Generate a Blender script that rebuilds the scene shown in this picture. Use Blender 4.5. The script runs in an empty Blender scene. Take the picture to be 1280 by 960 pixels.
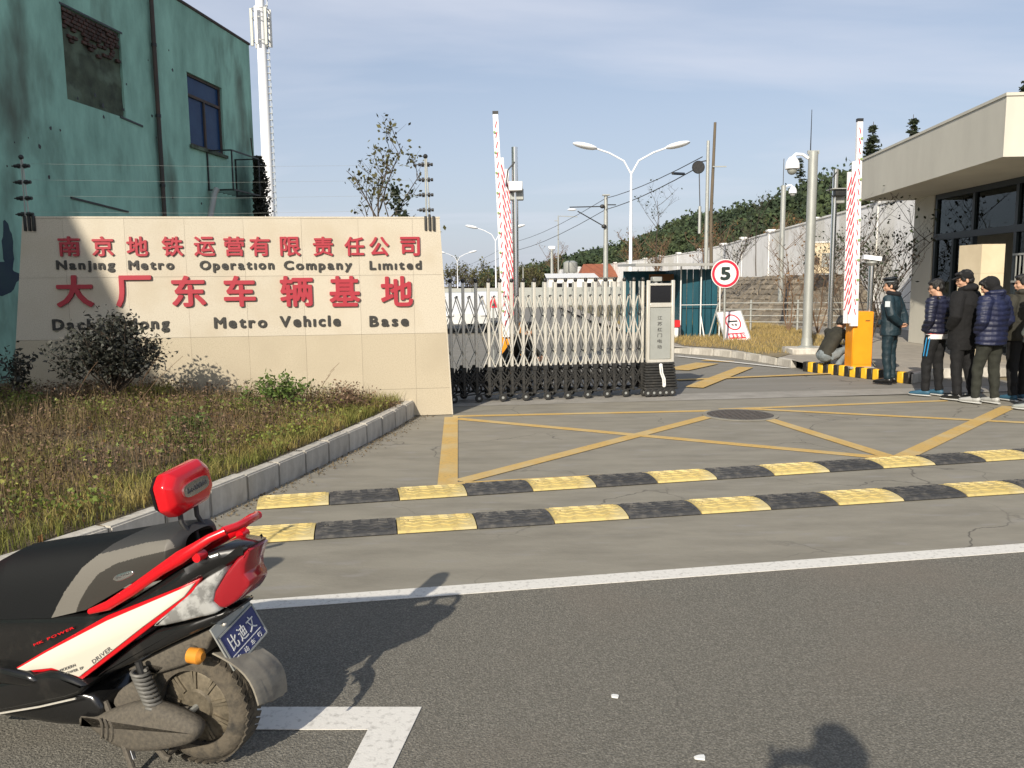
import bpy, bmesh, math, random
from mathutils import Vector, Matrix, noise
import numpy as np
random.seed(7); RNG = np.random.default_rng(5)
SC = bpy.context.scene
C = SC.collection
R = math.radians
# ------------------------------------------------------------------ camera
H = 1.65
PITCH, ROLL, FPX = R(7.0), R(0.6), 1000.0
FW = Vector((0, math.cos(PITCH), -math.sin(PITCH)))
U0 = Vector((0, math.sin(PITCH), math.cos(PITCH)))
X0 = Vector((1, 0, 0))
RT = X0 * math.cos(ROLL) - U0 * math.sin(ROLL)
UP = X0 * math.sin(ROLL) + U0 * math.cos(ROLL)
cd = bpy.data.cameras.new('camera'); cam = bpy.data.objects.new('camera', cd); C.objects.link(cam)
cd.sensor_width = 36; cd.lens = FPX / 1280 * 36; cd.clip_start = .02; cd.clip_end = 6000
m = Matrix.Identity(4)
for i in range(3):
    m[i][0] = RT[i]; m[i][1] = UP[i]; m[i][2] = -FW[i]
m[2][3] = H
cam.matrix_world = m
SC.camera = cam
def ray(px, py):
    return RT * ((px - 640) / FPX) + UP * ((480 - py) / FPX) + FW
def G(px, py, z=0.0):
    d = ray(px, py); t = (z - H) / d.z
    return Vector((d.x * t, d.y * t, z))
def YP(px, py, y):
    d = ray(px, py); t = y / d.y
    return Vector((d.x * t, y, H + d.z * t))
# ------------------------------------------------------------------ light
SUN_AZ, SUN_EL = R(22.0), R(29.3)      # light travels towards +y turned to +x by SUN_AZ
L = Vector((math.sin(SUN_AZ) * math.cos(SUN_EL), math.cos(SUN_AZ) * math.cos(SUN_EL), -math.sin(SUN_EL)))
sd = bpy.data.lights.new('sun', 'SUN'); sun = bpy.data.objects.new('sun', sd); C.objects.link(sun)
sd.energy = 4.4; sd.angle = R(0.55); sd.color = (1.0, .915, .78)
sun.rotation_euler = L.to_track_quat('-Z', 'Y').to_euler()
w = bpy.data.worlds.new("World"); SC.world = w; w.use_nodes = True
nt = w.node_tree; N = nt.nodes; LK = nt.links
N.clear()
out = N.new('ShaderNodeOutputWorld'); bg = N.new('ShaderNodeBackground')
sky = N.new('ShaderNodeTexSky'); sky.sky_type = 'NISHITA'; sky.sun_disc = False
sky.sun_elevation = SUN_EL; sky.sun_rotation = R(180) + SUN_AZ
sky.air_density = 1.0; sky.dust_density = 1.6; sky.ozone_density = 1.2; sky.altitude = 0
tc = N.new('ShaderNodeTexCoord'); sep = N.new('ShaderNodeSeparateXYZ')
LK.new(tc.outputs['Generated'], sep.inputs[0])
def nd(t, **k):
    n = N.new(t)
    for a, b in k.items(): setattr(n, a, b)
    return n
ad = nd('ShaderNodeMath', operation='ADD'); ad.inputs[1].default_value = .12; LK.new(sep.outputs[2], ad.inputs[0])
mx = nd('ShaderNodeMath', operation='MAXIMUM'); mx.inputs[1].default_value = .05; LK.new(ad.outputs[0], mx.inputs[0])
dv = nd('ShaderNodeVectorMath', operation='DIVIDE')
cmb = N.new('ShaderNodeCombineXYZ')
for i in range(3): LK.new(mx.outputs[0], cmb.inputs[i])
LK.new(tc.outputs['Generated'], dv.inputs[0]); LK.new(cmb.outputs[0], dv.inputs[1])
mp = N.new('ShaderNodeMapping'); mp.inputs['Rotation'].default_value = (0, 0, R(28)); mp.inputs['Scale'].default_value = (.33, .75, 1)
mp.inputs['Location'].default_value = (1.35, .1, 0)
LK.new(dv.outputs[0], mp.inputs[0])
n1 = N.new('ShaderNodeTexNoise'); n1.inputs['Scale'].default_value = 1.1; n1.inputs['Detail'].default_value = 7; n1.inputs['Roughness'].default_value = .5; n1.inputs['Distortion'].default_value = .5
LK.new(mp.outputs[0], n1.inputs[0])
rp = N.new('ShaderNodeValToRGB'); rp.color_ramp.elements[0].position = .46; rp.color_ramp.elements[1].position = .68
rp.color_ramp.elements[0].color = (0, 0, 0, 1); rp.color_ramp.elements[1].color = (1, 1, 1, 1)
LK.new(n1.outputs[0], rp.inputs[0])
ml = nd('ShaderNodeMath', operation='MULTIPLY'); ml.inputs[1].default_value = .62; LK.new(rp.outputs[0], ml.inputs[0])
# horizon veil (whole horizon, even all round)
hz = N.new('ShaderNodeMapRange'); hz.inputs[1].default_value = 0; hz.inputs[2].default_value = .42; hz.inputs[3].default_value = .78; hz.inputs[4].default_value = .22
LK.new(sep.outputs[2], hz.inputs[0])
mix0 = nd('ShaderNodeMixRGB'); mix0.inputs[2].default_value = (4.75, 5.15, 6.2, 1)
LK.new(hz.outputs[0], mix0.inputs[0]); LK.new(sky.outputs[0], mix0.inputs[1])
mix1 = nd('ShaderNodeMixRGB'); mix1.inputs[2].default_value = (6.2, 6.45, 7.3, 1)
LK.new(ml.outputs[0], mix1.inputs[0]); LK.new(mix0.outputs[0], mix1.inputs[1])
LK.new(mix1.outputs[0], bg.inputs[0]); bg.inputs[1].default_value = .100
LK.new(bg.outputs[0], out.inputs[0])
SC.view_settings.view_transform = 'Standard'; SC.view_settings.look = 'None'
SC.view_settings.exposure = 0.32; SC.view_settings.gamma = 1.0; SC.view_settings.use_curve_mapping = False
SC.cycles.max_bounces = 6; SC.cycles.transparent_max_bounces = 12
SC.cycles.use_denoising = True

# ------------------------------------------------------------------ materials
def mat(name, col, rough=.7, metal=0.0, col2=None, scale=8.0, amt=1.0, detail=6.0, bump=0.0, bscale=None, lo=.35, hi=.65,
        stretch=(1, 1, 1), island=0.0, col3=None, scale3=1.0, lo3=.5, hi3=.62, spec=.5, coat=0.0, alpha=1.0, rand=0.0, trans=0.0, coords='Object', bdist=.02):
    M = bpy.data.materials.new(name); M.use_nodes = True
    t = M.node_tree; n = t.nodes; l = t.links
    b = n['Principled BSDF']
    b.inputs['Roughness'].default_value = rough; b.inputs['Metallic'].default_value = metal
    b.inputs['Specular IOR Level'].default_value = spec
    if coat: b.inputs['Coat Weight'].default_value = coat; b.inputs['Coat Roughness'].default_value = .08
    if alpha < 1: b.inputs['Alpha'].default_value = alpha
    c4 = (*col, 1)
    b.inputs['Base Color'].default_value = c4
    M.diffuse_color = c4
    tcn = n.new('ShaderNodeTexCoord'); mpn = n.new('ShaderNodeMapping'); mpn.inputs['Scale'].default_value = stretch
    if coords == 'World':
        g = n.new('ShaderNodeNewGeometry'); l.new(g.outputs['Position'], mpn.inputs[0])
    else:
        l.new(tcn.outputs[coords], mpn.inputs[0])
    cur = None
    if col2 is not None:
        nz = n.new('ShaderNodeTexNoise'); nz.inputs['Scale'].default_value = scale; nz.inputs['Detail'].default_value = detail
        nz.inputs['Roughness'].default_value = .62
        l.new(mpn.outputs[0], nz.inputs[0])
        mr = n.new('ShaderNodeMapRange'); mr.inputs[1].default_value = lo; mr.inputs[2].default_value = hi; mr.inputs[4].default_value = amt
        l.new(nz.outputs[0], mr.inputs[0])
        mi = n.new('ShaderNodeMixRGB'); mi.inputs[1].default_value = c4; mi.inputs[2].default_value = (*col2, 1)
        l.new(mr.outputs[0], mi.inputs[0]); cur = mi.outputs[0]
    if col3 is not None:
        nz = n.new('ShaderNodeTexNoise'); nz.inputs['Scale'].default_value = scale3; nz.inputs['Detail'].default_value = 5
        l.new(mpn.outputs[0], nz.inputs[0])
        mr = n.new('ShaderNodeMapRange'); mr.inputs[1].default_value = lo3; mr.inputs[2].default_value = hi3
        l.new(nz.outputs[0], mr.inputs[0])
        mi = n.new('ShaderNodeMixRGB'); mi.inputs[2].default_value = (*col3, 1)
        if cur: l.new(cur, mi.inputs[1])
        else: mi.inputs[1].default_value = c4
        l.new(mr.outputs[0], mi.inputs[0]); cur = mi.outputs[0]
    if island or rand:
        if island:
            g = n.new('ShaderNodeNewGeometry'); src = g.outputs['Random Per Island']; k = island
        else:
            g = n.new('ShaderNodeObjectInfo'); src = g.outputs['Random']; k = rand
        mr = n.new('ShaderNodeMapRange'); mr.inputs[3].default_value = 1 - k; mr.inputs[4].default_value = 1 + k
        l.new(src, mr.inputs[0])
        hs = n.new('ShaderNodeHueSaturation'); l.new(mr.outputs[0], hs.inputs['Value'])
        if cur: l.new(cur, hs.inputs['Color'])
        else: hs.inputs['Color'].default_value = c4
        cur = hs.outputs[0]
    if cur: l.new(cur, b.inputs['Base Color'])
    if bump:
        nz = n.new('ShaderNodeTexNoise'); nz.inputs['Scale'].default_value = bscale or scale * 3; nz.inputs['Detail'].default_value = 5
        l.new(mpn.outputs[0], nz.inputs[0])
        bp = n.new('ShaderNodeBump'); bp.inputs['Strength'].default_value = bump; bp.inputs['Distance'].default_value = bdist
        l.new(nz.outputs[0], bp.inputs['Height']); l.new(bp.outputs[0], b.inputs['Normal'])
    if trans:
        ts = n.new('ShaderNodeBsdfTranslucent')
        if cur: l.new(cur, ts.inputs[0])
        else: ts.inputs[0].default_value = c4
        ms = n.new('ShaderNodeMixShader'); ms.inputs[0].default_value = trans
        l.new(b.outputs[0], ms.inputs[1]); l.new(ts.outputs[0], ms.inputs[2])
        l.new(ms.outputs[0], n['Material Output'].inputs[0])
    return M
def glassmat(name, tint, refl=.3, rough=.02):
    M = bpy.data.materials.new(name); M.use_nodes = True
    t = M.node_tree; n = t.nodes; l = t.links; n.clear()
    o = n.new('ShaderNodeOutputMaterial'); a = n.new('ShaderNodeBsdfTransparent'); a.inputs[0].default_value = (*tint, 1)
    g = n.new('ShaderNodeBsdfGlossy'); g.inputs['Roughness'].default_value = rough; g.inputs[0].default_value = (.8, .9, .92, 1)
    f = n.new('ShaderNodeFresnel'); f.inputs[0].default_value = 1.5
    ma = n.new('ShaderNodeMath'); ma.operation = 'ADD'; ma.inputs[1].default_value = refl; ma.use_clamp = True; l.new(f.outputs[0], ma.inputs[0])
    mi = n.new('ShaderNodeMixShader'); l.new(ma.outputs[0], mi.inputs[0]); l.new(a.outputs[0], mi.inputs[1]); l.new(g.outputs[0], mi.inputs[2])
    l.new(mi.outputs[0], o.inputs[0]); M.diffuse_color = (*tint, 1)
    return M
K = {}
K['asphalt'] = mat('dark asphalt', (.125, .117, .096), .9, col2=(.30, .28, .235), scale=120, detail=10, lo=.44, hi=.70, bump=1.0, bscale=150, bdist=.010,
                   col3=(.20, .17, .135), scale3=.7, lo3=.5, hi3=.9, coords='World')
K['concrete'] = mat('worn pale road', (.262, .242, .195), .88, col2=(.19, .175, .14), scale=2.6, detail=12, lo=.40, hi=.72, bump=.45, bscale=70, bdist=.006,
                    stretch=(.55, 1.6, 1), col3=(.27, .255, .232), scale3=5, lo3=.58, hi3=.78, coords='World')
K['strip'] = mat('concrete strip', (.33, .31, .275), .9, col2=(.25, .235, .205), scale=3, bump=.3, bscale=60, coords='World', bdist=.005)
K['farroad'] = mat('inner asphalt', (.19, .178, .148), .9, col2=(.225, .212, .188), scale=1.2, stretch=(.4, 2, 1), coords='World', bump=.2, bscale=50, bdist=.005)
K['dirt'] = mat('dry earth', (.26, .21, .13), .95, col2=(.17, .135, .075), scale=3, bump=.5, bscale=20, coords='World', col3=(.13, .13, .05), scale3=.8)
K['soil'] = mat('bed soil', (.10, .075, .045), .95, col2=(.17, .13, .075), scale=9, bump=.8, bscale=30, coords='World')
K['kerb'] = mat('concrete kerb', (.56, .53, .47), .85, col2=(.36, .335, .29), scale=7, bump=.3, bscale=45, rand=.1, stretch=(1, 1, .45), bdist=.01)
K['yellowline'] = mat('worn yellow paint', (.55, .36, .11), .8, col2=(.30, .235, .135), scale=26, detail=9, lo=.50, hi=.80, coords='World', bump=.3, bscale=90, bdist=.004, col3=(.52, .40, .20), scale3=3, lo3=.45, hi3=.7)
K['whiteline'] = mat('worn white paint', (.68, .66, .61), .8, col2=(.33, .315, .285), scale=34, detail=9, lo=.52, hi=.78, coords='World', bump=.3, bscale=90, bdist=.004)
K['bumpyellow'] = mat('yellow rubber', (.55, .43, .16), .75, col2=(.33, .255, .12), scale=22, detail=8, lo=.48, hi=.75, rand=.07, col3=(.50, .42, .22), scale3=3, bump=.2, bscale=60, bdist=.003)
K['bumpblack'] = mat('black rubber', (.042, .042, .042), .7, col2=(.13, .12, .105), scale=15, lo=.45, hi=.75, rand=.15)
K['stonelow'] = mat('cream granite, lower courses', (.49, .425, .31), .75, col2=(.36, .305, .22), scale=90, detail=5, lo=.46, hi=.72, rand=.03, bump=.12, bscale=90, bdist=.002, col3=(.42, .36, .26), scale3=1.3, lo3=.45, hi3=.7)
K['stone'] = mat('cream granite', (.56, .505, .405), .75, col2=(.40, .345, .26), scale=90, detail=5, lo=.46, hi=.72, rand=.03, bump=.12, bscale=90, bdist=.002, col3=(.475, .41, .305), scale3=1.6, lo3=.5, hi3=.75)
K['letred'] = mat('red letter', (.38, .022, .038), .5)
K['letblack'] = mat('black letter', (.030, .028, .024), .55)
K['steel'] = mat('brushed steel', (.70, .68, .62), .38, .35, col2=(.62, .58, .49), scale=20, stretch=(6, 6, .3))
K['chrome'] = mat('chrome steel', (.78, .78, .76), .16, .95)
K['galv'] = mat('galvanised grey', (.42, .43, .40), .5, .35, col2=(.34, .35, .33), scale=9, stretch=(1, 1, .3))
K['black'] = mat('black plastic', (.018, .018, .018), .45, col2=(.05, .047, .04), scale=14, lo=.5, hi=.8)
K['dblack'] = mat('dusty black rubber', (.018, .018, .017), .75, col2=(.055, .05, .042), scale=18, lo=.45, hi=.8)
K['white'] = mat('white paint', (.80, .80, .78), .5, col2=(.70, .70, .67), scale=5)
K['lampwhite'] = mat('white lamp enamel', (.86, .87, .88), .35)
K['screen'] = mat('dark screen', (.01, .01, .012), .12, spec=.6)
K['panelgrey'] = mat('grey sheet panel', (.38, .39, .36), .5, .2, col2=(.34, .35, .32), scale=4)
K['printgrey'] = mat('dark print', (.10, .10, .095), .6)
K['orange'] = mat('orange enamel', (.86, .33, .012), .42, col2=(.80, .29, .01), scale=4, bump=.02)
K['red'] = mat('red paint', (.60, .02, .025), .4)
K['ledgreen'] = mat('small marker green', (.25, .35, .12), .5)
K['render'] = mat('pale wall render', (.60, .575, .49), .8, col2=(.53, .505, .43), scale=1.2, stretch=(1, 1, .4), coords='World', bump=.05, bscale=30, bdist=.004)
K['soffit'] = mat('soffit paint', (.40, .37, .29), .85, col2=(.35, .32, .25), scale=1, coords='World')
K['beigestone'] = mat('beige pier stone', (.66, .56, .39), .75, col2=(.60, .50, .34), scale=3, coords='World')
K['whitewall'] = mat('whitewashed wall', (.86, .85, .83), .85, col2=(.60, .585, .55), scale=1.4, stretch=(1, 1, .5), lo=.5, hi=.8, coords='World', col3=(.70, .68, .62), scale3=.5)
K['wframe'] = mat('dark window frame', (.03, .04, .045), .4, .3)
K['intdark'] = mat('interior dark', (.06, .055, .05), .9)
K['glass'] = glassmat('door glass', (.34, .42, .40), .0)
K['glassblue'] = mat('blue tinted pane', (.012, .035, .10), .25, spec=.12, col2=(.02, .055, .13), scale=2)
K['teal'] = mat('weathered teal render', (.33, .59, .47), .88, col2=(.18, .33, .26), scale=1.5, detail=12, lo=.38, hi=.70, stretch=(1, 1, .4), coords='World',
               col3=(.10, .12, .09), scale3=.75, lo3=.52, hi3=.72, bump=.5, bscale=14)
K['tealpatch'] = mat('stained patch', (.09, .115, .075), .95, col2=(.045, .055, .038), scale=3, lo=.35, hi=.65, coords='World', bump=.6, bscale=12, col3=(.12, .16, .11), scale3=2)
K['brickdark'] = mat('dark red brick', (.10, .042, .03), .9, col2=(.05, .04, .032), scale=12, rand=.35, bump=.4)
K['navy'] = mat('dark blue paint', (.012, .03, .055), .7, col2=(.02, .05, .06), scale=4, coords='World')
K['tar'] = mat('crack filler', (.05, .047, .04), .9)
K['rust'] = mat('rusty pipe', (.085, .055, .042), .8, col2=(.05, .05, .045), scale=8, stretch=(1, 1, .3))
K['wood'] = mat('wooden pole', (.16, .125, .085), .9, col2=(.10, .08, .055), scale=6, stretch=(2, 2, .2), bump=.4)
K['tealsheet'] = mat('teal sheet', (.008, .085, .12), .5, .1, col2=(.006, .06, .085), scale=2, stretch=(3, 3, .5))
K['greyroof'] = mat('grey roof edge', (.38, .38, .36), .6)
K['brownboard'] = mat('brown board', (.20, .10, .04), .8)  # the board's own brown
K['signwhite'] = mat('sign white', (.82, .80, .80), .4)
K['signred'] = mat('sign red', (.62, .02, .05), .4)
K['signpink'] = mat('sign pink white', (.84, .72, .74), .4)
K['signblack'] = mat('sign black', (.015, .03, .025), .5)
K['manhole'] = mat('iron cover', (.075, .065, .055), .6, .4, col2=(.13, .11, .09), scale=22)
K['pave'] = mat('paving slabs', (.36, .325, .27), .9, col2=(.28, .25, .21), scale=4, coords='World', bump=.2, bscale=30, bdist=.005)
K['rock'] = mat('pitched stone', (.25, .21, .155), .95, col2=(.16, .135, .10), scale=2.5, rand=.28, bump=.8, bscale=7)
K['mortar'] = mat('bank mortar', (.12, .10, .075), .95, col2=(.19, .16, .12), scale=4, coords='World', bump=.5)
K['bark'] = mat('bark', (.085, .062, .045), .95, col2=(.05, .04, .03), scale=12, bump=.5)
K['twig'] = mat('dry twig', (.16, .10, .06), .95)
K['leafdk'] = mat('dark leaf', (.032, .045, .020), .6, island=.5, trans=.2)
K['leafbush'] = mat('purple dark leaf', (.028, .030, .022), .6, island=.6, trans=.1)
K['leafgr'] = mat('fresh leaf', (.11, .17, .035), .6, island=.4, trans=.3)
K['leafol'] = mat('olive leaf', (.10, .095, .032), .7, island=.5, trans=.3)
K['leafbr'] = mat('brown leaf', (.19, .10, .035), .8, island=.45, trans=.25)
K['ivy'] = mat('ivy leaf', (.02, .022, .012), .7, island=.6)
K['forest'] = mat('forest leaf', (.026, .045, .020), .9, col2=(.055, .075, .026), scale=.09, lo=.45, hi=.62, coords='World', island=.45, col3=(.12, .085, .030), scale3=.12, lo3=.68, hi3=.80)
K['hill'] = mat('hill soil', (.055, .05, .025), .95, col2=(.10, .075, .035), scale=.2, coords='World')
K['grass'] = mat('grass blades', (.17, .19, .040), .8, island=.5, trans=.35, col2=(.36, .28, .10), scale=1.6, lo=.42, hi=.62, coords='World')
K['drygrass'] = mat('dry stems', (.23, .17, .09), .85, island=.45, trans=.25, col2=(.135, .085, .045), scale=2.0, coords='World')
K['weedleaf'] = mat('withered weed leaves', (.155, .10, .065), .85, island=.85, trans=.2, col2=(.11, .125, .030), scale=1.3, lo=.52, hi=.66, coords='World')
K['groundleaf'] = mat('ground cover leaf', (.14, .20, .04), .6, island=.5, trans=.3, col2=(.24, .24, .05), scale=1.5, coords='World')
K['strawgrass'] = mat('straw grass', (.42, .31, .12), .9, island=.35, trans=.3)
K['skin'] = mat('skin', (.50, .29, .19), .55)
K['hair'] = mat('black hair', (.012, .011, .010), .5, bump=.5, bscale=120)
K['eye'] = mat('eye', (.02, .015, .012), .3)
K['lip'] = mat('lip', (.35, .14, .11), .6)

# ------------------------------------------------------------------ object helpers
def tag(o, label=None, cat=None, group=None, kind=None):
    if label: o['label'] = label
    if cat: o['category'] = cat
    if group: o['group'] = group
    if kind: o['kind'] = kind
    return o
def thing(name, label, cat, loc=(0, 0, 0), rz=0.0, group=None):
    o = bpy.data.objects.new(name, None); C.objects.link(o)
    o.location = loc; o.rotation_euler = (0, 0, rz); o.empty_display_size = .2
    return tag(o, label, cat, group)
def origin_of(p):
    v = Vector((0, 0, 0))
    while p is not None:
        v += p.location; p = p.parent
    return v
class MB:
    def __init__(s): s.v = []; s.f = []
    def add(s, vs, fs):
        b = len(s.v); s.v += [tuple(x) for x in vs]; s.f += [tuple(i + b for i in f) for f in fs]; return s
    def box(s, x0, x1, y0, y1, z0, z1):
        vs = [(x0,y0,z0),(x1,y0,z0),(x1,y1,z0),(x0,y1,z0),(x0,y0,z1),(x1,y0,z1),(x1,y1,z1),(x0,y1,z1)]
        return s.add(vs, [(0,3,2,1),(4,5,6,7),(0,1,5,4),(1,2,6,5),(2,3,7,6),(3,0,4,7)])
    def rbox(s, x0, x1, y0, y1, z0, z1, r=.005):          # box with chamfered edges
        bm = bmesh.new(); bmesh.ops.create_cube(bm, size=1)
        for v in bm.verts:
            v.co = ((x0+x1)/2 + v.co.x*(x1-x0), (y0+y1)/2 + v.co.y*(y1-y0), (z0+z1)/2 + v.co.z*(z1-z0))
        bmesh.ops.bevel(bm, geom=bm.edges[:], offset=r, segments=1, affect='EDGES')
        bm.verts.index_update()
        s.add([v.co.copy() for v in bm.verts], [[v.index for v in f.verts] for f in bm.faces]); bm.free(); return s
    def obox(s, c, ax, ay, az, sx, sy, sz):               # oriented box by axes and half sizes
        c = Vector(c); ax = Vector(ax).normalized()*sx; ay = Vector(ay).normalized()*sy; az = Vector(az).normalized()*sz
        vs = [c-ax-ay-az, c+ax-ay-az, c+ax+ay-az, c-ax+ay-az, c-ax-ay+az, c+ax-ay+az, c+ax+ay+az, c-ax+ay+az]
        return s.add(vs, [(0,3,2,1),(4,5,6,7),(0,1,5,4),(1,2,6,5),(2,3,7,6),(3,0,4,7)])
    def tube(s, pts, r, n=8, cap=True, r2=None, ref=None, flat=1.0):
        pts = [Vector(p) for p in pts]; k = len(pts)
        rs = r if isinstance(r, (list, tuple)) else ([r]*k if r2 is None else [r + (r2-r)*i/(k-1) for i in range(k)])
        ref = Vector(ref) if ref is not None else None
        b = len(s.v); prev = None
        for i, p in enumerate(pts):
            t = (pts[min(i+1, k-1)] - pts[max(i-1, 0)])
            if t.length < 1e-9: t = Vector((0, 0, 1))
            t.normalize()
            if prev is None:
                a = ref if ref is not None else (Vector((1,0,0)) if abs(t.x) < .8 else Vector((0,1,0)))
            else: a = prev
            a = (a - t*a.dot(t)); a.normalize(); prev = a
            c = t.cross(a)
            ri = rs[i]; ra, rb = (ri if isinstance(ri, (tuple, list)) else (ri, ri*flat))
            for j in range(n):
                th = 2*math.pi*j/n
                s.v.append(tuple(p + a*(ra*math.cos(th)) + c*(rb*math.sin(th))))
        for i in range(k-1):
            for j in range(n):
                q = (j+1) % n
                s.f.append((b+i*n+j, b+i*n+q, b+(i+1)*n+q, b+(i+1)*n+j))
        if cap:
            s.f.append(tuple(b+j for j in reversed(range(n)))); s.f.append(tuple(b+(k-1)*n+j for j in range(n)))
        return s
    def bar(s, a, b, wx, wy, up=(0, 0, 1)):               # rectangular bar from a to b
        a = Vector(a); b = Vector(b); t = (b-a); ln = t.length; t.normalize(); u = Vector(up)
        if abs(t.dot(u)) > .95: u = Vector((1, 0, 0))
        x = t.cross(u).normalized(); y = x.cross(t)
        return s.obox((a+b)/2, x, y, t, wx/2, wy/2, ln/2)
    def ell(s, c, r, nu=12, nv=8, rot=None):
        c = Vector(c); b = len(s.v)
        for i in range(nv+1):
            ph = math.pi*i/nv
            for j in range(nu):
                th = 2*math.pi*j/nu
                p = Vector((r[0]*math.sin(ph)*math.cos(th), r[1]*math.sin(ph)*math.sin(th), r[2]*math.cos(ph)))
                if i in (0, nv): p = Vector((1e-4*math.cos(th), 1e-4*math.sin(th), p.z))
                if rot is not None: p = rot @ p
                s.v.append(tuple(c+p))
        for i in range(nv):
            for j in range(nu):
                q = (j+1) % nu
                s.f.append((b+i*nu+j, b+(i+1)*nu+j, b+(i+1)*nu+q, b+i*nu+q))
        s.f.append(tuple(b+j for j in range(nu))); s.f.append(tuple(b+nv*nu+j for j in reversed(range(nu))))
        return s
    def prism(s, poly, d, h):                             # polygon (3D points) extruded by vector
        n = len(poly); poly = [Vector(p) for p in poly]; d = Vector(d)*h
        vs = poly + [p+d for p in poly]
        fs = [tuple(reversed(range(n))), tuple(range(n, 2*n))] + [(i, (i+1)%n, n+(i+1)%n, n+i) for i in range(n)]
        return s.add(vs, fs)
    def lathe(s, prof, c=(0,0,0), n=16, axis='z', ring=False):        # prof: (r, h)
        c = Vector(c); b = len(s.v)
        for r, h in prof:
            for j in range(n):
                th = 2*math.pi*j/n; x, y = r*math.cos(th), r*math.sin(th)
                p = {'z': (x, y, h), 'y': (x, h, y), 'x': (h, x, y)}[axis]
                s.v.append(tuple(c+Vector(p)))
        for i in range(len(prof)-1):
            for j in range(n):
                q = (j+1) % n
                s.f.append((b+i*n+j, b+i*n+q, b+(i+1)*n+q, b+(i+1)*n+j))
        if ring:
            e_ = (len(prof)-1)*n
            for j in range(n): q = (j+1) % n; s.f.append((b+e_+j, b+e_+q, b+q, b+j))
            return s
        s.f.append(tuple(b+j for j in reversed(range(n)))); s.f.append(tuple(b+(len(prof)-1)*n+j for j in range(n)))
        return s
    def mesh(s, name='m', material=None, smooth=40):
        me = bpy.data.meshes.new(name)
        bm = bmesh.new(); vs = [bm.verts.new(v) for v in s.v]
        for f in s.f:
            try: bm.faces.new([vs[i] for i in f])
            except ValueError: pass
        bmesh.ops.recalc_face_normals(bm, faces=bm.faces[:]); bm.to_mesh(me); bm.free()
        if smooth:
            me.polygons.foreach_set('use_smooth', [True]*len(me.polygons)); me.set_sharp_from_angle(angle=R(smooth))
        if material: me.materials.append(material)
        return me
    def build(s, name, material, parent=None, world=False, smooth=40, label=None, kind=None, loc=None):
        if world and parent is not None:
            o0 = origin_of(parent); s.v = [(x-o0.x, y-o0.y, z-o0.z) for x, y, z in s.v]
        me = s.mesh(name, material, smooth)
        o = bpy.data.objects.new(name, me); C.objects.link(o)
        if parent: o.parent = parent
        if loc is not None: o.location = loc
        if label: o['label'] = label
        if kind: o['kind'] = kind
        return o
def obj(name, me, parent=None, loc=(0,0,0), rot=(0,0,0), scale=(1,1,1), kind=None):
    o = bpy.data.objects.new(name, me); C.objects.link(o); o.parent = parent
    o.location = loc; o.rotation_euler = rot; o.scale = scale
    if kind: o['kind'] = kind
    return o
def rawmesh(name, verts, faces, material, smooth=False):  # numpy arrays, big meshes
    me = bpy.data.meshes.new(name); verts = np.asarray(verts, dtype=np.float32); faces = np.asarray(faces, dtype=np.int32)
    k = faces.shape[1]
    me.vertices.add(len(verts)); me.vertices.foreach_set('co', verts.ravel())
    me.loops.add(faces.size); me.loops.foreach_set('vertex_index', faces.ravel())
    me.polygons.add(len(faces)); me.polygons.foreach_set('loop_start', np.arange(0, faces.size, k, dtype=np.int32))
    me.materials.append(material); me.update(); me.validate()
    return me
def copy_tree(o, parent=None):
    c = o.copy(); C.objects.link(c); c.parent = parent
    for ch in list(o.children): copy_tree(ch, c)
    return c
def leaf_quads(cent, size, flat=0.0, aspect=.6):          # random small leaf quads at centres (n,3)
    n = len(cent); a = RNG.normal(size=(n, 3)); a[:, 2] *= (1-flat); a /= np.linalg.norm(a, axis=1)[:, None]+1e-9
    b = RNG.normal(size=(n, 3)); b -= (b*a).sum(1)[:, None]*a; b /= np.linalg.norm(b, axis=1)[:, None]+1e-9
    sz = (size*RNG.uniform(.6, 1.35, n))[:, None] if np.isscalar(size) else size[:, None]
    a = a*sz; b = b*sz*aspect
    v = np.stack([cent-a, cent+b*.9, cent+a, cent-b*.9], 1).reshape(-1, 3)
    return v, np.arange(4*n).reshape(-1, 4)

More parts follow.
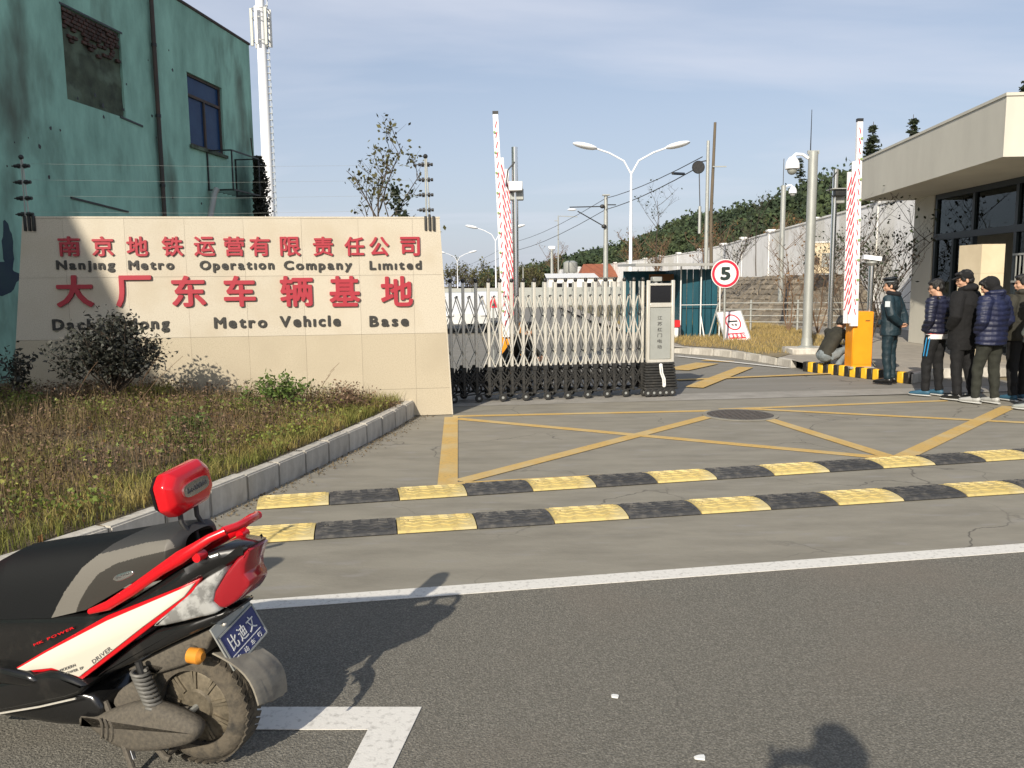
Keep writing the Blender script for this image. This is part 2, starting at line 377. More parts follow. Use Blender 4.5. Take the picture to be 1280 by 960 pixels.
def add_cracks(M, scale, width, col, strength=.8, seed=0.0):   # fine cracks and small patches of wear in a road surface
    t = M.node_tree; n = t.nodes; l = t.links; b = n['Principled BSDF']; src = b.inputs['Base Color'].links[0].from_socket
    g = n.new('ShaderNodeNewGeometry'); nz = n.new('ShaderNodeTexNoise'); nz.inputs['Scale'].default_value = 1.7; nz.inputs['Detail'].default_value = 6
    l.new(g.outputs['Position'], nz.inputs[0])
    ad = n.new('ShaderNodeMixRGB'); ad.blend_type = 'ADD'; ad.inputs[0].default_value = .55; l.new(g.outputs['Position'], ad.inputs[1]); l.new(nz.outputs['Color'], ad.inputs[2])
    mp = n.new('ShaderNodeMapping'); mp.inputs['Location'].default_value = (seed, seed*2, 0); l.new(ad.outputs[0], mp.inputs[0])
    v = n.new('ShaderNodeTexVoronoi'); v.feature = 'DISTANCE_TO_EDGE'; v.inputs['Scale'].default_value = scale; l.new(mp.outputs[0], v.inputs[0])
    lt = n.new('ShaderNodeMapRange'); lt.inputs[1].default_value = 0; lt.inputs[2].default_value = width; lt.inputs[3].default_value = strength; lt.inputs[4].default_value = 0; l.new(v.outputs[0], lt.inputs[0])
    n2 = n.new('ShaderNodeTexNoise'); n2.inputs['Scale'].default_value = .45; l.new(g.outputs['Position'], n2.inputs[0])
    mr = n.new('ShaderNodeMapRange'); mr.inputs[1].default_value = .47; mr.inputs[2].default_value = .6; l.new(n2.outputs[0], mr.inputs[0])
    mu = n.new('ShaderNodeMath'); mu.operation = 'MULTIPLY'; l.new(lt.outputs[0], mu.inputs[0]); l.new(mr.outputs[0], mu.inputs[1])
    mi = n.new('ShaderNodeMixRGB'); mi.inputs[2].default_value = (*col, 1); l.new(mu.outputs[0], mi.inputs[0]); l.new(src, mi.inputs[1])
    # pale scuffs stretched along the traffic
    m3 = n.new('ShaderNodeMapping'); m3.inputs['Scale'].default_value = (3.5, 14, 1); m3.inputs['Rotation'].default_value = (0, 0, .3+seed); l.new(g.outputs['Position'], m3.inputs[0])
    n3 = n.new('ShaderNodeTexNoise'); n3.inputs['Scale'].default_value = 1.0; n3.inputs['Detail'].default_value = 9; n3.inputs['Roughness'].default_value = .75; l.new(m3.outputs[0], n3.inputs[0])
    m4 = n.new('ShaderNodeMapRange'); m4.inputs[1].default_value = .62; m4.inputs[2].default_value = .74; m4.inputs[4].default_value = .45; l.new(n3.outputs[0], m4.inputs[0])
    m5 = n.new('ShaderNodeMixRGB'); m5.inputs[2].default_value = (.36, .345, .31, 1); l.new(m4.outputs[0], m5.inputs[0]); l.new(mi.outputs[0], m5.inputs[1])
    l.new(m5.outputs[0], b.inputs['Base Color'])
add_cracks(K['concrete'], .55, .006, (.05, .045, .038)); add_cracks(K['farroad'], .5, .008, (.06, .055, .045), seed=3.0); add_cracks(K['asphalt'], .35, .0025, (.05, .046, .04), .5, seed=1.3)
# ================================================================== GROUND AND ROADS
def sheet(name, poly, z, material, kind='structure', sub=0):
    b = MB(); b.add([(p[0], p[1], z) for p in poly], [tuple(range(len(poly)))])
    o = b.build(name, material, smooth=0)
    if kind: o['kind'] = kind
    return o
def g2(px, py): p = G(px, py); return (p.x, p.y)
sheet('ground', [(-3000, -300), (3000, -300), (3000, 4000), (-3000, 4000)], -.03, K['dirt'])
sheet('inner_road', [(-26, 11), (8.2, 11), (9.5, 45), (8, 120), (-6, 260), (-40, 260), (-40, 11)], -.016, K['farroad'])
wl0 = G(310, 757); wl1 = G(1280, 684.5); wd = (wl1-wl0).normalized()
def wl(x, off=0): return (x, wl0.y + (x-wl0.x)*wd.y/wd.x + off)
sheet('forecourt', [(-3.2, 2), (40, 2), (40, 12.0), (-3.2, 11.5)], -.008, K['concrete'])
sheet('road', [(-40, -60), (80, -60), (80, wl(80)[1]), wl(-1.3), (-1.3, 4.1), (-9, 2.2), (-40, 1)], -.003, K['asphalt'])
sheet('concrete_strip', [G(560, 508)[:2], G(1290, 488)[:2], G(1290, 481)[:2], G(560, 499)[:2]], -.004, K['strip'])
# painted lines: each a thin sheet of its own
def stripe(a, b, wd_, material, name, label, z=.002, group=None, cat='road marking'):
    a = Vector((a[0], a[1], 0)); b = Vector((b[0], b[1], 0)); d = (b-a).normalized(); n = Vector((-d.y, d.x, 0))*wd_/2
    q = MB().prism([(a-n)+Vector((0,0,z-.003)), (b-n)+Vector((0,0,z-.003)), (b+n)+Vector((0,0,z-.003)), (a+n)+Vector((0,0,z-.003))], (0,0,1), .003)
    o = q.build(name, material, smooth=0); return tag(o, label, cat, group)
e = wl(30, .0)
stripe(G(302, 757.5), (24, wl(24)[1]), .135, K['whiteline'], 'lane_line', 'long white painted line running across the dark asphalt in the foreground')
pa = MB(); pts = [g2(300, 884), g2(527, 884), g2(490, 962), g2(434, 962), g2(460, 912), g2(300, 912)]
c_ = Vector(g2(490, 962)) - Vector(g2(527, 884)); pts[2] = tuple(Vector(pts[1]) + c_*2.5); c2 = Vector(g2(434, 962)) - Vector(g2(460, 912)); pts[3] = tuple(Vector(pts[4]) + c2*3.4)
pa.prism([(x, y, -.001) for x, y in pts], (0,0,1), .003)
tag(pa.build('parking_bay_line', K['whiteline'], smooth=0), 'white corner of a parking bay painted on the asphalt beside the scooter wheel', 'road marking')
YL = [((559.5, 606), (564, 521), .17, 'wide yellow bar at the left end of the box marking, below the sign wall corner', 0),
      ((566, 520), (890, 513), .10, 'thin yellow line along the far side of the box marking, left of the manhole', .0012),
      ((900, 511.5), (1182, 500.5), .10, 'thin yellow line from the manhole towards the queue of people', .0024),
      ((572, 523), (1118, 573), .12, 'yellow diagonal from the sign wall corner down to the speed bump', .0036),
      ((576, 601), (896, 518), .15, 'yellow diagonal rising from the bar at the left to the manhole', .0048),
      ((958, 523), (1122, 574), .15, 'yellow diagonal running down right from the manhole', .0060),
      ((1124, 573), (1262, 508), .17, 'broad yellow diagonal leading to the feet of the queue', .0072),
      ((930, 510.5), (1300, 529), .10, 'thin yellow line running right from the manhole', .0084),
      ((572, 605), (1330, 565), .11, 'yellow line hugging the back edge of the far speed bump', .0096)]
for a, b, wd_, lb, dz in YL:
    stripe(g2(*a), g2(*b), wd_, K['yellowline'], 'yellow_line', lb, z=-.0005+dz*.35, group='yellow box marking')
for a, b, wd_, lb in [((868, 484), (932, 459), .3, 'yellow diagonal on the inner road beside the gate motor box'),
                      ((846, 462), (884, 454), .5, 'faded yellow patch on the inner road beyond the gate end'),
                      ((846, 475), (1060, 466), .14, 'faint yellow line across the inner road in front of the painted kerb'),
                      ((880, 450), (915, 452), .25, 'short yellow dash by the low kerb beyond the gate')]:
    stripe(g2(*a), g2(*b), wd_, K['yellowline'], 'yellow_line', lb, z=.004 if wd_ != .14 else .006, group='yellow lines on the inner road')
stripe(g2(846, 445), g2(985, 460), .12, K['whiteline'], 'edge_line', 'white edge line along the low kerb beyond the gate', z=.005)
mh = G(925, 518.5)
mo = thing('manhole_cover', 'round iron manhole cover set in the yellow box marking', 'manhole cover', mh)
MB().lathe([(.47, -.004), (.47, .004), (.41, .006), (.41, -.003)], n=40, ring=True).build('frame', K['concrete'], mo)
q = MB().lathe([(.405, -.004), (.405, .005), (.0, .005)], n=40)
for i in range(-5, 6):
    for j in range(-5, 6):
        if i*i+j*j < 27: q.box(i*.07-.022, i*.07+.022, j*.07-.022, j*.07+.022, .004, .010)
q.build('lid', K['manhole'], mo)
# small litter on the asphalt
for (px, py), lb in (((768, 871), 'small white scrap of litter on the dark asphalt, the farther of two'), ((876, 948), 'small white scrap of litter at the bottom edge of the asphalt')):
    p = G(px, py); b = MB(); n = 7
    b.prism([(.022*random.uniform(.6, 1.2)*math.cos(i*6.28/n), .016*random.uniform(.6, 1.2)*math.sin(i*6.28/n), 0) for i in range(n)], (.1, 0, 1), .006)
    tag(b.build('litter_scrap', K['white'], loc=p), lb, 'litter')

# ================================================================== SPEED BUMPS
def bump_mesh(W, material):
    b = MB(); D = .35; h = .034; g = .004; ns = 8
    prof = [(0, 0), (.015, .014), (.07, .026), (.13, .032), (.175, h), (.22, .032), (.28, .026), (.335, .014), (D, 0)]
    n = len(prof)
    for x in (g, W-g):
        for y, z in prof: b.v.append((x, y, z))
    for i in range(n-1): b.f.append((i, i+1, n+i+1, n+i))
    b.f.append(tuple(range(n))); b.f.append(tuple(range(n, 2*n)))
    def zt(y):
        for (y0, z0), (y1, z1) in zip(prof, prof[1:]):
            if y0 <= y <= y1: return z0 + (z1-z0)*(y-y0)/(y1-y0)
        return 0
    for r in range(5):                                    # raised wavy ribs
        y0 = .065 + r*.058; pts = []
        m_ = 17
        for i in range(m_):
            x = .03 + (W-.06)*i/(m_-1); y = y0 + .014*math.sin(i*2*math.pi/4)
            pts.append((x, y, zt(y)+.001))
        b.tube(pts, .0055, n=4)
    for x in (.07, W-.07): b.lathe([(.016, 0), (.016, zt(.18)+.008), (.007, zt(.18)+.009), (.007, zt(.18)+.003)], (x, .18, 0), n=8)
    return b.mesh('bump_segment', material, smooth=30)
def speed_bump(p0, p1, n, extra, label):
    a = G(*p0); b = G(*p1); d = (b-a); W = d.length/n; ang = math.atan2(d.y, d.x)
    t = thing('speed_bump', label, 'speed bump', (a.x, a.y, .0), ang, 'rubber speed bumps across the entrance')
    ym = bump_mesh(W, K['bumpyellow']); km = bump_mesh(W, K['bumpblack'])
    for i in range(n+extra):
        obj('bump_segment', ym if i % 2 == 0 else km, t, (i*W, random.uniform(-.004, .004), 0), (0, 0, random.uniform(-.004, .004)))
    return t
speed_bump((285, 681), (1210, 621), 10, 9, 'yellow and black rubber speed bump nearer to the white line')
speed_bump((320, 637), (1170, 581), 11, 10, 'yellow and black rubber speed bump farther back, against the yellow box marking')

# ================================================================== KERB AND PLANTING BED
KP = [(-1.25, 10.3), (-1.43, 9.1), (-1.60, 8.25), (-1.80, 7.35), (-2.0, 6.5), (-2.13, 6.0), (-2.36, 5.17), (-2.60, 4.55), (-2.98, 3.8), (-3.6, 3.05), (-4.5, 2.4), (-5.8, 1.9), (-8.5, 1.5), (-14, 1.3)]
def resample(P_, step):
    P_ = [Vector((*p, 0)) for p in P_]; out_ = [P_[0]]; acc = 0; cur = P_[0]; i = 1
    while i < len(P_):
        d = (P_[i]-cur).length
        if acc + d >= step:
            cur = cur + (P_[i]-cur)*((step-acc)/d); out_.append(cur); acc = 0
        else: acc += d; cur = P_[i]; i += 1
    return out_
kp = resample(KP, .47)
kroot = thing('kerb', None, None, (-2.1, 6, 0)); kroot['kind'] = 'structure'; del_keys = [k for k in ('label', 'category') if k in kroot]
KH = .21
for a, b in zip(kp, kp[1:]):
    d = (b-a).normalized(); nrm = Vector((d.y, -d.x, 0))  # towards the bed? fixed below
    if nrm.dot(Vector((-5, 6, 0))-a) < 0: nrm = -nrm
    ln = (b-a).length-.012; c = (a+b)/2 + nrm*.06; hh = KH + random.uniform(-.008, .006)
    bmx = bmesh.new(); bmesh.ops.create_cube(bmx, size=1)
    for v in bmx.verts: v.co = Vector((v.co.x*ln, v.co.y*.12, (v.co.z+.5)*hh))
    bmesh.ops.bevel(bmx, geom=[e_ for e_ in bmx.edges if max(e_.verts[0].co.z, e_.verts[1].co.z) > .1], offset=.012, segments=2, affect='EDGES')
    me = bpy.data.meshes.new('kerb_stone'); bmx.to_mesh(me); bmx.free(); me.materials.append(K['kerb'])
    obj('kerb_stone', me, kroot, c - kroot.location + Vector((0, 0, -.01)), (random.uniform(-.015, .015), 0, math.atan2(d.y, d.x) + random.uniform(-.012, .012)))
def bedz(x, y):
    kx = np.interp(y, [p[1] for p in KP[::-1]], [p[0] for p in KP[::-1]])
    t = max(0, (kx - x))
    return .185 + .22*min(1, t/3.2)*min(1, max(0, (y-2)/6)) + .03*noise.noise(Vector((x*1.3, y*1.3, 0)))*min(1, t*2)
kxs = lambda y: float(np.interp(y, [p[1] for p in KP[::-1]], [p[0] for p in KP[::-1]]))
b = MB(); ny = 70; nx = 46
for j in range(ny):
    y = 1.34 + (10.28-1.34)*j/(ny-1); x1 = kxs(y)-.06
    for i in range(nx):
        x = x1 + (-16-x1)*(i/(nx-1))**1.7; b.v.append((x, y, bedz(x, y)))
for j in range(ny-1):
    for i in range(nx-1): b.f.append((j*nx+i, j*nx+i+1, (j+1)*nx+i+1, (j+1)*nx+i))
for y in (10.28, 26):                                      # behind the wall to the building foot
    pass
k0 = len(b.v); b.v += [(-1.3, 10.28, .2), (-16, 10.28, .4), (-16, 30, .3), (-7.2, 30, .2), (-3.5, 14, .1)]; b.f.append((k0, k0+1, k0+2, k0+3, k0+4))
o = b.build('planting_bed', K['soil']); o['kind'] = 'structure'
def bedpts(n, ymin=1.5, ymax=10.1, depth=6.5, pw=1.0):
    y = RNG.uniform(ymin, ymax, n); t = RNG.uniform(0, 1, n)**pw*depth+.13
    kx = np.interp(y, [p[1] for p in KP[::-1]], [p[0] for p in KP[::-1]])
    x = kx - t; z = np.array([bedz(a, c) for a, c in zip(x, y)])
    d = np.hypot(x, y)
    return x, y, z, t
def blades(x, y, z, h, wdt, lean=.45):
    n = len(x); az = RNG.uniform(0, 2*np.pi, n); la = RNG.uniform(0, 2*np.pi, n); ln = RNG.uniform(.1, 1, n)*lean*h
    dx = np.cos(az)*wdt; dy = np.sin(az)*wdt
    base = np.stack([x, y, z], 1); v = np.empty((n, 5, 3))
    lx, ly = np.cos(la)*ln, np.sin(la)*ln
    v[:, 0] = base - np.stack([dx, dy, 0*x+.02], 1); v[:, 1] = base + np.stack([dx, dy, 0*x-.02], 1)
    md = base + np.stack([lx*.35, ly*.35, h*.6], 1)
    v[:, 2] = md + np.stack([dx*.7, dy*.7, 0*x], 1); v[:, 3] = md - np.stack([dx*.7, dy*.7, 0*x], 1)
    v[:, 4] = base + np.stack([lx, ly, h], 1)
    k = np.arange(n)*5
    # quads + degenerate top as thin quad
    f1 = np.stack([k, k+1, k+2, k+3], 1); f2 = np.stack([k+3, k+2, k+4, k+4], 1)
    return v.reshape(-1, 3), f1, np.stack([k+3, k+2, k+4], 1)
def blade_obj(name, x, y, z, h, wdt, material, lean, label, cat):
    v, f1, f2 = blades(x, y, z, h, wdt, lean)
    me = bpy.data.meshes.new(name)
    me.vertices.add(len(v)); me.vertices.foreach_set('co', v.astype(np.float32).ravel())
    nl = f1.size+f2.size; me.loops.add(nl)
    me.loops.foreach_set('vertex_index', np.concatenate([f1.ravel(), f2.ravel()]).astype(np.int32))
    ls = np.concatenate([np.arange(len(f1))*4, f1.size+np.arange(len(f2))*3]).astype(np.int32)
    me.polygons.add(len(ls)); me.polygons.foreach_set('loop_start', ls); me.materials.append(material); me.update(); me.validate()
    o = bpy.data.objects.new(name, me); C.objects.link(o); return tag(o, label, cat, kind='stuff')
# short grass: thick near the kerb
x, y, z, t = bedpts(52000, pw=1.3)
dens = np.array([noise.noise(Vector((a*1.1, c*1.1, 3))) for a, c in zip(x, y)])
keep = (t < .55) | (dens > -.05) ; x, y, z, t = x[keep], y[keep], z[keep], t[keep]
h = RNG.uniform(.05, .14, len(x)) + .05*np.exp(-t*3)
blade_obj('grass', x, y, z, h, .0032, K['grass'], .9, 'yellow green grass growing in the bed along the kerb', 'grass')
x, y, z, t = bedpts(30000, pw=.8); m_ = t > .35; x, y, z, t = x[m_], y[m_], z[m_], t[m_]
dens = np.array([noise.noise(Vector((a*.8, c*.8, 9))) for a, c in zip(x, y)])
keep = dens > -.12; x, y, z = x[keep], y[keep], z[keep]
h = RNG.uniform(.12, .40, len(x))*np.clip(1.25-(y-5)*.12, .5, 1)
blade_obj('dry_stems', x, y, z, h, .0022, K['drygrass'], .45, 'brown dry stems standing among the grass of the bed', 'dry stems')
# withered weeds: clumps of little leaves on stalks
cl = []; 
x, y, z, t = bedpts(4200, pw=.8); 
for a, c, zz, tt in zip(x, y, z, t):
    if tt < .3 or noise.noise(Vector((a*.8, c*.8, 9))) < -.25: continue
    hh = random.uniform(.10, .38)*min(1, max(.45, 1.2-(c-5)*.12)); k = int(30*hh/.3)
    p = RNG.normal(size=(k, 3))*np.array([.05, .05, 0]) + np.array([a, c, zz]); p[:, 2] += RNG.uniform(.02, hh, k); cl.append(p)
cl = np.concatenate(cl); v, f = leaf_quads(cl, RNG.uniform(.006, .019, len(cl)), flat=.2, aspect=.6)
tag(obj('withered_weeds', rawmesh('withered_weeds', v, f, K['weedleaf'])), 'tangle of withered brown weeds filling the bed in front of the sign wall', 'weeds', kind='stuff')
x, y, z, t = bedpts(1600, pw=1.0); v, f = leaf_quads(np.stack([x, y, z+.02], 1), .032, flat=.0, aspect=.7)
tag(obj('fallen_leaves', rawmesh('fallen_leaves', v, f, K['leafbr'])), 'brown fallen leaves scattered over the bed', 'fallen leaves', kind='stuff')

x, y, z, t = bedpts(2600, pw=.9)
gl_ = [np.array([a, c, zz]) + RNG.normal(size=(16, 3))*np.array([.07, .07, .03]) + np.array([0, 0, .13]) for a, c, zz, tt in zip(x, y, z, t) if noise.noise(Vector((a*.9, c*.9, 21))) > .05]
v, f = leaf_quads(np.concatenate(gl_), .016, flat=.0, aspect=.8)
tag(obj('ground_cover', rawmesh('ground_cover', v, f, K['groundleaf'])), 'patches of yellow green leafy ground cover among the dry weeds', 'ground cover', kind='stuff')
# ---- plants built singly
def shrub(name, label, cat, loc, w_, h_, nst, nl, lsz, leafm, stemm=None, sparse=0, seed=1, group=None, lean=0.0, part='foliage', flat=.2, up=.3, droop=0):
    rd = random.Random(seed); t = thing(name, label, cat, loc, group=group)
    st = MB(); tips = []
    for i in range(nst):
        a = rd.uniform(0, 6.28); sp = rd.uniform(.15, 1)*w_/2; hh = h_*rd.uniform(.6, 1)*(1-.35*(sp/(w_/2))**2)
        p = [Vector((0, 0, -.02))]; n = 5
        for k in range(1, n+1):
            f = k/n; p.append(Vector((math.cos(a)*sp*f**.8 + rd.uniform(-.05, .05)*w_*.5+lean*f*h_, math.sin(a)*sp*f**.8 + rd.uniform(-.05, .05)*w_*.5, hh*f)))
        st.tube(p, .012*h_, n=5, r2=.003*h_); tips += [p[3], p[4], p[5], (p[4]+p[5])/2, (p[3]+p[4])/2]
        for _ in range(3):
            b0 = p[rd.randint(2, 4)]; b1 = b0 + Vector((rd.uniform(-1, 1), rd.uniform(-1, 1), rd.uniform(.1, .8)))*w_*.22
            st.tube([b0, (b0+b1)/2+Vector((0, 0, .02)), b1], .005*h_, n=4, r2=.002*h_); tips += [b1, (b0+b1)/2]
    st.build('stem', stemm or K['bark'], t)
    tp = np.array([tuple(v) for v in tips]); idx = RNG.integers(0, len(tp), nl)
    c = tp[idx] + RNG.normal(size=(nl, 3))*w_*(.05+.03*sparse)
    c = c[c[:, 2] > h_*.04]
    v, f = leaf_quads(c, lsz, flat=flat, aspect=.55)
    obj(part, rawmesh(part, v, f, leafm), t); return t
shrub('bush', 'dark leafy bush standing in front of the left part of the sign wall', 'bush', YP(140, 492, 8.55), 1.12, .92, 40, 4800, .026, K['leafbush'], seed=4)
shrub('young_bush', 'small dark bush at the far left, in front of the edge of the sign wall', 'bush', YP(22, 492, 8.6), .5, .55, 9, 260, .03, K['leafbush'], seed=9, sparse=1)
shrub('leafy_plant', 'fresh green leafy plant at the foot of the sign wall', 'plant', YP(345, 515, 8.9), .8, .42, 22, 800, .027, K['leafgr'], seed=3)
shrub('leafy_plant', 'low green plant behind the kerb in the middle of the bed, paler than the weeds', 'plant', YP(232, 552, 7.3), .6, .26, 16, 420, .02, K['leafgr'], seed=13)
shrub('dry_shrub', 'dry reddish brown shrub at the right end of the bed against the sign wall', 'shrub', YP(432, 520, 9.2), .9, .38, 30, 800, .018, K['weedleaf'], K['twig'], seed=5)
shrub('dry_shrub', 'dry brown twiggy shrub by the kerb below the English word Base', 'shrub', YP(487, 516, 9.6), .35, .2, 14, 160, .015, K['weedleaf'], K['twig'], seed=6)
for i, (px, py, yy, hh) in enumerate([(160, 545, 7.0, .8), (85, 520, 7.6, .5), (390, 505, 9.1, .42)]):
    p = YP(px, py, yy); p.z = bedz(p.x, p.y)
    t = MB(); t.tube([(0,0,0), (.05, 0, hh*.4), (.14+.15*(i == 0), .02, hh*.75), (.22+.3*(i == 0), .03, hh)], .004, n=5, r2=.0015)
    for k in range(5): t.tube([(.1+.03*k, .01, hh*.6+.05*k), (.1+.06*k, -.03, hh*.66+.07*k)], .002, n=4)
    tag(t.build('dry_stalk', K['twig'], loc=p), ['long bent dry stalk leaning right above the weeds', 'single dry stalk near the left edge of the bed', 'thin dry stalk by the green plant at the wall'][i], 'dry stalk')

# ================================================================== SIGN WALL
A0 = Vector((-5.75, 9.6)); A1 = Vector((-.83, 10.26)); sdir = (A1-A0).normalized(); sang = math.atan2(sdir.y, sdir.x)
SO = Vector((A0.x, A0.y, 0))
sw = thing('sign_wall', 'cream granite entrance wall with red Chinese and black English lettering', 'sign wall', SO, sang)
def WP(px, py, off=0.0):
    n2 = Vector((-sdir.y, sdir.x)); o = A0 - n2*off; d = ray(px, py)
    t = (o.x*n2.x + o.y*n2.y)/(d.x*n2.x + d.y*n2.y)
    p = Vector((d.x*t, d.y*t)); return ((p-A0).dot(sdir), H + d.z*t)
ut, zt_ = WP(548, 274); ub, zb_ = WP(565, 518); ul, _ = WP(28, 274); ulb, zlb = WP(17, 480)
ZT = 2.5
uL = lambda z: ul + (ZT-z)*(ulb-ul)/(ZT-zlb)
uR = lambda z: ut + (ZT-z)*(ub-ut)/ZT
TH = .30
q = MB(); zz = [0, ZT-.012]
q.prism([(uL(0)+.01, .025, 0), (uR(0)-.01, .025, 0), (uR(ZT)-.01, .025, ZT-.012), (uL(ZT)+.01, .025, ZT-.012)], (0, 1, 0), TH)
q.build('wall_core', K['stone'], sw)
rows = [0.0, .35, 1.06, 1.80, ZT]; cols = [-9, .44, 1.13, 1.82, 2.51, 3.2, 3.89, 4.56, 9]
for r in range(4):
    for c in range(8):
        z0, z1 = rows[r]+.0014, rows[r+1]-.0014
        x00, x01 = max(cols[c]+.001, uL(z0)), min(cols[c+1]-.001, uR(z0)); x10, x11 = max(cols[c]+.001, uL(z1)), min(cols[c+1]-.001, uR(z1))
        dy = random.uniform(-.0012, .0012)
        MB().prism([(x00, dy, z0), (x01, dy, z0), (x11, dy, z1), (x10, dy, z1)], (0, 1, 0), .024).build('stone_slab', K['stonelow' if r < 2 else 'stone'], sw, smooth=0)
for s_, f in ((1, uR),):                                    # end face and coping
    MB().prism([(f(0)-.009, .0, 0), (f(0)+.015, .0, 0), (f(ZT)+.015, .0, ZT), (f(ZT)-.009, .0, ZT)], (0, 1, 0), TH+.03).build('end_slab', K['stone'], sw, smooth=0)
MB().box(uL(ZT), uR(ZT)+.018, -.004, TH+.035, ZT-.0, ZT+.022).build('coping', K['stone'], sw)
# glyphs
GC = {}
def glyph(ch, bold=.0, ext=.5):
    k = (ch, bold)
    if k in GC: return GC[k]
    cu = bpy.data.curves.new('glyph', 'FONT'); cu.body = ch; cu.size = 1; cu.extrude = ext; cu.resolution_u = 3
    ob = bpy.data.objects.new('glyph', cu); C.objects.link(ob)
    dg = bpy.context.evaluated_depsgraph_get(); me = bpy.data.meshes.new_from_object(ob.evaluated_get(dg))
    bpy.data.objects.remove(ob); bpy.data.curves.remove(cu)
    if bold:                                               # thicken the strokes with shifted copies, each a hair proud of the last
        bm = bmesh.new(); bm.from_mesh(me)
        for q_, (ax, ay) in enumerate(((1, 1), (-1, 1), (1, -1), (-1, -1), (1.3, 0), (-1.3, 0), (0, 1.3), (0, -1.3))):
            m2 = me.copy()
            for v in m2.vertices: v.co.x += ax*bold; v.co.y += ay*bold; v.co.z += (q_+1)*.012
            bm.from_mesh(m2); bpy.data.meshes.remove(m2)
        bm.to_mesh(me); bm.free()
    co = np.array([v.co[:] for v in me.vertices]); mn, mxx = co.min(0), co.max(0)
    GC[k] = (me, mn, mxx); return GC[k]
ROTF = (math.pi/2, 0, 0)
def put_glyph(ch, u0, u1, z0, z1, material, parent, depth=.02, bold=.012, name='letter', y=0.0, base=None, rot=None):
    me, mn, mxx = glyph(ch, bold)
    key = (ch, bold, material.name)
    if key not in GC:
        m2 = me.copy(); m2.materials.clear(); m2.materials.append(material); GC[key] = m2
    sx = (u1-u0)/(mxx[0]-mn[0]); sz = (z1-z0)/(mxx[1]-mn[1])
    return obj(name, GC[key], parent, (u0-mn[0]*sx, y-depth/2, z0-mn[1]*sz), ROTF, (sx, sz, depth))
def word(txt, u0, u1, zb, cap, material, parent, depth=.015, bold=.02, y=0.0, gap=.16, name='letter'):
    gl = [glyph(c, bold) for c in txt]; ws = [g_[2][0]-g_[1][0] for g_ in gl]; tot = sum(ws) + gap*(len(txt)-1); s = (u1-u0)/tot; sz = cap/.72
    u = u0
    for c, g_, w_ in zip(txt, gl, ws):
        put_glyph(c, u, u+w_*s, zb+g_[1][1]*sz, zb+g_[2][1]*sz, material, parent, depth, bold, name, y); u += (w_+gap)*s
for ch, px in zip('南京地铁运营有限责任公司', (87, 129, 172, 216, 256, 293, 325, 363, 404, 443, 474, 512.5)):
    uc, zc = WP(px, 308); put_glyph(ch, uc-.122, uc+.122, zc-.118, zc+.118, K['letred'], sw, .022, .017)
for tx, a, b in (('Nanjıng', 71, 144), ('Metro', 161, 218), ('Operatıon', 250, 343), ('Company', 355, 440), ('Lımıted', 462, 527)):
    (u0, z0), (u1, _) = WP(a, 336.5), WP(b, 336.5); zb = WP((a+b)/2, 336.3)[1]
    word(tx, u0, u1, zb, .105, K['letblack'], sw, bold=.028)
for ch, px, hw in zip('大厂东车辆基地', (94, 168, 236.5, 300, 371, 431, 496), (.21, .21, .20, .19, .20, .19, .20)):
    uc, zc = WP(px, 364 if ch != '厂' else 364); put_glyph(ch, uc-hw, uc+hw, zc-.19, zc+.19, K['letred'], sw, .028, .020)
for tx, a, b in (('Dachangdong', 66, 212), ('Metro', 268, 334), ('Vehıcle', 350, 426), ('Base', 462, 511)):
    (u0, _), (u1, _) = WP(a, 409), WP(b, 409); zb = WP((a+b)/2, 409.2 if tx[0] != 'V' else 407.5)[1] - (.02 if tx[0] == 'D' else 0) + (.02 if tx == 'Base' else 0)
    word(tx, u0, u1, zb, .13, K['letblack'], sw, bold=.028)
# electric fence posts and wires on the wall
def fence_post(px, label, hgt):
    u, _ = WP(px, 280); c = SO + Vector((sdir.x*u, sdir.y*u, ZT+.02)) + Vector((-.0, .12, 0)); c.z = ZT-.10
    t = thing('fence_post', label, 'electric fence post', c + Vector((sdir.y, -sdir.x, 0))*.125, 0, 'electric fence posts on the sign wall')
    MB().tube([(-.045, 0, 0), (-.045, 0, hgt)], .009, n=6).tube([(.0, 0, 0), (-.03, 0, hgt)], .009, n=6).build('rod', K['galv'], t)
    b = MB(); 
    for k in (-.07, -.02, .03): b.rbox(k, k+.03, -.02, .03, -.05, .13+.02*(k == -.02))
    b.build('bracket', K['black'], t)
    for k in range(5):
        z = hgt-.01 - k*.175 if k else hgt
        if k == 0: MB().ell((-.04, 0, z), (.03, .03, .03), 8, 6).build('insulator', K['black'], t); continue
        z = hgt - .1 - (k-1)*.185
        q = MB()
        for s_ in (-.09, -.05, .02, .06): q.tube([(s_-.04, 0, z), (s_-.01, 0, z)], .028 if s_ in (-.05, .02) else .02, n=8)
        q.tube([(-.16, 0, z), (.05, 0, z)], .008, n=5).build('insulator', K['black'], t)
    return t, c
f1, c1 = fence_post(536, 'electric fence post with insulators at the right end of the sign wall', .86)
f2, c2 = fence_post(36, 'electric fence post with insulators at the left end of the sign wall', .80)
for k in range(4):
    z = ZT-.10 + .86 - .1 - k*.185; z2 = z-.03
    pts = [(c1.x-.2, c1.y-.1, z), ((c1.x+c2.x)/2, (c1.y+c2.y)/2-.1, (z+z2)/2-.03), (c2.x, c2.y-.1, z2)]
    tag(MB().tube(pts, .0010, n=4).build('fence_wire', K['panelgrey']), ['top', 'second', 'third', 'lowest'][k] + ' thin electric wire stretched between the two insulator posts', 'wire', 'electric fence wires above the sign wall')

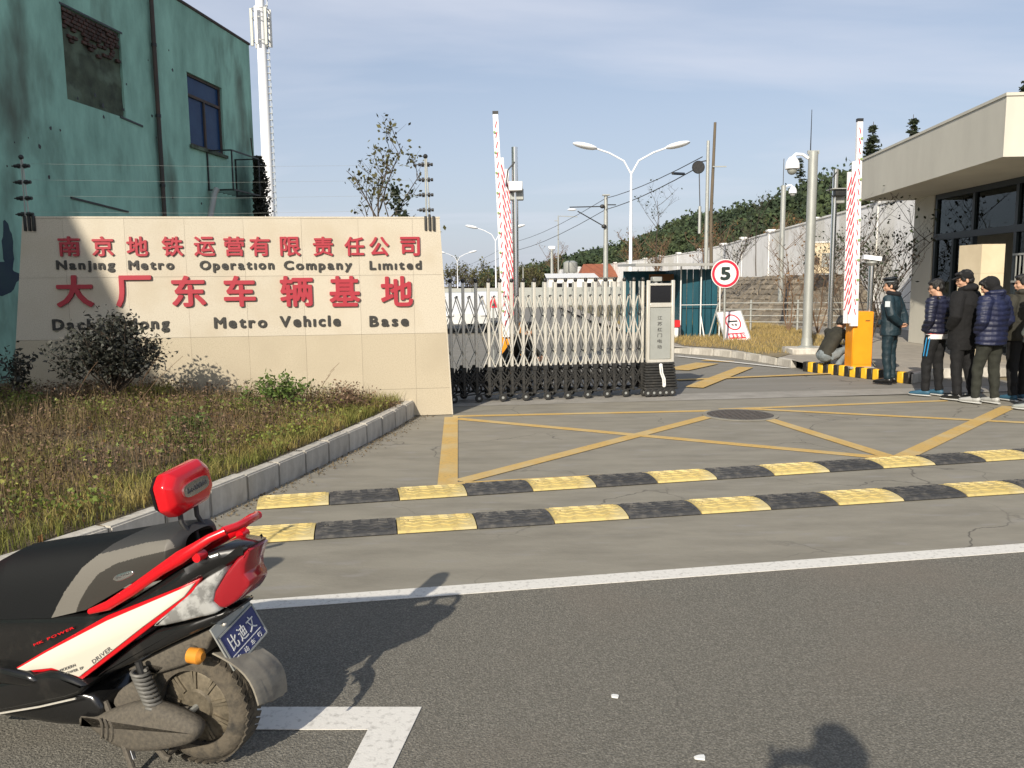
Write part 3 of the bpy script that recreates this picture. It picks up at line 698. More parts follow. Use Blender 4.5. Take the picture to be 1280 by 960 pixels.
# bolts, grit and small stones lying along the foot of the kerb and the sign wall
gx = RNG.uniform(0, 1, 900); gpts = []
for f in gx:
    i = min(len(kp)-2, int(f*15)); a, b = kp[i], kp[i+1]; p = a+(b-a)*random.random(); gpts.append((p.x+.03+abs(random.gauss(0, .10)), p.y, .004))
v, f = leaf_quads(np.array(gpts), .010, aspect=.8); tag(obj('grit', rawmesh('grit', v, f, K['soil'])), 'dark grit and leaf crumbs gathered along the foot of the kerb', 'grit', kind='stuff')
# ================================================================== TEAL BUILDING (left)
BD = Vector((.148, 1, 0)).normalized(); BN = Vector((BD.y, -BD.x, 0)); BO = Vector((-9.82, 0, 0))
def BP(px, py):                                            # pixel ray onto the facade plane -> (s, z)
    d = ray(px, py); t = BO.dot(BN)/d.dot(BN); p = d*t
    return ((p-BO).dot(BD), H+p.z)
BZ = BP(308, 55)[1]; SFAR = BP(316, 160)[0]; SNEAR = -9.0
tb = thing('teal_building', 'weathered teal rendered two storey building with a blue window behind the sign wall', 'building', BO, math.atan2(BD.y, BD.x))
# local frame: x along the facade (far = +), -y outwards, z up
wa, wb = BP(233, 87), BP(277, 112); wc_ = BP(236, 180)
W0, W1 = wa[0], wb[0]; WZ1 = (wa[1]+wb[1])/2; WZ0 = wc_[1]
pa_, pb_ = BP(75, 0), BP(150, 40); pc_ = BP(79, 122)
P0, P1, PZ1, PZ0 = pa_[0], pb_[0], (pa_[1]+pb_[1])/2-.05, pc_[1]
def facade(b, s0, s1, z0, z1, holes, dep=.14):
    xs = sorted({s0, s1, *[h[0] for h in holes], *[h[1] for h in holes]}); zs = sorted({z0, z1, *[h[2] for h in holes], *[h[3] for h in holes]})
    for xa, xb in zip(xs, xs[1:]):
        for za, zb in zip(zs, zs[1:]):
            cx, cz = (xa+xb)/2, (za+zb)/2
            if any(h[0] < cx < h[1] and h[2] < cz < h[3] for h in holes): continue
            b.add([(xa, 0, za), (xb, 0, za), (xb, 0, zb), (xa, 0, zb)], [(0, 1, 2, 3)])
    for h in holes:
        x0, x1, z0_, z1_ = h[:4]
        b.add([(x0,0,z0_),(x1,0,z0_),(x1,dep,z0_),(x0,dep,z0_)], [(0,1,2,3)]); b.add([(x0,0,z1_),(x1,0,z1_),(x1,dep,z1_),(x0,dep,z1_)], [(3,2,1,0)])
        b.add([(x0,0,z0_),(x0,0,z1_),(x0,dep,z1_),(x0,dep,z0_)], [(0,1,2,3)]); b.add([(x1,0,z0_),(x1,0,z1_),(x1,dep,z1_),(x1,dep,z0_)], [(3,2,1,0)])
b = MB(); facade(b, SNEAR, SFAR, -.1, BZ, [(W0, W1, WZ0, WZ1), (P0, P1, PZ0, PZ1)])
b.add([(SFAR, 0, -.1), (SFAR, 9, -.1), (SFAR, 9, BZ), (SFAR, 0, BZ)], [(0, 1, 2, 3)])
b.add([(SNEAR, 0, -.1), (SNEAR, 9, -.1), (SNEAR, 9, BZ), (SNEAR, 0, BZ)], [(3, 2, 1, 0)])
b.add([(SNEAR, 9, -.1), (SFAR, 9, -.1), (SFAR, 9, BZ), (SNEAR, 9, BZ)], [(3, 2, 1, 0)])
b.add([(SNEAR, 0, BZ), (SFAR, 0, BZ), (SFAR, 9, BZ), (SNEAR, 9, BZ)], [(0, 1, 2, 3)])
b.build('wall', K['teal'], tb, smooth=0)
MB().rbox(SNEAR-.03, SFAR+.03, -.035, 9.03, BZ+.004, BZ+.07, .02).build('roof_edge', K['rust'], tb)
MB().box(SNEAR, 7.5, .02, 6, BZ+.07, BZ+2.3).build('shadow_block', K['teal'], tb, smooth=0)  # unseen raised block, added and sized so its shadow edge crosses the sign wall
# window with blue panes
fr = MB(); t_ = .055
fr.box(W0, W1, .05, .12, WZ0, WZ0+t_).box(W0, W1, .05, .12, WZ1-t_, WZ1).box(W0, W0+t_, .05, .12, WZ0+t_, WZ1-t_).box(W1-t_, W1, .05, .12, WZ0+t_, WZ1-t_)
TR = WZ1-(WZ1-WZ0)*.30
fr.box(W0+t_, W1-t_, .045, .115, TR-.03, TR+.03).box((W0+W1)/2-.03, (W0+W1)/2+.03, .047, .113, WZ0+t_, TR-.03)
wn = fr.build('window', K['rust'], tb)
for (a, c, z0, z1) in ((W0+t_, W1-t_, TR+.03, WZ1-t_), (W0+t_, (W0+W1)/2-.03, WZ0+t_, TR-.03), ((W0+W1)/2+.03, W1-t_, WZ0+t_, TR-.03)):
    MB().box(a, c, .085, .093, z0, z1).build('pane', K['glassblue'], wn)
MB().box(W0-.05, W1+.05, -.06, .05, WZ0-.07, WZ0-.002).build('sill', K['tealpatch'], tb)
MB().box(W0, W1, .5, .52, WZ0-.2, WZ1+.2).build('room_curtain', K['navy'], tb)
MB().box(W0+.05, W1-.05, .22, .24, WZ0, WZ1).build('blind', mat('blue blind', (.035, .09, .20), .8), tb)
# bricked up opening: rough fill and a row of open bricks under the lintel
q = MB(); nx_, nz_ = 18, 16
for i in range(nx_+1):
    for j in range(nz_+1):
        q.v.append((P0+(P1-P0)*i/nx_, .045+.03*noise.noise(Vector((i*.4, j*.4, 1))), PZ0+(PZ1-PZ0)*j/nz_))
for i in range(nx_):
    for j in range(nz_): q.f.append((i*(nz_+1)+j, (i+1)*(nz_+1)+j, (i+1)*(nz_+1)+j+1, i*(nz_+1)+j+1))
q.build('rough_infill', K['tealpatch'], tb)
bm_ = MB().rbox(-.055, .055, -.03, .03, -.028, .028, .006).mesh('brick', K['brickdark'])
n = int((P1-P0)/.135)
for r in range(9):
    for i in range(n):
        if r > 3 and random.random() < .25+.06*r: continue
        x = P0+.07+i*(P1-P0-.1)/n+(.05 if r % 2 else 0); 
        if x > P1-.06: continue
        obj('brick', bm_, tb, (x, .03+random.uniform(-.02, .01), PZ1-.06-r*.068), (0, 0, random.uniform(-.05, .05)))
MB().box(P0-.03, P1+.05, -.012, .05, PZ1+.002, PZ1+.035).build('lintel', K['black'], tb)
# rusty downpipe with brackets
s0, zt0 = BP(189, 2); s1, _ = BP(198, 270)
sp = (s0+s1)/2
dp = MB().tube([(sp, -.07, .2), (sp, -.07, BZ-.1)], .045, n=10).build('downpipe', K['rust'], tb)
for z in np.arange(1, BZ, 1.4): MB().tube([(sp, -.07, z-.03), (sp, -.07, z+.03)], .056, n=10).build('pipe_bracket', K['black'], dp)
# iron cage bracket below the window
ca = BP(258, 192); cb = BP(300, 243); X0_, X1_ = ca[0], ca[0]+1.35; Z1_ = BP(262, 190)[1]; Z0_ = BP(262, 238)[1]
q = MB(); o_ = .62
for z in (Z0_, Z1_):
    q.bar((X0_, -o_, z), (X1_, -o_, z), .03, .03).bar((X0_, 0, z), (X0_, -o_, z), .03, .03).bar((X1_, 0, z), (X1_, -o_, z), .03, .03)
for x in (X0_, X1_): q.bar((x, -o_, Z0_), (x, -o_, Z1_), .03, .03)
for k in range(1, 6): q.bar((X0_+(X1_-X0_)*k/6, 0, Z0_), (X0_+(X1_-X0_)*k/6, -o_, Z0_), .015, .015)
q.bar((X0_, -.02, Z0_), (X0_, -.02, Z1_), .03, .03).bar((X1_, -.02, Z0_), (X1_, -.02, Z1_), .03, .03)
q.build('iron_bracket', K['black'], tb)
a = BP(257, 236); c = BP(246, 275)
MB().tube([(a[0]+.05, -.25, a[1]), (a[0]-.02, -.22, a[1]-.12), (c[0], -.12, c[1]-.7)], .07, n=10).build('drain_pipe', K['panelgrey'], tb)
# patches of dark blue paint low on the wall
for (x0, y0, x1, y1, sd_) in ((0, 280, 20, 345, 1), (-20, 330, 26, 365, 2)):
    s0, z1 = BP(max(x0, -60), y0); s1, z0 = BP(x1, y1); q = []; n = 22; rd = random.Random(sd_)
    for i in range(n):
        an = 6.283*i/n; r = rd.uniform(.8, 1.1); q.append(((s0+s1)/2+math.cos(an)*(s1-s0)/2*r, -.001*sd_-.002, (z0+z1)/2+math.sin(an)*(z1-z0)/2*r*1.2))
    MB().prism(q, (0, 1, 0), .002).build('paint_patch', K['navy'], tb, smooth=0)
for (a_, b_) in (((88, 247), (160, 265)), ((150, 146), (178, 158))):   # cracks / iron strips
    p, r_ = BP(*a_), BP(*b_)
    MB().bar((p[0], -.01, p[1]), (r_[0], -.01, r_[1]), .02, .035).build('iron_strip', K['black'], tb)
rd = random.Random(3)
for k in range(22):                                         # broken off render chips
    p = BP(rd.uniform(5, 300), rd.uniform(40, 265)); r = rd.uniform(.015, .045)
    MB().prism([(p[0]+r*math.cos(j)*rd.uniform(.6, 1), -.003, p[1]+r*math.sin(j)*rd.uniform(.6, 1.3)) for j in (0, 1, 2.1, 3.1, 4.2, 5.3)], (0, 1, 0), .004).build('render_chip', K['black'], tb, smooth=0)
# climbing plant on the far corner
ivl = []
for k in range(2600):
    px = 316+abs(RNG.normal())*7+RNG.uniform(0, 8); py = RNG.uniform(196, 275)
    if px > 322+(py-196)*.32 + RNG.uniform(0, 8): px = 318+RNG.uniform(0, 6)
    p = YP(px, py, 20.6 + RNG.uniform(-.2, .5)); ivl.append(tuple(p))
ivl = np.array(ivl); base = Vector((float(ivl[:, 0].mean()), 20.7, .1))
iv = thing('climbing_plant', 'dark climbing plant hanging on the far corner of the teal building', 'climbing plant', base)
v, f = leaf_quads(ivl-np.array(tuple(base)), .05); obj('foliage', rawmesh('foliage', v, f, K['ivy']), iv)
MB().tube([(-.1, -.1, 0), (.0, .05, 2.5), (-.15, 0, 5.3)], .04, n=6, r2=.015).tube([(.1, .1, 0), (.25, .05, 2.0), (.1, 0, 4.1)], .03, n=6, r2=.01).build('stem', K['bark'], iv)

# ================================================================== TELECOM MAST
b0 = YP(341, 352, 58); base = Vector((b0.x, 58, 0))
tm = thing('telecom_mast', 'tall white telecom mast with antenna panels rising behind the teal building', 'telecom mast', base)
MB().tube([(0, 0, 0), (0, 0, 12), (0, 0, 27)], [.44, .37, .26], n=20).build('pole', K['lampwhite'], tm)
for zc in (19.2, 22.6):
    for z in (zc-.6, zc+.9, zc+1.5):
        MB().lathe([(.55, z), (.6, z), (.6, z+.05), (.55, z+.05)], n=16, ring=True).build('antenna_ring', K['galv'], tm)
    for k in range(6):
        an = k*math.pi/3+.3; x, y = math.cos(an)*.62, math.sin(an)*.62
        MB().rbox(x-.1, x+.1, y-.06, y+.06, zc-.9, zc+1.6, .02).build('antenna_panel', K['panelgrey'] if k % 2 else K['white'], tm)
q = MB()
for z in np.arange(3, 24, .45): q.box(.36, .5, -.12, .12, z, z+.03)
q.box(.48, .5, -.13, -.11, 3, 24).box(.48, .5, .11, .13, 3, 24).build('ladder', K['galv'], tm)

# ================================================================== SLIDING GATE
g0 = Vector((-1.02, 11.22, 0)); g1 = Vector((2.46, 11.92, 0)); gd = (g1-g0).normalized(); gang = math.atan2(gd.y, gd.x)
gate = thing('folding_gate', 'long folding steel trellis gate on small wheels across the entrance', 'gate', g0, gang)
def GP(px, py=420):
    n2 = Vector((-gd.y, gd.x, 0)); d = ray(px, py); t = g0.dot(n2)/Vector((d.x, d.y, 0)).dot(n2)
    return (Vector((d.x*t, d.y*t, 0))-g0).dot(gd), H+d.z*t
pxs = [540+v/4 for v in (95, 158, 222, 285, 342, 400, 457, 513, 567, 618, 668, 717, 768, 817, 866, 912, 960, 1007, 1052)]
us = [GP(p)[0] for p in pxs]; us = [us[0]-.17] + us
PT = 1.70                                                   # post top
postm = MB().rbox(-.021, .021, -.014, .014, 0, PT-.50, .006).mesh('post', K['steel'])
capm = MB().lathe([(.016, 0), (.028, .012), (.03, .035), (.020, .055), (.0, .062)], n=10).mesh('post_cap', K['black'])
legm = MB().rbox(-.019, .019, -.02, .02, .10, .50, .004).box(-.03, .03, -.03, .03, .44, .50).mesh('cart_leg', K['dblack'])
whm = MB().lathe([(.018, -.016), (.05, -.016), (.058, -.008), (.058, .008), (.05, .016), (.018, .016)], n=14, axis='y').mesh('wheel', K['dblack'])
hubm = MB().lathe([(.0, -.019), (.020, -.019), (.020, .019), (.0, .019)], n=8, axis='y').mesh('wheel_hub', K['galv'])
jm = MB().lathe([(.0, -.02), (.017, -.02), (.017, .02), (.0, .02)], n=8, axis='y').mesh('joint', K['black'])
DY = .40; DP = .20
postb = MB().rbox(-.014, .014, -.010, .010, 0, PT-.50, .004).mesh('post', K['galv'])
for r, dy in enumerate((0, DY)):
    for i, u in enumerate(us):
        uu = u + (0 if r == 0 else .02)
        p = obj('post', postm if r == 0 else postb, gate, (uu, DP if r else 0, .50)); r == 0 and obj('post_cap', capm, p, (0, 0, PT-.505))
        obj('cart_leg', legm, gate, (uu, dy, 0))
        if i % 2 == (1 if r == 0 else 0):
            w_ = obj('wheel', whm, gate, (uu+.02, dy-.03, .06)); obj('wheel_hub', hubm, w_)
# thin sheared bars: zigzag between posts and mid joints
def barm(dx, dz):
    return MB().bar((0, 0, 0), (dx, 0, dz), .018, .026, up=(0, 1, 0)).mesh('trellis_bar', K['steel'])
nodes = [1.50, 1.22, .98, .70, .50]
for i in range(len(us)-1):
    um = (us[i]+us[i+1])/2
    for k in range(4):
        za, zb = nodes[k], nodes[k+1]
        for side in (0, 1):
            up_ = us[i+side]
            a, b = ((um, za), (up_, zb)) if k % 2 == 0 else ((up_, za), (um, zb))
            yy = -.022 if side else .020
            o = MB().bar((a[0], yy, a[1]), (b[0], yy, b[1]), .012, .036 if (b[0] > a[0]) else .022, up=(0, 1, 0)).build('trellis_bar', K['steel'], gate)
    obj('joint', jm, gate, (um, 0, 1.50)); 
q = MB()
for i in range(len(us)-1):                                  # rear trellis and cross links, joined: hidden behind the front row
    um = (us[i]+us[i+1])/2
    for k in range(4):
        za, zb = nodes[k], nodes[k+1]
        for side in (1,):
            up_ = us[i+side]; a, b = ((um, za), (up_, zb)) if k % 2 == 0 else ((up_, za), (um, zb))
            q.bar((a[0], DP-.01+.03*side, a[1]), (b[0], DP-.01+.03*side, b[1]), .010, .018, up=(0, 1, 0))
q.build('rear_trellis', K['galv'], gate, kind='stuff')
q = MB()
for i, u in enumerate(us):
    for z in (.13, .30, .44): q.bar((u, .0, z), (u, DY, z), .022, .022)
    for z, zz in ((.12, .42), (.42, .14), (.26, .34), (.20, .47), (.46, .28), (.34, .16), (.10, .12)):
        if i < len(us)-1:
            q.bar((u, .0, z), (us[i+1], .0, zz), .016, .02, up=(0, 1, 0)); q.bar((u, DY, z), (us[i+1], DY, zz), .016, .02, up=(0, 1, 0)); q.bar((u, .0, z), ((us[i+1]+u)/2, DY/2, zz), .014, .018); q.bar(((us[i+1]+u)/2, DY/2, zz), (us[i+1], DY, z), .014, .018)
q.build('cart_links', K['dblack'], gate, kind='stuff')
q = MB()
for i in range(len(us)-1):
    for k in (1, 3): q.bar((us[i+1], -.0, nodes[k]), (us[i+1]+.0, DP, nodes[k]), .012, .012)
q.build('tie_rods', K['black'], gate, kind='stuff')
# motor head at the right end
ua, ub_ = GP(806)[0], GP(839.5)[0]
zz0 = GP(822, 452)[1]; zz1 = GP(822, 352)[1]
for u in (ua+.02, ub_-.02): MB().rbox(u-.025, u+.025, -.10, -.05, zz0, zz1+.02, .008).build('head_frame_post', K['steel'], gate)
for a_ in ((ua, ub_, -.098, -.052, zz0-.005, zz0+.04), (ua+.045, ub_-.045, -.095, -.055, GP(822, 383)[1]-.01, GP(822, 380)[1]+.02), (ua+.045, ub_-.045, -.095, -.055, GP(822, 357)[1], GP(822, 355)[1]+.01)):
    MB().rbox(*a_).build('head_frame_rail', K['steel'], gate)
zs0, zs1 = GP(822, 380)[1]+.02, GP(822, 357)[1]
MB().rbox(ua+.046, ub_-.046, -.075, .35, zs0, zs1, .008).build('display_box', K['screen'], gate)
MB().rbox(ua+.046, ub_-.046, -.08, .35, zz0+.041, GP(822, 383)[1]-.012, .008).build('head_panel', K['panelgrey'], gate)
MB().rbox(ua+.10, ua+.24, -.06, .06, zz1-.0, zz1+.07, .01).build('head_lamp', K['panelgrey'], gate)
MB().box(ua+.14, ua+.18, -.02, .02, zs1, zz1).build('lamp_bracket', K['white'], gate)
for k, ch in enumerate('江苏红门电动'):
    zc = GP(822, 397+k*7.2)[1]; uc = GP(822)[0]; put_glyph(ch, uc-.035, uc+.035, zc-.027, zc+.027, K['printgrey'], gate, .004, .005, 'print_character', y=-.081)
# pleated black skirt
q = MB(); n = 10
for k in range(n):
    z0 = .10+(zz0-.10)*k/n; z1 = .10+(zz0-.10)*(k+1)/n; ex = .05*(1-k/n)
    q.rbox(ua-.02-ex*.6, ub_+ex, -.12-ex*.5, .40, z0+.004, z1-.003, .008)
q.build('rubber_skirt', K['dblack'], gate)
q = MB(); uc = (ua+ub_)/2
q.tube([(uc-.03, -.155, zz0-.05), (uc-.02, -.16, zz0-.15), (uc+.015, -.165, zz0-.24), (uc+.02, -.17, zz0-.33)], .012, n=6)
q.tube([(uc+.0, -.155, zz0-.05), (uc+.01, -.16, zz0-.15), (uc+.045, -.165, zz0-.24), (uc+.05, -.17, zz0-.33)], .012, n=6)
q.ell((uc-.015, -.155, zz0-.04), (.028, .012, .028)).ell((uc+.035, -.17, zz0-.34), (.028, .012, .028)).build('skirt_emblem', K['white'], gate)
for k in range(5): w_ = obj('wheel', whm, gate, (ua+.0+k*.095, -.14, .06)); obj('wheel_hub', hubm, w_)
# ================================================================== RIGHT SIDE: PAVEMENT, PAINTED KERB, GRASS
PZ = .15
q0, q1, q2, q3, q4 = G(842, 441), G(905, 445), G(985, 458), G(1003, 463), G(1137, 479)
q5 = Vector((7.4, 13.75, 0)); q6 = Vector((9.2, 13.9, 0))
edge = [Vector((3.4, 34, 0)), Vector((3.9, 26, 0)), q0, q1, q2, q3, q4, q5, q6, Vector((34, 13.2, 0)), Vector((34, 60, 0)), Vector((3.4, 60, 0))]
sheet('pavement', [(p.x, p.y) for p in edge], PZ-.006, K['pave'])
pk = thing('pavement_kerb', None, None, (6, 20, 0)); pk['kind'] = 'structure'
def kerbrun(pts, step, root, hgt=.15, wd_=.12, mats=('kerb',), name='kerb_stone', proud=0.0):
    st = resample([(p.x, p.y) for p in pts], step)
    for i, (a, b) in enumerate(zip(st, st[1:])):
        d = (b-a).normalized(); n = Vector((-d.y, d.x, 0)); c = (a+b)/2 + n*(wd_/2-proud)
        ln = (b-a).length-.008
        q = MB().rbox(-ln/2, ln/2, -wd_/2, wd_/2, -.02, hgt+random.uniform(-.002, .003), .012)
        o = q.build(name, K[mats[i % len(mats)]], root, loc=c-root.location); o.rotation_euler = (0, 0, math.atan2(d.y, d.x))
# (edge direction runs so that the pavement lies to its left)
kerbrun([Vector((3.9, 26, 0)), q0, q1, q2, q3], .6, pk)
kerbrun([q4+Vector((.05, .02, 0)), q5, q6, Vector((20, 13.5, 0))], .6, pk)
K['kerbyellow'] = mat('yellow kerb paint', (.74, .44, .02), .6, col2=(.5, .33, .08), scale=12, lo=.55, hi=.8)
K['kerbblack'] = mat('black kerb paint', (.018, .016, .014), .6, col2=(.06, .05, .04), scale=12, lo=.5, hi=.8)
pkk = thing('painted_kerb', 'yellow and black striped kerb in front of the orange barrier box and the guard', 'striped kerb', (q3+q4)/2)
nst = 19; 
kerbrun([q3, q4], (q4-q3).length/nst-.0005, pkk, hgt=.17, mats=('kerbblack', 'kerbyellow'), name='painted_block', proud=.006)
gp_ = [q0+Vector((.3, .2, 0)), q1+Vector((.1, .25, 0)), q2+Vector((-.1, .3, 0)), G(1000, 447)+Vector((0, 0, 0)), Vector((8.2, 19.5, 0)), Vector((9.4, 27, 0)), Vector((9.8, 60, 0)), Vector((4.2, 60, 0)), Vector((4.1, 26, 0))]
sheet('grass_verge', [(p.x, p.y) for p in gp_], PZ+.004, K['dirt'])
def inpoly(x, y, P_):
    r = np.zeros(len(x), bool); n = len(P_)
    for i in range(n):
        a, b = P_[i], P_[(i+1) % n]
        c = ((a.y > y) != (b.y > y)) & (x < (b.x-a.x)*(y-a.y)/(b.y-a.y+1e-12)+a.x); r ^= c
    return r
x = RNG.uniform(4, 9.8, 26000); y = RNG.uniform(17, 32, 26000); k_ = inpoly(x, y, gp_); x, y = x[k_], y[k_]
blade_obj('verge_grass', x, y, np.full(len(x), PZ), RNG.uniform(.04, .13, len(x)), .006, K['strawgrass'], 1.0, 'straw coloured winter grass on the verge under the round sign', 'grass')

# ================================================================== TEAL SHED, SIGNS
y0s = 22.9
def shedpt(px, py, y=y0s): return YP(px, py, y)
L0 = shedpt(850, 428).x; R0 = shedpt(896, 428).x; LL = shedpt(822, 428).x
zr = shedpt(870, 332).z
sh = thing('guard_shed', 'small teal sheet metal shed with white roof edge and white corner poles', 'shed', (LL, y0s, PZ))
def W(b, n, m_, par, **k): return b.build(n, K[m_], par, world=True, **k)
n = 6
for i in range(n):
    a, b = L0+(R0-L0)*i/n, L0+(R0-L0)*(i+1)/n
    W(MB().rbox(a+.006, b-.006, y0s, y0s+.04, PZ, zr-.1, .012), 'wall_panel', 'tealsheet', sh)
for i in range(4):
    a, b = y0s+.05+i*.6, y0s+.05+(i+1)*.6
    W(MB().rbox(L0+.0, L0+.04, a+.006, b-.006, PZ, zr-.1, .012), 'wall_panel', 'tealsheet', sh)
W(MB().box(L0-1.3, L0, y0s+2.4, y0s+2.45, PZ, zr-.1), 'back_wall', 'tealsheet', sh)
W(MB().box(R0-.04, R0, y0s+.05, y0s+2.4, PZ, zr-.1), 'side_wall', 'tealsheet', sh)
W(MB().box(L0-.75, L0-.02, y0s+.9, y0s+.93, zr-.42, zr-.22), 'name_board', 'brownboard', sh)
q = MB()
for k in range(9): q.box(L0-.60, L0-.08, y0s+.95, y0s+1.15, PZ+.25+k*.17, PZ+.27+k*.17)
for x_ in (L0-.62, L0-.36, L0-.08): q.box(x_-.012, x_+.012, y0s+.94, y0s+1.16, PZ, zr-.45)
W(q, 'shelf_rack', 'white', sh)
xr0 = shedpt(787, 333).x; xr1 = shedpt(899, 328).x
W(MB().prism([(xr0, y0s-1.1, zr-.02), (xr1, y0s-.5, zr-.02), (xr1, y0s+2.6, zr+.05), (xr0, y0s+2.6, zr+.05)], (0, 0, 1), .07), 'roof', 'greyroof', sh)
for x_ in (shedpt(849, 400).x, shedpt(874, 400).x, R0+.02): W(MB().tube([(x_, y0s-.16, PZ), (x_, y0s-.16, zr-.02)], .020, n=8), 'roof_post', 'white', sh)
W(MB().tube([(shedpt(849, 400).x, y0s-.17, shedpt(860, 381).z), (R0+.02, y0s-.17, shedpt(860, 381).z)], .010, n=6), 'cross_rail', 'white', sh)
W(MB().tube([(shedpt(882, 428).x, y0s-.35, PZ), (shedpt(896, 378).x, y0s-.2, shedpt(896, 378).z)], .02, n=6), 'brace', 'galv', sh)
W(MB().tube([(shedpt(876, 428).x, y0s-.4, PZ), (shedpt(874, 395).x, y0s-.2, shedpt(874, 395).z)], .018, n=6), 'brace', 'white', sh)
p = G(842, 431, PZ)
t = thing('red_box', 'red box on a white stand beside the left post of the teal shed', 'box', YP(842, 424, 22.4)); t.location.z = PZ+.0
MB().rbox(-.14, .16, -.1, .1, .30, .50, .01).build('crate', K['red'], t); MB().rbox(-.1, .12, -.08, .08, .0, .298, .02).build('stand', K['white'], t)
# round speed limit sign
yf = 20.7; c = YP(906.5, 342, yf); r_ = .365
t = thing('speed_limit_sign', 'round white speed limit sign with red rim and black number 5', 'traffic sign', (c.x, yf, PZ))
W(MB().tube([(c.x+.02, yf+.03, PZ), (c.x, yf+.03, c.z+.3)], .03, n=10), 'pole', 'galv', t)
W(MB().lathe([(.0, 0), (r_, 0), (r_, .012), (0, .012)], c+Vector((0, -.02, 0)), n=40, axis='y'), 'disc', 'signwhite', t)
W(MB().lathe([(r_-.085, -.006), (r_-.02, -.006), (r_-.02, 0), (r_-.085, 0)], c+Vector((0, -.022, 0)), n=40, axis='y', ring=True), 'red_rim', 'signred', t)
put_glyph('5', -.13+c.x-c.x, .13, c.z-PZ-.17, c.z-PZ+.17, K['signblack'], t, .008, .035, 'numeral', y=-.024)
# leaning notice board
yb = 21.2; cs = [YP(909.5, 430, yb), YP(939, 428, yb), YP(927, 391, yb+.55), YP(896.5, 391, yb+.55)]
bo = (cs[0]+cs[1])/2; bo.z = PZ
nb = thing('notice_board', 'white and pink notice board leaning on a grey frame below the round sign', 'notice board', bo)
U = (cs[1]-cs[0]); Vv = (cs[3]-cs[0]); nn = U.cross(Vv).normalized()
if nn.y > 0: nn = -nn
def bp(u, v, o=0): return cs[0] + U*u + Vv*v + nn*o
def bquad(u0, u1, v0, v1, o, th): return MB().prism([bp(u0, v0, o), bp(u1, v0, o), bp(u1, v1, o), bp(u0, v1, o)], nn, th)
W(bquad(-.06, 1.06, -.04, 1.04, -.05, .045), 'board_frame', 'galv', nb)
W(bquad(0, 1, 0, 1, -.003, .006), 'board_face', 'signpink', nb)
ring = MB(); cc = (.53, .66); nseg = 32
pts = [bp(cc[0]+.30*math.cos(6.283*i/nseg), cc[1]+.235*math.sin(6.283*i/nseg), .012) for i in range(nseg+1)]
W(ring.tube(pts, .018, n=4), 'circle_mark', 'signred', nb)
W(bquad(.33, .73, .665, .715, .004, .006), 'bar_mark', 'signblack', nb)
W(bquad(.16, .86, .14, .32, .004, .005), 'red_strip', 'signred', nb)
def glyph_on(ch, u, v, su, sv, m_, name, par, bold=.02):
    me, mn, mxx = glyph(ch, bold); co = []
    bm = bmesh.new(); bm.from_mesh(me)
    for v_ in bm.verts:
        fu = (v_.co.x-mn[0])/(mxx[0]-mn[0])-.5; fv = (v_.co.y-mn[1])/(mxx[1]-mn[1])-.5
        v_.co = bp(u+fu*su, v+fv*sv, .012+.004*(v_.co.z-mn[2])) - origin_of(par)
    m2 = bpy.data.meshes.new(name); bm.to_mesh(m2); bm.free(); m2.materials.append(m_); return obj(name, m2, par)
for k, ch in enumerate('检查'): glyph_on(ch, .47+.14*k, .58, .11, .075, K['printgrey'], 'print_character', nb, .01)
for k, ch in enumerate('停车登记'): glyph_on(ch, .25+.175*k, .23, .14, .11, K['signwhite'], 'print_character', nb, .02)
for u in (.0, .97):
    W(MB().bar(bp(u, -.04, -.03), Vector((bp(u, 0).x+.02, bp(u, 0).y+.02, PZ)), .035, .035), 'front_leg', 'galv', nb)
    W(MB().bar(bp(u+.05, .6, -.06), Vector((bp(u, .5).x+.35, yb+1.2, PZ)), .03, .03), 'rear_leg', 'galv', nb)

# ================================================================== POLES ON THE PAVEMENT
def dome(t, x, y, z, s=1.0, side=-1):                      # dome camera on a bent arm, world coordinates
    a = MB().tube([(x, y, z+.16*s), (x+side*.12*s, y, z+.24*s), (x+side*.26*s, y, z+.25*s), (x+side*.32*s, y, z+.19*s)], .032*s, n=8)
    a = W(a, 'camera_arm', 'lampwhite', t)
    cx = x+side*.33*s
    h_ = W(MB().lathe([(.02*s, .2*s), (.07*s, .19*s), (.13*s, .10*s), (.15*s, 0), (.15*s, -.05*s), (.12*s, -.06*s)], (cx, y, z), n=18), 'camera_housing', 'lampwhite', t)
    W(MB().ell((cx, y, z-.07*s), (.105*s, .105*s, .105*s), 14, 8), 'camera_dome', 'panelgrey', t)
b = G(1008, 441, PZ); zt = b.y*0 + YP(1011, 190, b.y).z
t = thing('camera_pole', 'thick grey pole with white dome camera and lightning rod on top', 'camera pole', b)
W(MB().tube([(b.x, b.y, PZ), (b.x, b.y, zt)], .098, n=20), 'pole', 'galv', t)
W(MB().lathe([(.2, 0), (.2, .03), (.12, .06), (.11, .22)], (b.x, b.y, PZ+.10), n=16), 'base_flange', 'galv', t)
W(MB().rbox(b.x-.42, b.x+.5, b.y-.35, b.y+.35, PZ-.02, PZ+.12, .02), 'plinth', 'kerb', t)
W(MB().tube([(b.x-.06, b.y, zt), (b.x-.06, b.y, YP(1008, 137, b.y).z)], .012, n=6, r2=.006), 'lightning_rod', 'black', t)
W(MB().box(b.x-.12, b.x+.12, b.y-.02, b.y+.02, zt-.04, zt+.03), 'top_plate', 'galv', t)
dome(t, b.x-.1, b.y, YP(990, 208, b.y).z, 1.0)
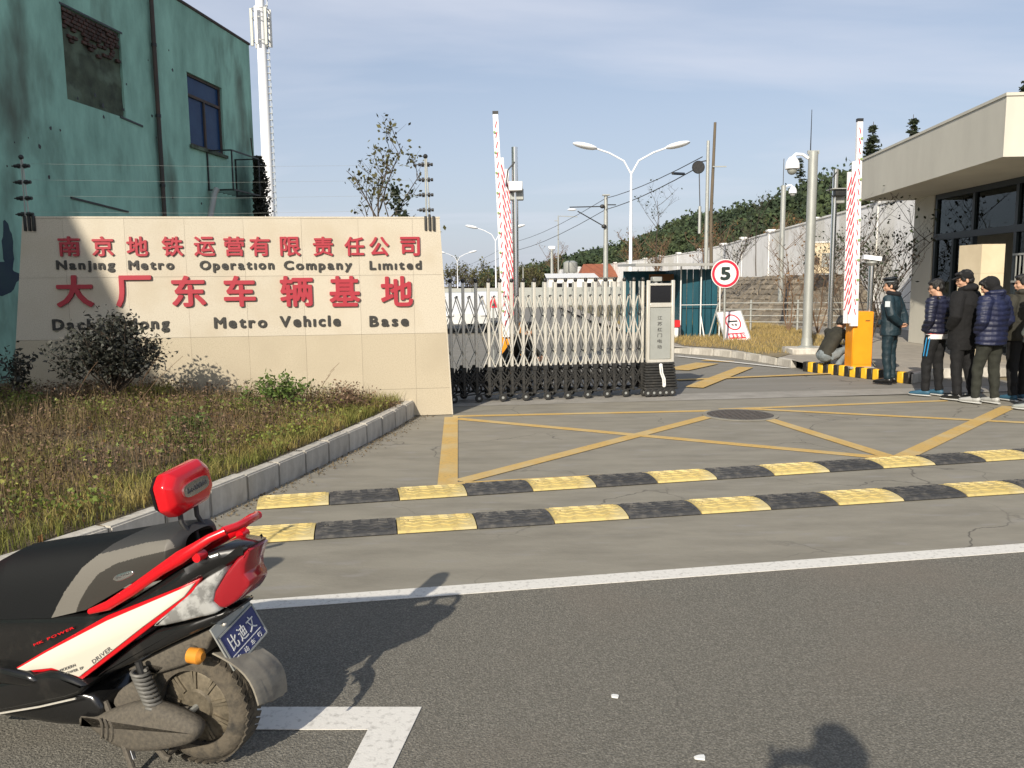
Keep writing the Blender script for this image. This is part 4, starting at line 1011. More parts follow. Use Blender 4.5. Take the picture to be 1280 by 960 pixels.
def sensor_pole(b, ztop, label, boxz, boxside, r=.055, white=True):
    t = thing('sensor_pole', label, 'sensor pole', b, 0, 'chrome poles at the barriers')
    W(MB().tube([(b.x, b.y, b.z), (b.x, b.y, ztop)], r, n=14), 'pole', 'chrome', t)
    W(MB().lathe([(.12, 0), (.12, .02), (.07, .03), (.06, .1)], b, n=14), 'base_flange', 'chrome', t)
    W(MB().rbox(b.x-.11+boxside, b.x+.13+boxside, b.y-.20, b.y-.06, boxz-.0, boxz+.16, .01), 'camera_box', 'white' if white else 'black', t)
    W(MB().rbox(b.x-.09+boxside, b.x+.15+boxside, b.y-.05, b.y+.10, boxz-.14, boxz+.05, .01), 'flash_box', 'galv', t)
    W(MB().tube([(b.x, b.y-.06, boxz+.50), (b.x-.12, b.y-.08, boxz+.36), (b.x-.15, b.y-.08, boxz+.1), (b.x-.06, b.y-.08, boxz-.02)], .012, n=6), 'cable', 'black', t)
    return t
b = Vector((YP(646, 480, 14.2).x, 14.2, 0)); sensor_pole(b, YP(641, 184, 14.2).z, 'chrome sensor pole with white box next to the raised barrier arm behind the gate', YP(642, 240, 14.2).z, .0)
b = Vector((YP(1036, 440, 17.3).x, 17.3, PZ)); t = sensor_pole(b, YP(1036, 212, 17.3).z, 'chrome sensor pole with dark box between the thick camera pole and the raised barrier arm', YP(1036, 246, 17.3).z, .05, white=False)
W(MB().box(b.x-.15, b.x+.28, b.y-.25, b.y+.1, YP(1036, 238, 17.3).z, YP(1036, 238, 17.3).z+.02), 'sun_shield', 'galv', t)
yy = 14.35; b = Vector((YP(1084, 456, yy).x, yy, PZ))
t = thing('camera_post', 'short chrome post with white box camera between barrier box and guard', 'camera post', b)
zt = YP(1090, 331, yy).z
W(MB().tube([(b.x, b.y, PZ), (b.x, b.y, zt)], .048, n=14), 'pole', 'chrome', t)
W(MB().lathe([(.15, 0), (.14, .02), (.07, .12), (.055, .14)], b, n=14), 'base_flange', 'chrome', t)
W(MB().lathe([(.05, 0), (.10, .05), (.10, .08)], (b.x, b.y, zt-.02), n=12), 'pan_head', 'galv', t)
W(MB().obox((b.x-.02, b.y-.05, zt+.12), (1, -.15, -.14), (.15, 1, 0), (.14, 0, 1), .15, .06, .038), 'camera_housing', 'lampwhite', t)
W(MB().obox((b.x+.155, b.y-.07, zt+.095), (1, 0, 0), (0, 1, 0), (0, 0, 1), .03, .045, .03), 'lens', 'black', t)
# far dome camera pole
yy = 28; b = Vector((YP(976, 352, yy).x, yy, 1.0)); 
t = thing('camera_pole', 'thinner grey pole with small dome camera in front of the white wall', 'camera pole', b)
zt = YP(975, 232, yy).z
W(MB().tube([(b.x, b.y, b.z), (b.x, b.y, zt)], .085, n=12), 'pole', 'galv', t); W(MB().tube([(b.x-.02, b.y, zt), (b.x-.02, b.y, zt+.9)], .012, n=5), 'lightning_rod', 'black', t)
dome(t, b.x+.02, b.y, YP(986, 240, yy).z, .9, side=1)

# ================================================================== BARRIERS
def barrier(b, label, top, side, lean, box_h=1.0, rz=0.0, ax=None):
    t = thing('parking_barrier', label, 'barrier', b, rz, 'raised red and white barriers')
    q = MB().rbox(-.19, .17, -.16, .16, 0, box_h, .015)
    c = q.build('barrier_box', K['orange'], t)
    MB().rbox(-.175, .155, -.166, -.158, .06, box_h-.05, .003).build('box_door', K['orange'], c)
    MB().box(.02, .10, -.17, -.164, box_h-.17, box_h-.155).build('door_handle', K['black'], c)
    MB().rbox(-.22, .2, -.19, .19, -.02, .02, .005).build('base_plate', K['galv'], t)
    hgt = top - b.z - box_h + .25
    z0 = box_h-.25; n = 30
    # main tapered beam beside the box, with flat slats of the folded fence hanging next to it
    X0_ = lambda f: (ax if ax is not None else side*-.10) + lean*f; hw = lambda f: .062 - .022*f
    y = -.20
    vs = [(X0_(0)-.062, y-.03, z0), (X0_(0)+.062, y-.03, z0), (X0_(0)+.062, y+.03, z0), (X0_(0)-.062, y+.03, z0),
          (X0_(1)-.045, y-.03, z0+hgt), (X0_(1)+.045, y-.03, z0+hgt), (X0_(1)+.045, y+.03, z0+hgt), (X0_(1)-.045, y+.03, z0+hgt)]
    arm = MB().add(vs, [(0,3,2,1),(4,5,6,7),(0,1,5,4),(1,2,6,5),(2,3,7,6),(3,0,4,7)]).build('barrier_arm', K['signwhite'], t)
    MB().box(X0_(1)-.05, X0_(1)+.05, y-.035, y+.035, z0+hgt, z0+hgt+.05).build('end_cap', K['black'], t)
    pvm = MB().lathe([(.0, -.012), (.02, -.012), (.02, .012), (.0, .012)], n=8, axis='y').mesh('slat_pivot', K['ledgreen'])
    f1 = .86
    for r in (1, 2):                                       # the folded fence rails lie against the raised arm
        xo = side*(.075*r)
        MB().bar((X0_(0)+xo, y+.004*r, z0+.05), (X0_(f1-.05*r)+xo, y+.004*r, z0+hgt*(f1-.05*r)), .062, .03, up=(0, 1, 0)).build('hanging_rail', K['signwhite'], t)
    st_ = .17; k = 0; z = .25
    while z < hgt*.97:
        f = z/hgt; x = X0_(f)
        MB().bar((x-.012*side, y-.036, z0+z-.05), (x+.012*side, y-.036, z0+z+.05), .014, .006, up=(0, 1, 0)).build('red_stripe', K['signred'], arm)
        if k % 2: obj('slat_pivot', pvm, arm, (x-.03*side, y-.04, z0+z+.04))
        if f < .84:
            for r in (1, 2):
                if f > .80-.06*r: continue
                zz_ = z0+z+.07*r; xx = x+side*(.052+.070*(r-1))
                MB().bar((xx+.055*side, y-.024, zz_-.11), (xx, y-.024, zz_+.11), .017, .008, up=(0, 1, 0)).build('fence_slat', K['signred'], t)
            if f < .66: MB().bar((x+side*(.165+.02*(k % 2)), y-.02, z0+z-.12), (x+side*.12, y-.02, z0+z+.10), .022, .008, up=(0, 1, 0)).build('fence_slat', K['signwhite'], t)
        z += st_; k += 1
    return t
yb_ = 14.2; bx = YP(1073, 455, yb_); bx.z = PZ
barrier(bx, 'raised red and white barrier with orange box standing on the striped kerb', YP(1073, 155, yb_).z, -1, YP(1074.5, 155, yb_-.2).x-YP(1067, 405, yb_-.2).x, box_h=YP(1073, 389, yb_).z-PZ, rz=.0, ax=YP(1067, 405, yb_-.2).x-bx.x)
yb2 = 14.4; bx = YP(641, 455, yb2); bx.z = 0
bl = barrier(bx, 'raised white barrier arm with red slats rising behind the folding gate', YP(619, 146, yb2).z, 1, YP(619.5, 146, yb2).x-YP(632.5, 400, yb2).x, ax=YP(632.5, 400, yb2).x-bx.x)

# ================================================================== RIGHT BUILDING
FX = 9.95                                                   # facade plane (faces the road, -x)
rb = thing('gatehouse', 'cream gatehouse with deep flat canopy and dark glass doors at the right edge', 'gatehouse', (FX, 16, PZ))
zb = YP(1255, 196, 13.4).z; ztp = YP(1257, 120, 13.4).z; cx0 = YP(1256, 160, 13.4).x
cx1 = YP(1076, 215, 20.3).x
W(MB().prism([(cx0, 13.4, zb), (22, 12.6, zb), (22, 20.3, zb), (cx1, 20.3, zb)], (0, 0, 1), ztp-zb), 'canopy', 'render', rb, smooth=0)
W(MB().prism([(cx0-.02, 13.38, ztp+.002), (22.02, 12.58, ztp+.002), (22.02, 20.32, ztp+.002), (cx1-.02, 20.32, ztp+.002)], (0, 0, 1), .05), 'coping', 'render', rb, smooth=0)
yA, yB = 20.0, 9.0
pw = YP(1150, 400, 19.6)
W(MB().box(FX-.02, FX+.36, 19.1, 20.0, PZ, zb-.002), 'corner_pillar', 'render', rb, smooth=0)
zh = zb-.12
def fb(y0, y1, z0, z1, nm='window_frame', m_='wframe', x0=0, d=.10): return W(MB().box(FX+x0, FX+x0+d, y0, y1, z0, z1), nm, m_, rb)
ytr = YP(1195, 300, 0.1) if False else None
ys = [19.08, 17.55, 16.05, 14.5, 12.9, 11.3, 9.0]; zt1 = PZ+2.45
fb(9.0, 19.08, zh, zb-.003); fb(9.0, 19.08, zt1, zt1+.14, x0=-.01)
for i, y in enumerate(ys): fb(y-.09, y, PZ+.002, zt1-.001); fb(y-.09, y, zt1+.141, zh-.001)
for a, b in zip(ys, ys[1:]):
    W(MB().box(FX+.05, FX+.058, b+.001, a-.091, zt1+.142, zh-.002), 'pane', 'glass', rb)
for i, (a, b) in enumerate(zip(ys, ys[1:])):
    if i == 1: continue                                     # open doorway
    W(MB().box(FX+.05, FX+.058, b+.001, a-.091, PZ+.06, zt1-.002), 'pane', 'glass', rb)
    if i == 0: fb((a+b)/2-.12, (a+b)/2-.04, PZ+.061, zt1-.003, 'door_stile', x0=-.012)
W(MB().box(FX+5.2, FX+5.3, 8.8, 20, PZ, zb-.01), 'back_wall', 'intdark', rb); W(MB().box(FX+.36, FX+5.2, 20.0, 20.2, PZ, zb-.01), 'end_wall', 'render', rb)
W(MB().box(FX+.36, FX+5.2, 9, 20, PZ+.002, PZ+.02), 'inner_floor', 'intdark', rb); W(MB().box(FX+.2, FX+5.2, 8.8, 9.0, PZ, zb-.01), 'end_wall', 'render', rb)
W(MB().box(FX+1.2, FX+2.0, 17.7, 18.9, PZ+.02, PZ+1.1), 'reception_desk', 'white', rb)
q = MB()
yg = 15.2
for k in range(12): q.box(FX-.03, FX-.01, 14.55+k*.12, 14.57+k*.12, PZ+1.5, PZ+2.0)
q.box(FX-.032, FX-.008, 14.5, 16.0, PZ+1.99, PZ+2.03); q.box(FX-.032, FX-.008, 14.5, 16.0, PZ+1.46, PZ+1.5)
q.build('window_grille', K['galv'], rb, world=True, kind='stuff')
# beige pier in front of the doors
yp = 15.3; pa1 = YP(1205, 303, yp+.45); pb1 = YP(1228, 303, yp); pc1 = YP(1257, 306, yp)
t = thing('stone_pier', 'beige square stone pier standing in front of the glass doors behind the queue', 'pier', (pb1.x, yp, PZ))
zt = YP(1235, 305, yp).z
n = 4
for k in range(n):
    z0, z1 = PZ+(zt-PZ)*k/n, PZ+(zt-PZ)*(k+1)/n
    W(MB().prism([(pb1.x, yp, z0+.001), (pc1.x, yp, z0+.001), (pc1.x+.1, yp+.6, z0+.001), (pa1.x, yp+.6, z0+.001)], (0, 0, 1), z1-z0-.002), 'stone_block', 'beigestone', t, smooth=0)
# ================================================================== WHITE BOUNDARY WALL ON ITS BANK
WX = [(12.3, 20.5), (12.5, 26), (12.9, 32), (13.6, 42), (15.3, 60), (14.6, 85), (12.2, 112), (8.0, 140)]
ZTW = 4.25
bw = thing('boundary_wall', 'long white boundary wall with capped pillars running along the foot of the wooded hill', 'wall', (12.3, 20.5, 0))
wp = resample(WX, 7.4)
for i, (a, b) in enumerate(zip(wp, wp[1:])):
    d = (b-a).normalized(); n = Vector((-d.y, d.x, 0))
    zt = ZTW + .03*math.sin(i*1.7) - .0*i
    W(MB().prism([a+d*.22+n*.1, b-d*.22+n*.1, b-d*.22-n*.1, a+d*.22-n*.1], (0, 0, 1), zt), 'wall_panel', 'whitewall', bw, smooth=0)
    W(MB().prism([a+d*.22+n*.14+Vector((0, 0, zt)), b-d*.22+n*.14+Vector((0, 0, zt)), b-d*.22-n*.14+Vector((0, 0, zt)), a+d*.22-n*.14+Vector((0, 0, zt))], (0, 0, 1), .07), 'wall_coping', 'whitewall', bw, smooth=0)
    pl = W(MB().obox(a+Vector((0, 0, (zt+.12)/2)), d, n, (0, 0, 1), .20, .125, (zt+.12)/2), 'pillar', 'whitewall', bw, smooth=0)
    W(MB().obox(a+Vector((0, 0, zt+.16)), d, n, (0, 0, 1), .26, .20, .05), 'pillar_cap', 'whitewall', pl, smooth=0)
# stone pitched bank: sloping face from the verge up to the wall foot, cone shaped near end
ty0 = 28.0; top = 1.95
toe = [(8.8, 60), (8.9, 45), (8.9, 36), (9.3, 31), (10.2, 28.2), (11.4, 27.0), (12.6, 26.6)]
crest = [(12.4, 60), (12.1, 45), (11.6, 36), (11.7, 32.6), (11.9, 31.0), (12.3, 30.0), (12.75, 29.4)]
bk = thing('stone_bank', 'stone pitched grey brown bank sloping down from the white wall to the verge', 'bank', (9.3, 31, .1))
q = MB(); ns = 40; nr = 12; ptsT = resample(toe, .8); ptsC = []
tl = [0]; 
def along(P_, f):
    P_ = [Vector((*p, 0)) for p in P_]; ls = [(b-a).length for a, b in zip(P_, P_[1:])]; T = sum(ls)*f
    for a, b, l_ in zip(P_, P_[1:], ls):
        if T <= l_: return a + (b-a)*(T/l_)
        T -= l_
    return P_[-1]
def bankp(f, g, o=0):
    a, b = along(toe, f), along(crest, f); p = a+(b-a)*g; return Vector((p.x, p.y, .12+(top-.12)*g+o))
for i in range(ns+1):
    for j in range(2): q.v.append(tuple(bankp(i/ns, j)))
for i in range(ns): q.f.append((i*2, i*2+2, i*2+3, i*2+1))
kk = len(q.v)
q.build('bank_face', K['mortar'], bk, world=True)
# top of the bank up to the wall
q = MB()
for i in range(ns+1):
    c_ = bankp(i/ns, 1); q.v.append(tuple(c_)); q.v.append((max(c_.x+.2, 14.5), c_.y, top))
for i in range(ns): q.f.append((i*2, i*2+2, i*2+3, i*2+1))
q.build('bank_top', K['dirt'], bk, world=True)
cnt = 0; joined = MB()
for j in range(9):
    g0_, g1_ = j/9, (j+1)/9; f = .0
    while f < .995:
        stp = random.uniform(.011, .021); f1 = min(1, f+stp); o_ = random.uniform(.02, .09); e_ = .0012
        a = [bankp(f+e_, g0_+.008), bankp(f1-e_, g0_+.008), bankp(f1-e_, g1_-.008), bankp(f+e_, g1_-.008)]
        nrm = (a[1]-a[0]).cross(a[3]-a[0]).normalized(); 
        if nrm.z < 0: nrm = -nrm
        c_ = sum(a, Vector())/4
        jit = [p + Vector((random.uniform(-.03, .03), random.uniform(-.03, .03), random.uniform(-.02, .02))) for p in a]
        tp_ = [c_ + (p-c_)*.86 + nrm*o_ for p in jit]; vs = [p - nrm*.02 for p in jit] + tp_
        fs = [(0, 1, 5, 4), (1, 2, 6, 5), (2, 3, 7, 6), (3, 0, 4, 7), (4, 5, 6, 7)]
        if f > .42 and cnt < 290: MB().add(vs, fs).build('bank_stone', K['rock'], bk, world=True, smooth=0); cnt += 1
        else: joined.add(vs, fs)
        f = f1
joined.build('bank_stones_far', K['rock'], bk, world=True, smooth=0, kind='stuff')
# white handrail down the near end of the bank
q = MB().tube([(12.75, 29.2, top+.05), (12.95, 28.2, 1.4), (13.1, 27.2, .7)], .06, n=6)
# guard fence in front of the bank
gf = thing('guard_fence', 'low galvanised rail fence standing in front of the stone bank', 'fence', (8.6, 25.5, PZ))
fa, fb_ = Vector((8.15, 25.4, PZ)), Vector((12.9, 23.6, PZ)); nf = 5
fst = Vector((6.3, 26.0, PZ))
for i in range(nf+1):
    p = fst + (fb_-fst)*(i/nf); W(MB().tube([p, p+Vector((0, 0, .98))], .035, n=8), 'fence_post', 'galv', gf)
for k in range(4):
    z = .28+k*.2; W(MB().tube([fst+Vector((0, -.04, z)), fb_+Vector((0, -.04, z))], .014, n=6), 'fence_rail', 'galv', gf)
# air-conditioner like cream cabinet on the bank
p = YP(1018, 345, 29.5)
t = thing('electric_cabinet', 'cream metal cabinet with a dark vent standing on the bank by the white wall', 'cabinet', (p.x, 29.5, top))
x0_, x1_ = YP(1014, 345, 29.3).x, YP(1036, 345, 29.3).x; zt = YP(1020, 304, 29.3).z
MB().rbox(x0_-p.x, x1_-p.x, -.35, .3, .02, zt-top, .02).build('cabinet_body', K['beigestone'], t)
MB().rbox(x0_-p.x-.03, x1_-p.x+.03, -.38, .33, zt-top, zt-top+.05, .01).build('cabinet_roof', K['white'], t)
MB().box(x0_-p.x+.05, x0_-p.x+.22, -.358, -.352, .35, .60).build('vent', K['black'], t)
MB().box(x0_-p.x+.3, x1_-p.x-.05, -.36, -.352, .25, .75).build('cabinet_door', K['panelgrey'], t)

# ================================================================== HILL AND FOREST
HX = [(560, 354), (640, 351), (665, 340), (700, 325), (760, 308), (790, 302), (830, 284), (850, 272), (900, 262), (960, 250), (1000, 226), (1040, 205), (1075, 190), (1140, 186), (1300, 165), (1700, 160)]
def ridge(px):
    yy = float(np.interp(px, [h[0] for h in HX], [h[1] for h in HX]))
    dist = float(np.interp(px, [560, 700, 860, 1000, 1300, 1700], [330, 250, 170, 120, 95, 80]))
    return YP(px, yy, dist)
cols_ = np.linspace(560, 1700, 60); q = MB(); nr = 14
def hillp(px, g):
    r = ridge(px); z = max(1, r.z-float(np.interp(px, [600, 700, 860, 1000, 1075, 1300], [3.5, 4.5, 6.0, 7.5, 9.5, 11])))
    near = along(WX, min(1, max(0, 1-(px-740)/400))) if False else None
    yn = float(np.interp(px, [560, 740, 860, 1000, 1140, 1300, 1700], [200, 150, 75, 42, 28, 24, 22])); bx_ = YP(px, 352, yn).x + 2.5
    a = Vector((bx_, yn, 1.6)); b = Vector((r.x, r.y, z)); p = a+(b-a)*g
    p.z = 1.6 + (z-1.6)*(math.sin(g*math.pi/2)**1.15); return p
for c_ in cols_:
    for j in range(nr+1): q.v.append(tuple(hillp(c_, j/nr)))
    r = ridge(c_); q.v.append((r.x*1.25+20, r.y*1.3+30, 0))
st_ = nr+2
for i in range(len(cols_)-1):
    for j in range(st_-1): q.f.append((i*st_+j, (i+1)*st_+j, (i+1)*st_+j+1, i*st_+j+1))
o = q.build('hill', K['hill']); o['kind'] = 'structure'
cv = []; cs_ = []; trunkq = MB()
rd = random.Random(11)
for k in range(1350):
    px = rd.uniform(600, 1480); g_ = rd.uniform(.0, 1.0)**.9
    if k % 3 == 0: g_ = rd.uniform(.90, 1.0)
    p = hillp(px, g_); dist = p.y
    r = rd.uniform(1.7, 3.0)*(.7+.3*min(1.6, dist/120)); hh = rd.uniform(3.2, 5.2); 
    n = int(420 if dist < 130 else 230 if dist < 180 else 150)
    d = RNG.normal(size=(n, 3)); d /= np.linalg.norm(d, axis=1)[:, None]; rr = RNG.uniform(.55, 1.0, n)[:, None]
    c0 = np.array([p.x, p.y, p.z + hh*.5]); lump = RNG.normal(size=(7, 3)); lump /= np.linalg.norm(lump, axis=1)[:, None]
    pts = c0 + d*rr*np.array([r, r, hh*.55]) + lump[RNG.integers(0, 7, n)]*np.array([r, r, hh*.5])*.38
    cv.append(pts); cs_.append(RNG.uniform(.18, .36, n)*(.35+dist/170))
    if g_ > .9 or dist < 60: trunkq.tube([(p.x, p.y, p.z-.5), (p.x, p.y, p.z+hh*.6)], .14, n=5)
cv = np.concatenate(cv); cs_ = np.concatenate(cs_); v, f = leaf_quads(cv, cs_, aspect=.8)
fo = tag(obj('forest', rawmesh('forest', v, f, K['forest'])), 'dense dark green wood covering the hill behind the white wall', 'forest', kind='stuff')
# conifers whose tips stand out above the ridge and the canopy
def conifer(px, py, dist, h, w_, label):
    tp_ = YP(px, py, dist); t = thing('conifer_tree', label, 'tree', (tp_.x, dist, tp_.z-h), group='conifers on the hill')
    MB().tube([(0, 0, 0), (0, 0, h)], .16, n=6, r2=.02).build('trunk', K['bark'], t)
    c = []; q = MB(); rd = random.Random(int(px))
    for i in range(60):
        f = rd.uniform(.12, .98); a = rd.uniform(0, 6.28); ln = w_*(1.04-f)*rd.uniform(.6, 1.1)
        e_ = Vector((math.cos(a)*ln, math.sin(a)*ln, h*f + ln*.12)); q.tube([(0, 0, h*f), e_], .03, n=4, r2=.01)
        for s_ in np.linspace(.2, 1, 16):
            for _ in range(3): c.append((e_.x*s_+rd.gauss(0, .12), e_.y*s_+rd.gauss(0, .12), h*f+(e_.z-h*f)*s_+rd.gauss(0, .06)))
    q.build('branch', K['bark'], t, kind='stuff')
    v, f = leaf_quads(np.array(c), .13, flat=.5, aspect=.5); obj('crown', rawmesh('crown', v, f, K['leafdk']), t)
conifer(1092, 152, 60, 9, 2.0, 'dark conifer whose leaning tip shows just above the left end of the canopy')
conifer(1142, 143, 62, 10, 2.3, 'dark conifer whose tip shows above the middle of the canopy')
conifer(1284, 98, 50, 10, 2.2, 'dark conifer at the right edge, its tip above the corner of the canopy')
conifer(1001, 196, 110, 13, 3.2, 'tall dark conifer standing out of the wood on the ridge')

# ================================================================== BARE AND AUTUMN TREES
def bare_tree(name, label, cat, loc, h, w_, leafm, nleaf, lsz, seed, nbr=9, group=None, r=.03, base_split=False, barkm=None, clus=.06):
    rd = random.Random(seed); t = thing(name, label, cat, loc, group=group); tr = MB(); br = MB(); tips = []
    def grow(p, d, ln, rr, lvl, bld):
        pts = [p]; n = 5
        for k in range(n):
            d = (d + Vector((rd.gauss(0, .12), rd.gauss(0, .12), rd.gauss(.03, .06)))).normalized(); pts.append(pts[-1]+d*ln/n)
        bld.tube(pts, rr, n=6 if lvl < 1 else 4, r2=rr*.35)
        if lvl >= 1: tips.extend(pts[2:])
        if lvl < 3:
            for k in range(nbr if lvl == 0 else rd.randint(3, 5)):
                f = rd.uniform(.25 if lvl == 0 else .3, 1); i = min(n-1, int(f*n)); q = pts[i] + (pts[i+1]-pts[i])*(f*n-i)
                a = rd.uniform(0, 6.28); o_ = Vector((math.cos(a), math.sin(a), rd.uniform(.5, 1.5))).normalized()
                grow(q, o_, ln*rd.uniform(.32, .5)*(w_/h*2 if lvl == 0 else 1), rr*.45, lvl+1, br)
    if base_split:
        for k in range(base_split): a = rd.uniform(0, 6.28); grow(Vector((0, 0, 0)), Vector((math.cos(a)*.35, math.sin(a)*.35, 1)).normalized(), h*rd.uniform(.7, 1), r, 0, tr)
    else: grow(Vector((0, 0, 0)), Vector((0, 0, 1)), h, r, 0, tr)
    tr.build('trunk', barkm or K['bark'], t); br.build('branch', barkm or K['bark'], t, kind='stuff')
    if nleaf:
        tp = np.array([tuple(v) for v in tips]); c = tp[RNG.integers(0, len(tp), nleaf)] + RNG.normal(size=(nleaf, 3))*clus*w_
        v, f = leaf_quads(c, lsz, aspect=.7); obj('crown', rawmesh('crown', v, f, leafm), t)
    return t
bare_tree('sapling', 'young tree with sparse olive leaves standing behind the sign wall', 'tree', (YP(462, 352, 11.6).x, 11.6, .2), 2.9, 1.25, K['leafol'], 760, .036, 21, nbr=15, r=.028, clus=.04)
bare_tree('sapling', 'small dark leafy tree behind the sign wall, low at the foot of the taller one', 'tree', (YP(484, 352, 11.3).x, 11.3, .2), 2.75, .5, K['leafdk'], 420, .035, 22, nbr=7, r=.02, clus=.06)
for i, (px, py, d, h, w_, nl, lb) in enumerate([
    (1088, 428, 19.5, 3.1, 2.2, 300, 'bare branching shrub against the white wall, left of the gatehouse pillar'),
    (1105, 432, 21, 2.6, 1.8, 260, 'bare dark shrub between the guard and the gatehouse pillar'),
    (1052, 400, 27.5, 3.3, 2.4, 350, 'bare tree with a few dark leaves in front of the white wall, behind the barrier'),
    (985, 422, 25, 2.7, 1.2, 60, 'thin reddish bare shrub in front of the stone bank'),
    (1022, 425, 24, 2.5, 1.3, 80, 'bare reddish shrub beside the chrome sensor pole'),
    (945, 345, 33, 2.6, 1.4, 90, 'leggy bare sapling at the top of the bank left of the thin camera pole'),
    (918, 345, 35, 2.2, 1.5, 160, 'low bare shrub above the round sign in front of the white wall'),
    (822, 350, 30, 2.9, 1.2, 60, 'tall thin leafless tree behind the roof of the teal shed')]):
    b = YP(px, py, d); b.z = min(max(b.z, .1), top)
    bare_tree('bare_shrub', lb, 'shrub', b, h, w_, K['leafdk'] if i not in (3, 4) else K['leafbr'], nl, .045, 40+i, nbr=6, r=.022, base_split=4 if i < 7 and i != 5 else 0, barkm=K['twig'] if i in (3, 4) else K['bark'], clus=.05)
aut = [(806, 325, 78, 7.5, 3.2), (838, 322, 70, 6, 3.2), (872, 318, 62, 6, 3.5), (893, 316, 60, 7, 3.2), (920, 310, 52, 5, 3.2), (943, 300, 48, 4.8, 3), (962, 296, 46, 4.6, 3), (985, 290, 43, 4.3, 2.8), (1014, 285, 42, 4.2, 2.6), (735, 335, 105, 8, 4), (775, 330, 95, 8, 4), (690, 345, 130, 9, 4.5), (860, 318, 66, 5, 3.2), (910, 312, 58, 5.4, 3)]
for i, (px, py, d, h, w_) in enumerate(aut):
    if i in (1, 3, 4, 7, 9, 12, 13): continue
    b = YP(px, 352, d); b.x += 1.0
    lb = ['autumn tree with rust brown leaves, just right of the nearest double street lamp', 'autumn tree behind the roof of the teal shed', 'autumn tree left of the two tall poles behind the wall', 'autumn tree directly behind the wooden pole',
          'autumn tree above the round speed sign behind the wall', 'yellow brown tree behind the wall left of the thin camera pole', 'brown tree right behind the thin camera pole', 'brown tree between the thin and the thick camera pole', 'brown tree behind the wall next to the thick camera pole',
          'distant autumn tree left of the overhead line pole', 'distant autumn tree between overhead line pole and double street lamp', 'farthest autumn tree at the left foot of the hill', 'squat autumn tree behind the wall near the tall grey pole', 'autumn tree behind the wall right of the wooden pole'][i]
    bare_tree('autumn_tree', lb, 'tree', b, h*.6, w_*.7, K['leafbr'] if i % 3 else K['leafol'], 230, .085, 70+i, nbr=8, group='autumn trees behind the white wall', r=.08, base_split=3, barkm=K['twig'], clus=.07)

# ================================================================== STREET LAMPS, OVERHEAD LINE
def lamp2(px, top_py, dist, half, label, ztop=None, two=True):
    b = YP(px, 352, dist); b.z = 0; zt = YP(px, top_py, dist).z
    t = thing('street_lamp', label, 'street lamp', b, 0, 'white double street lamps along the inner road')
    k = zt/8
    MB().tube([(0, 0, 0), (0, 0, 1), (0, 0, zt)], [.12*k, .11*k, .055*k], n=12).build('pole', K['lampwhite'], t)
    for s_ in (-1, 1):
        a = MB().tube([(0, 0, zt-.1), (s_*.15*half, 0, zt+.22*half), (s_*.45*half, 0, zt+.38*half), (s_*.72*half, 0, zt+.47*half)], .045*k, n=8).build('lamp_arm', K['lampwhite'], t)
        R_ = Matrix.Rotation(-s_*.22, 3, 'Y')
        MB().ell((s_*.93*half, 0, zt+.52*half), (.26*half, .12*half, .06*half), 14, 8, rot=R_).build('lamp_head', K['lampwhite'], a)
lamp2(788, 215, 38, 2.3, 'nearest white double street lamp rising behind the right half of the folding gate')
lamp2(620, 300, 80, 2.5, 'middle white double street lamp just left of the raised barrier arm')
lamp2(572, 326, 115, 2.4, 'farthest white double street lamp close to the end of the sign wall')
def utility(px, top_py, dist, r, label, m_='galv', bend=0.0, name='line_pole', cat='pole'):
    b = YP(px, 352, dist); b.z = 0; zt = YP(px, top_py, dist).z; t = thing(name, label, cat, b)
    MB().tube([(0, 0, 0), (bend, 0, zt*.55), (0, 0, zt)], [r*1.15, r, r*.8], n=12).build('pole', K[m_], t); return t, b, zt
t1, b1, z1 = utility(882, 176, 48, .115, 'tall grey steel pole of the overhead line with a pulley wheel')
W(MB().lathe([(.1, -.05), (.34, -.05), (.38, 0), (.34, .05), (.1, .05)], b1+Vector((-.55, 0, YP(873, 209, 48).z)), n=18, axis='y'), 'tension_wheel', 'black', t1)
W(MB().bar(b1+Vector((-.8, 0, z1-1.25)), b1+Vector((.1, 0, z1-1.1)), .06, .06), 'bracket', 'black', t1)
W(MB().tube([b1+Vector((-.5, 0, YP(873, 214, 48).z)), b1+Vector((-.42, 0, YP(873, 258, 48).z))], .03, n=5), 'weight_cable', 'black', t1)
W(MB().tube([b1+Vector((-.42, 0, YP(873, 258, 48).z)), b1+Vector((-.42, 0, 4.6))], .09, n=8), 'weight_stack', 'galv', t1)
t2, b2, z2 = utility(890, 153, 36, .075, 'old wooden pole leaning beside the tall grey steel pole', 'wood', bend=-.10, name='wooden_pole')
W(MB().bar(b2+Vector((-.1, -.12, z2-1.9)), b2+Vector((.5, -.12, z2-1.9)), .05, .05), 'cross_bar', 'galv', t2)
t3, b3, z3 = utility(757, 244, 78, .22, 'grey overhead line pole with a cantilever bracket left of the double street lamp')
zz_ = lambda px, py, d: YP(px, py, d)
for a_, c_, nm in (((757, 258), (712, 259), 'cantilever_tube'), ((757, 284), (722, 264), 'cantilever_tube'), ((757, 256), (770, 256), 'cantilever_tube')):
    W(MB().tube([zz_(*a_, 78), zz_(*c_, 78)], .055, n=6), nm, 'black', t3)
for p_ in ((753, 258), (755, 283)): W(MB().ell(zz_(*p_, 77.7), (.25, .2, .2), 8, 6), 'insulator', 'black', t3)
W(MB().box(b3.x-.35, b3.x+.35, 77.7, 78.2, z3-.05, z3+.05), 'top_plate', 'galv', t3)
W(MB().ell(zz_(715, 262, 77.8), (.45, .2, .12), 10, 6), 'lamp_head', 'lampwhite', t3)
t4, b4, z4 = utility(698, 271, 105, .09, 'thin grey mast with a side arm between the barrier arm and the overhead line pole')
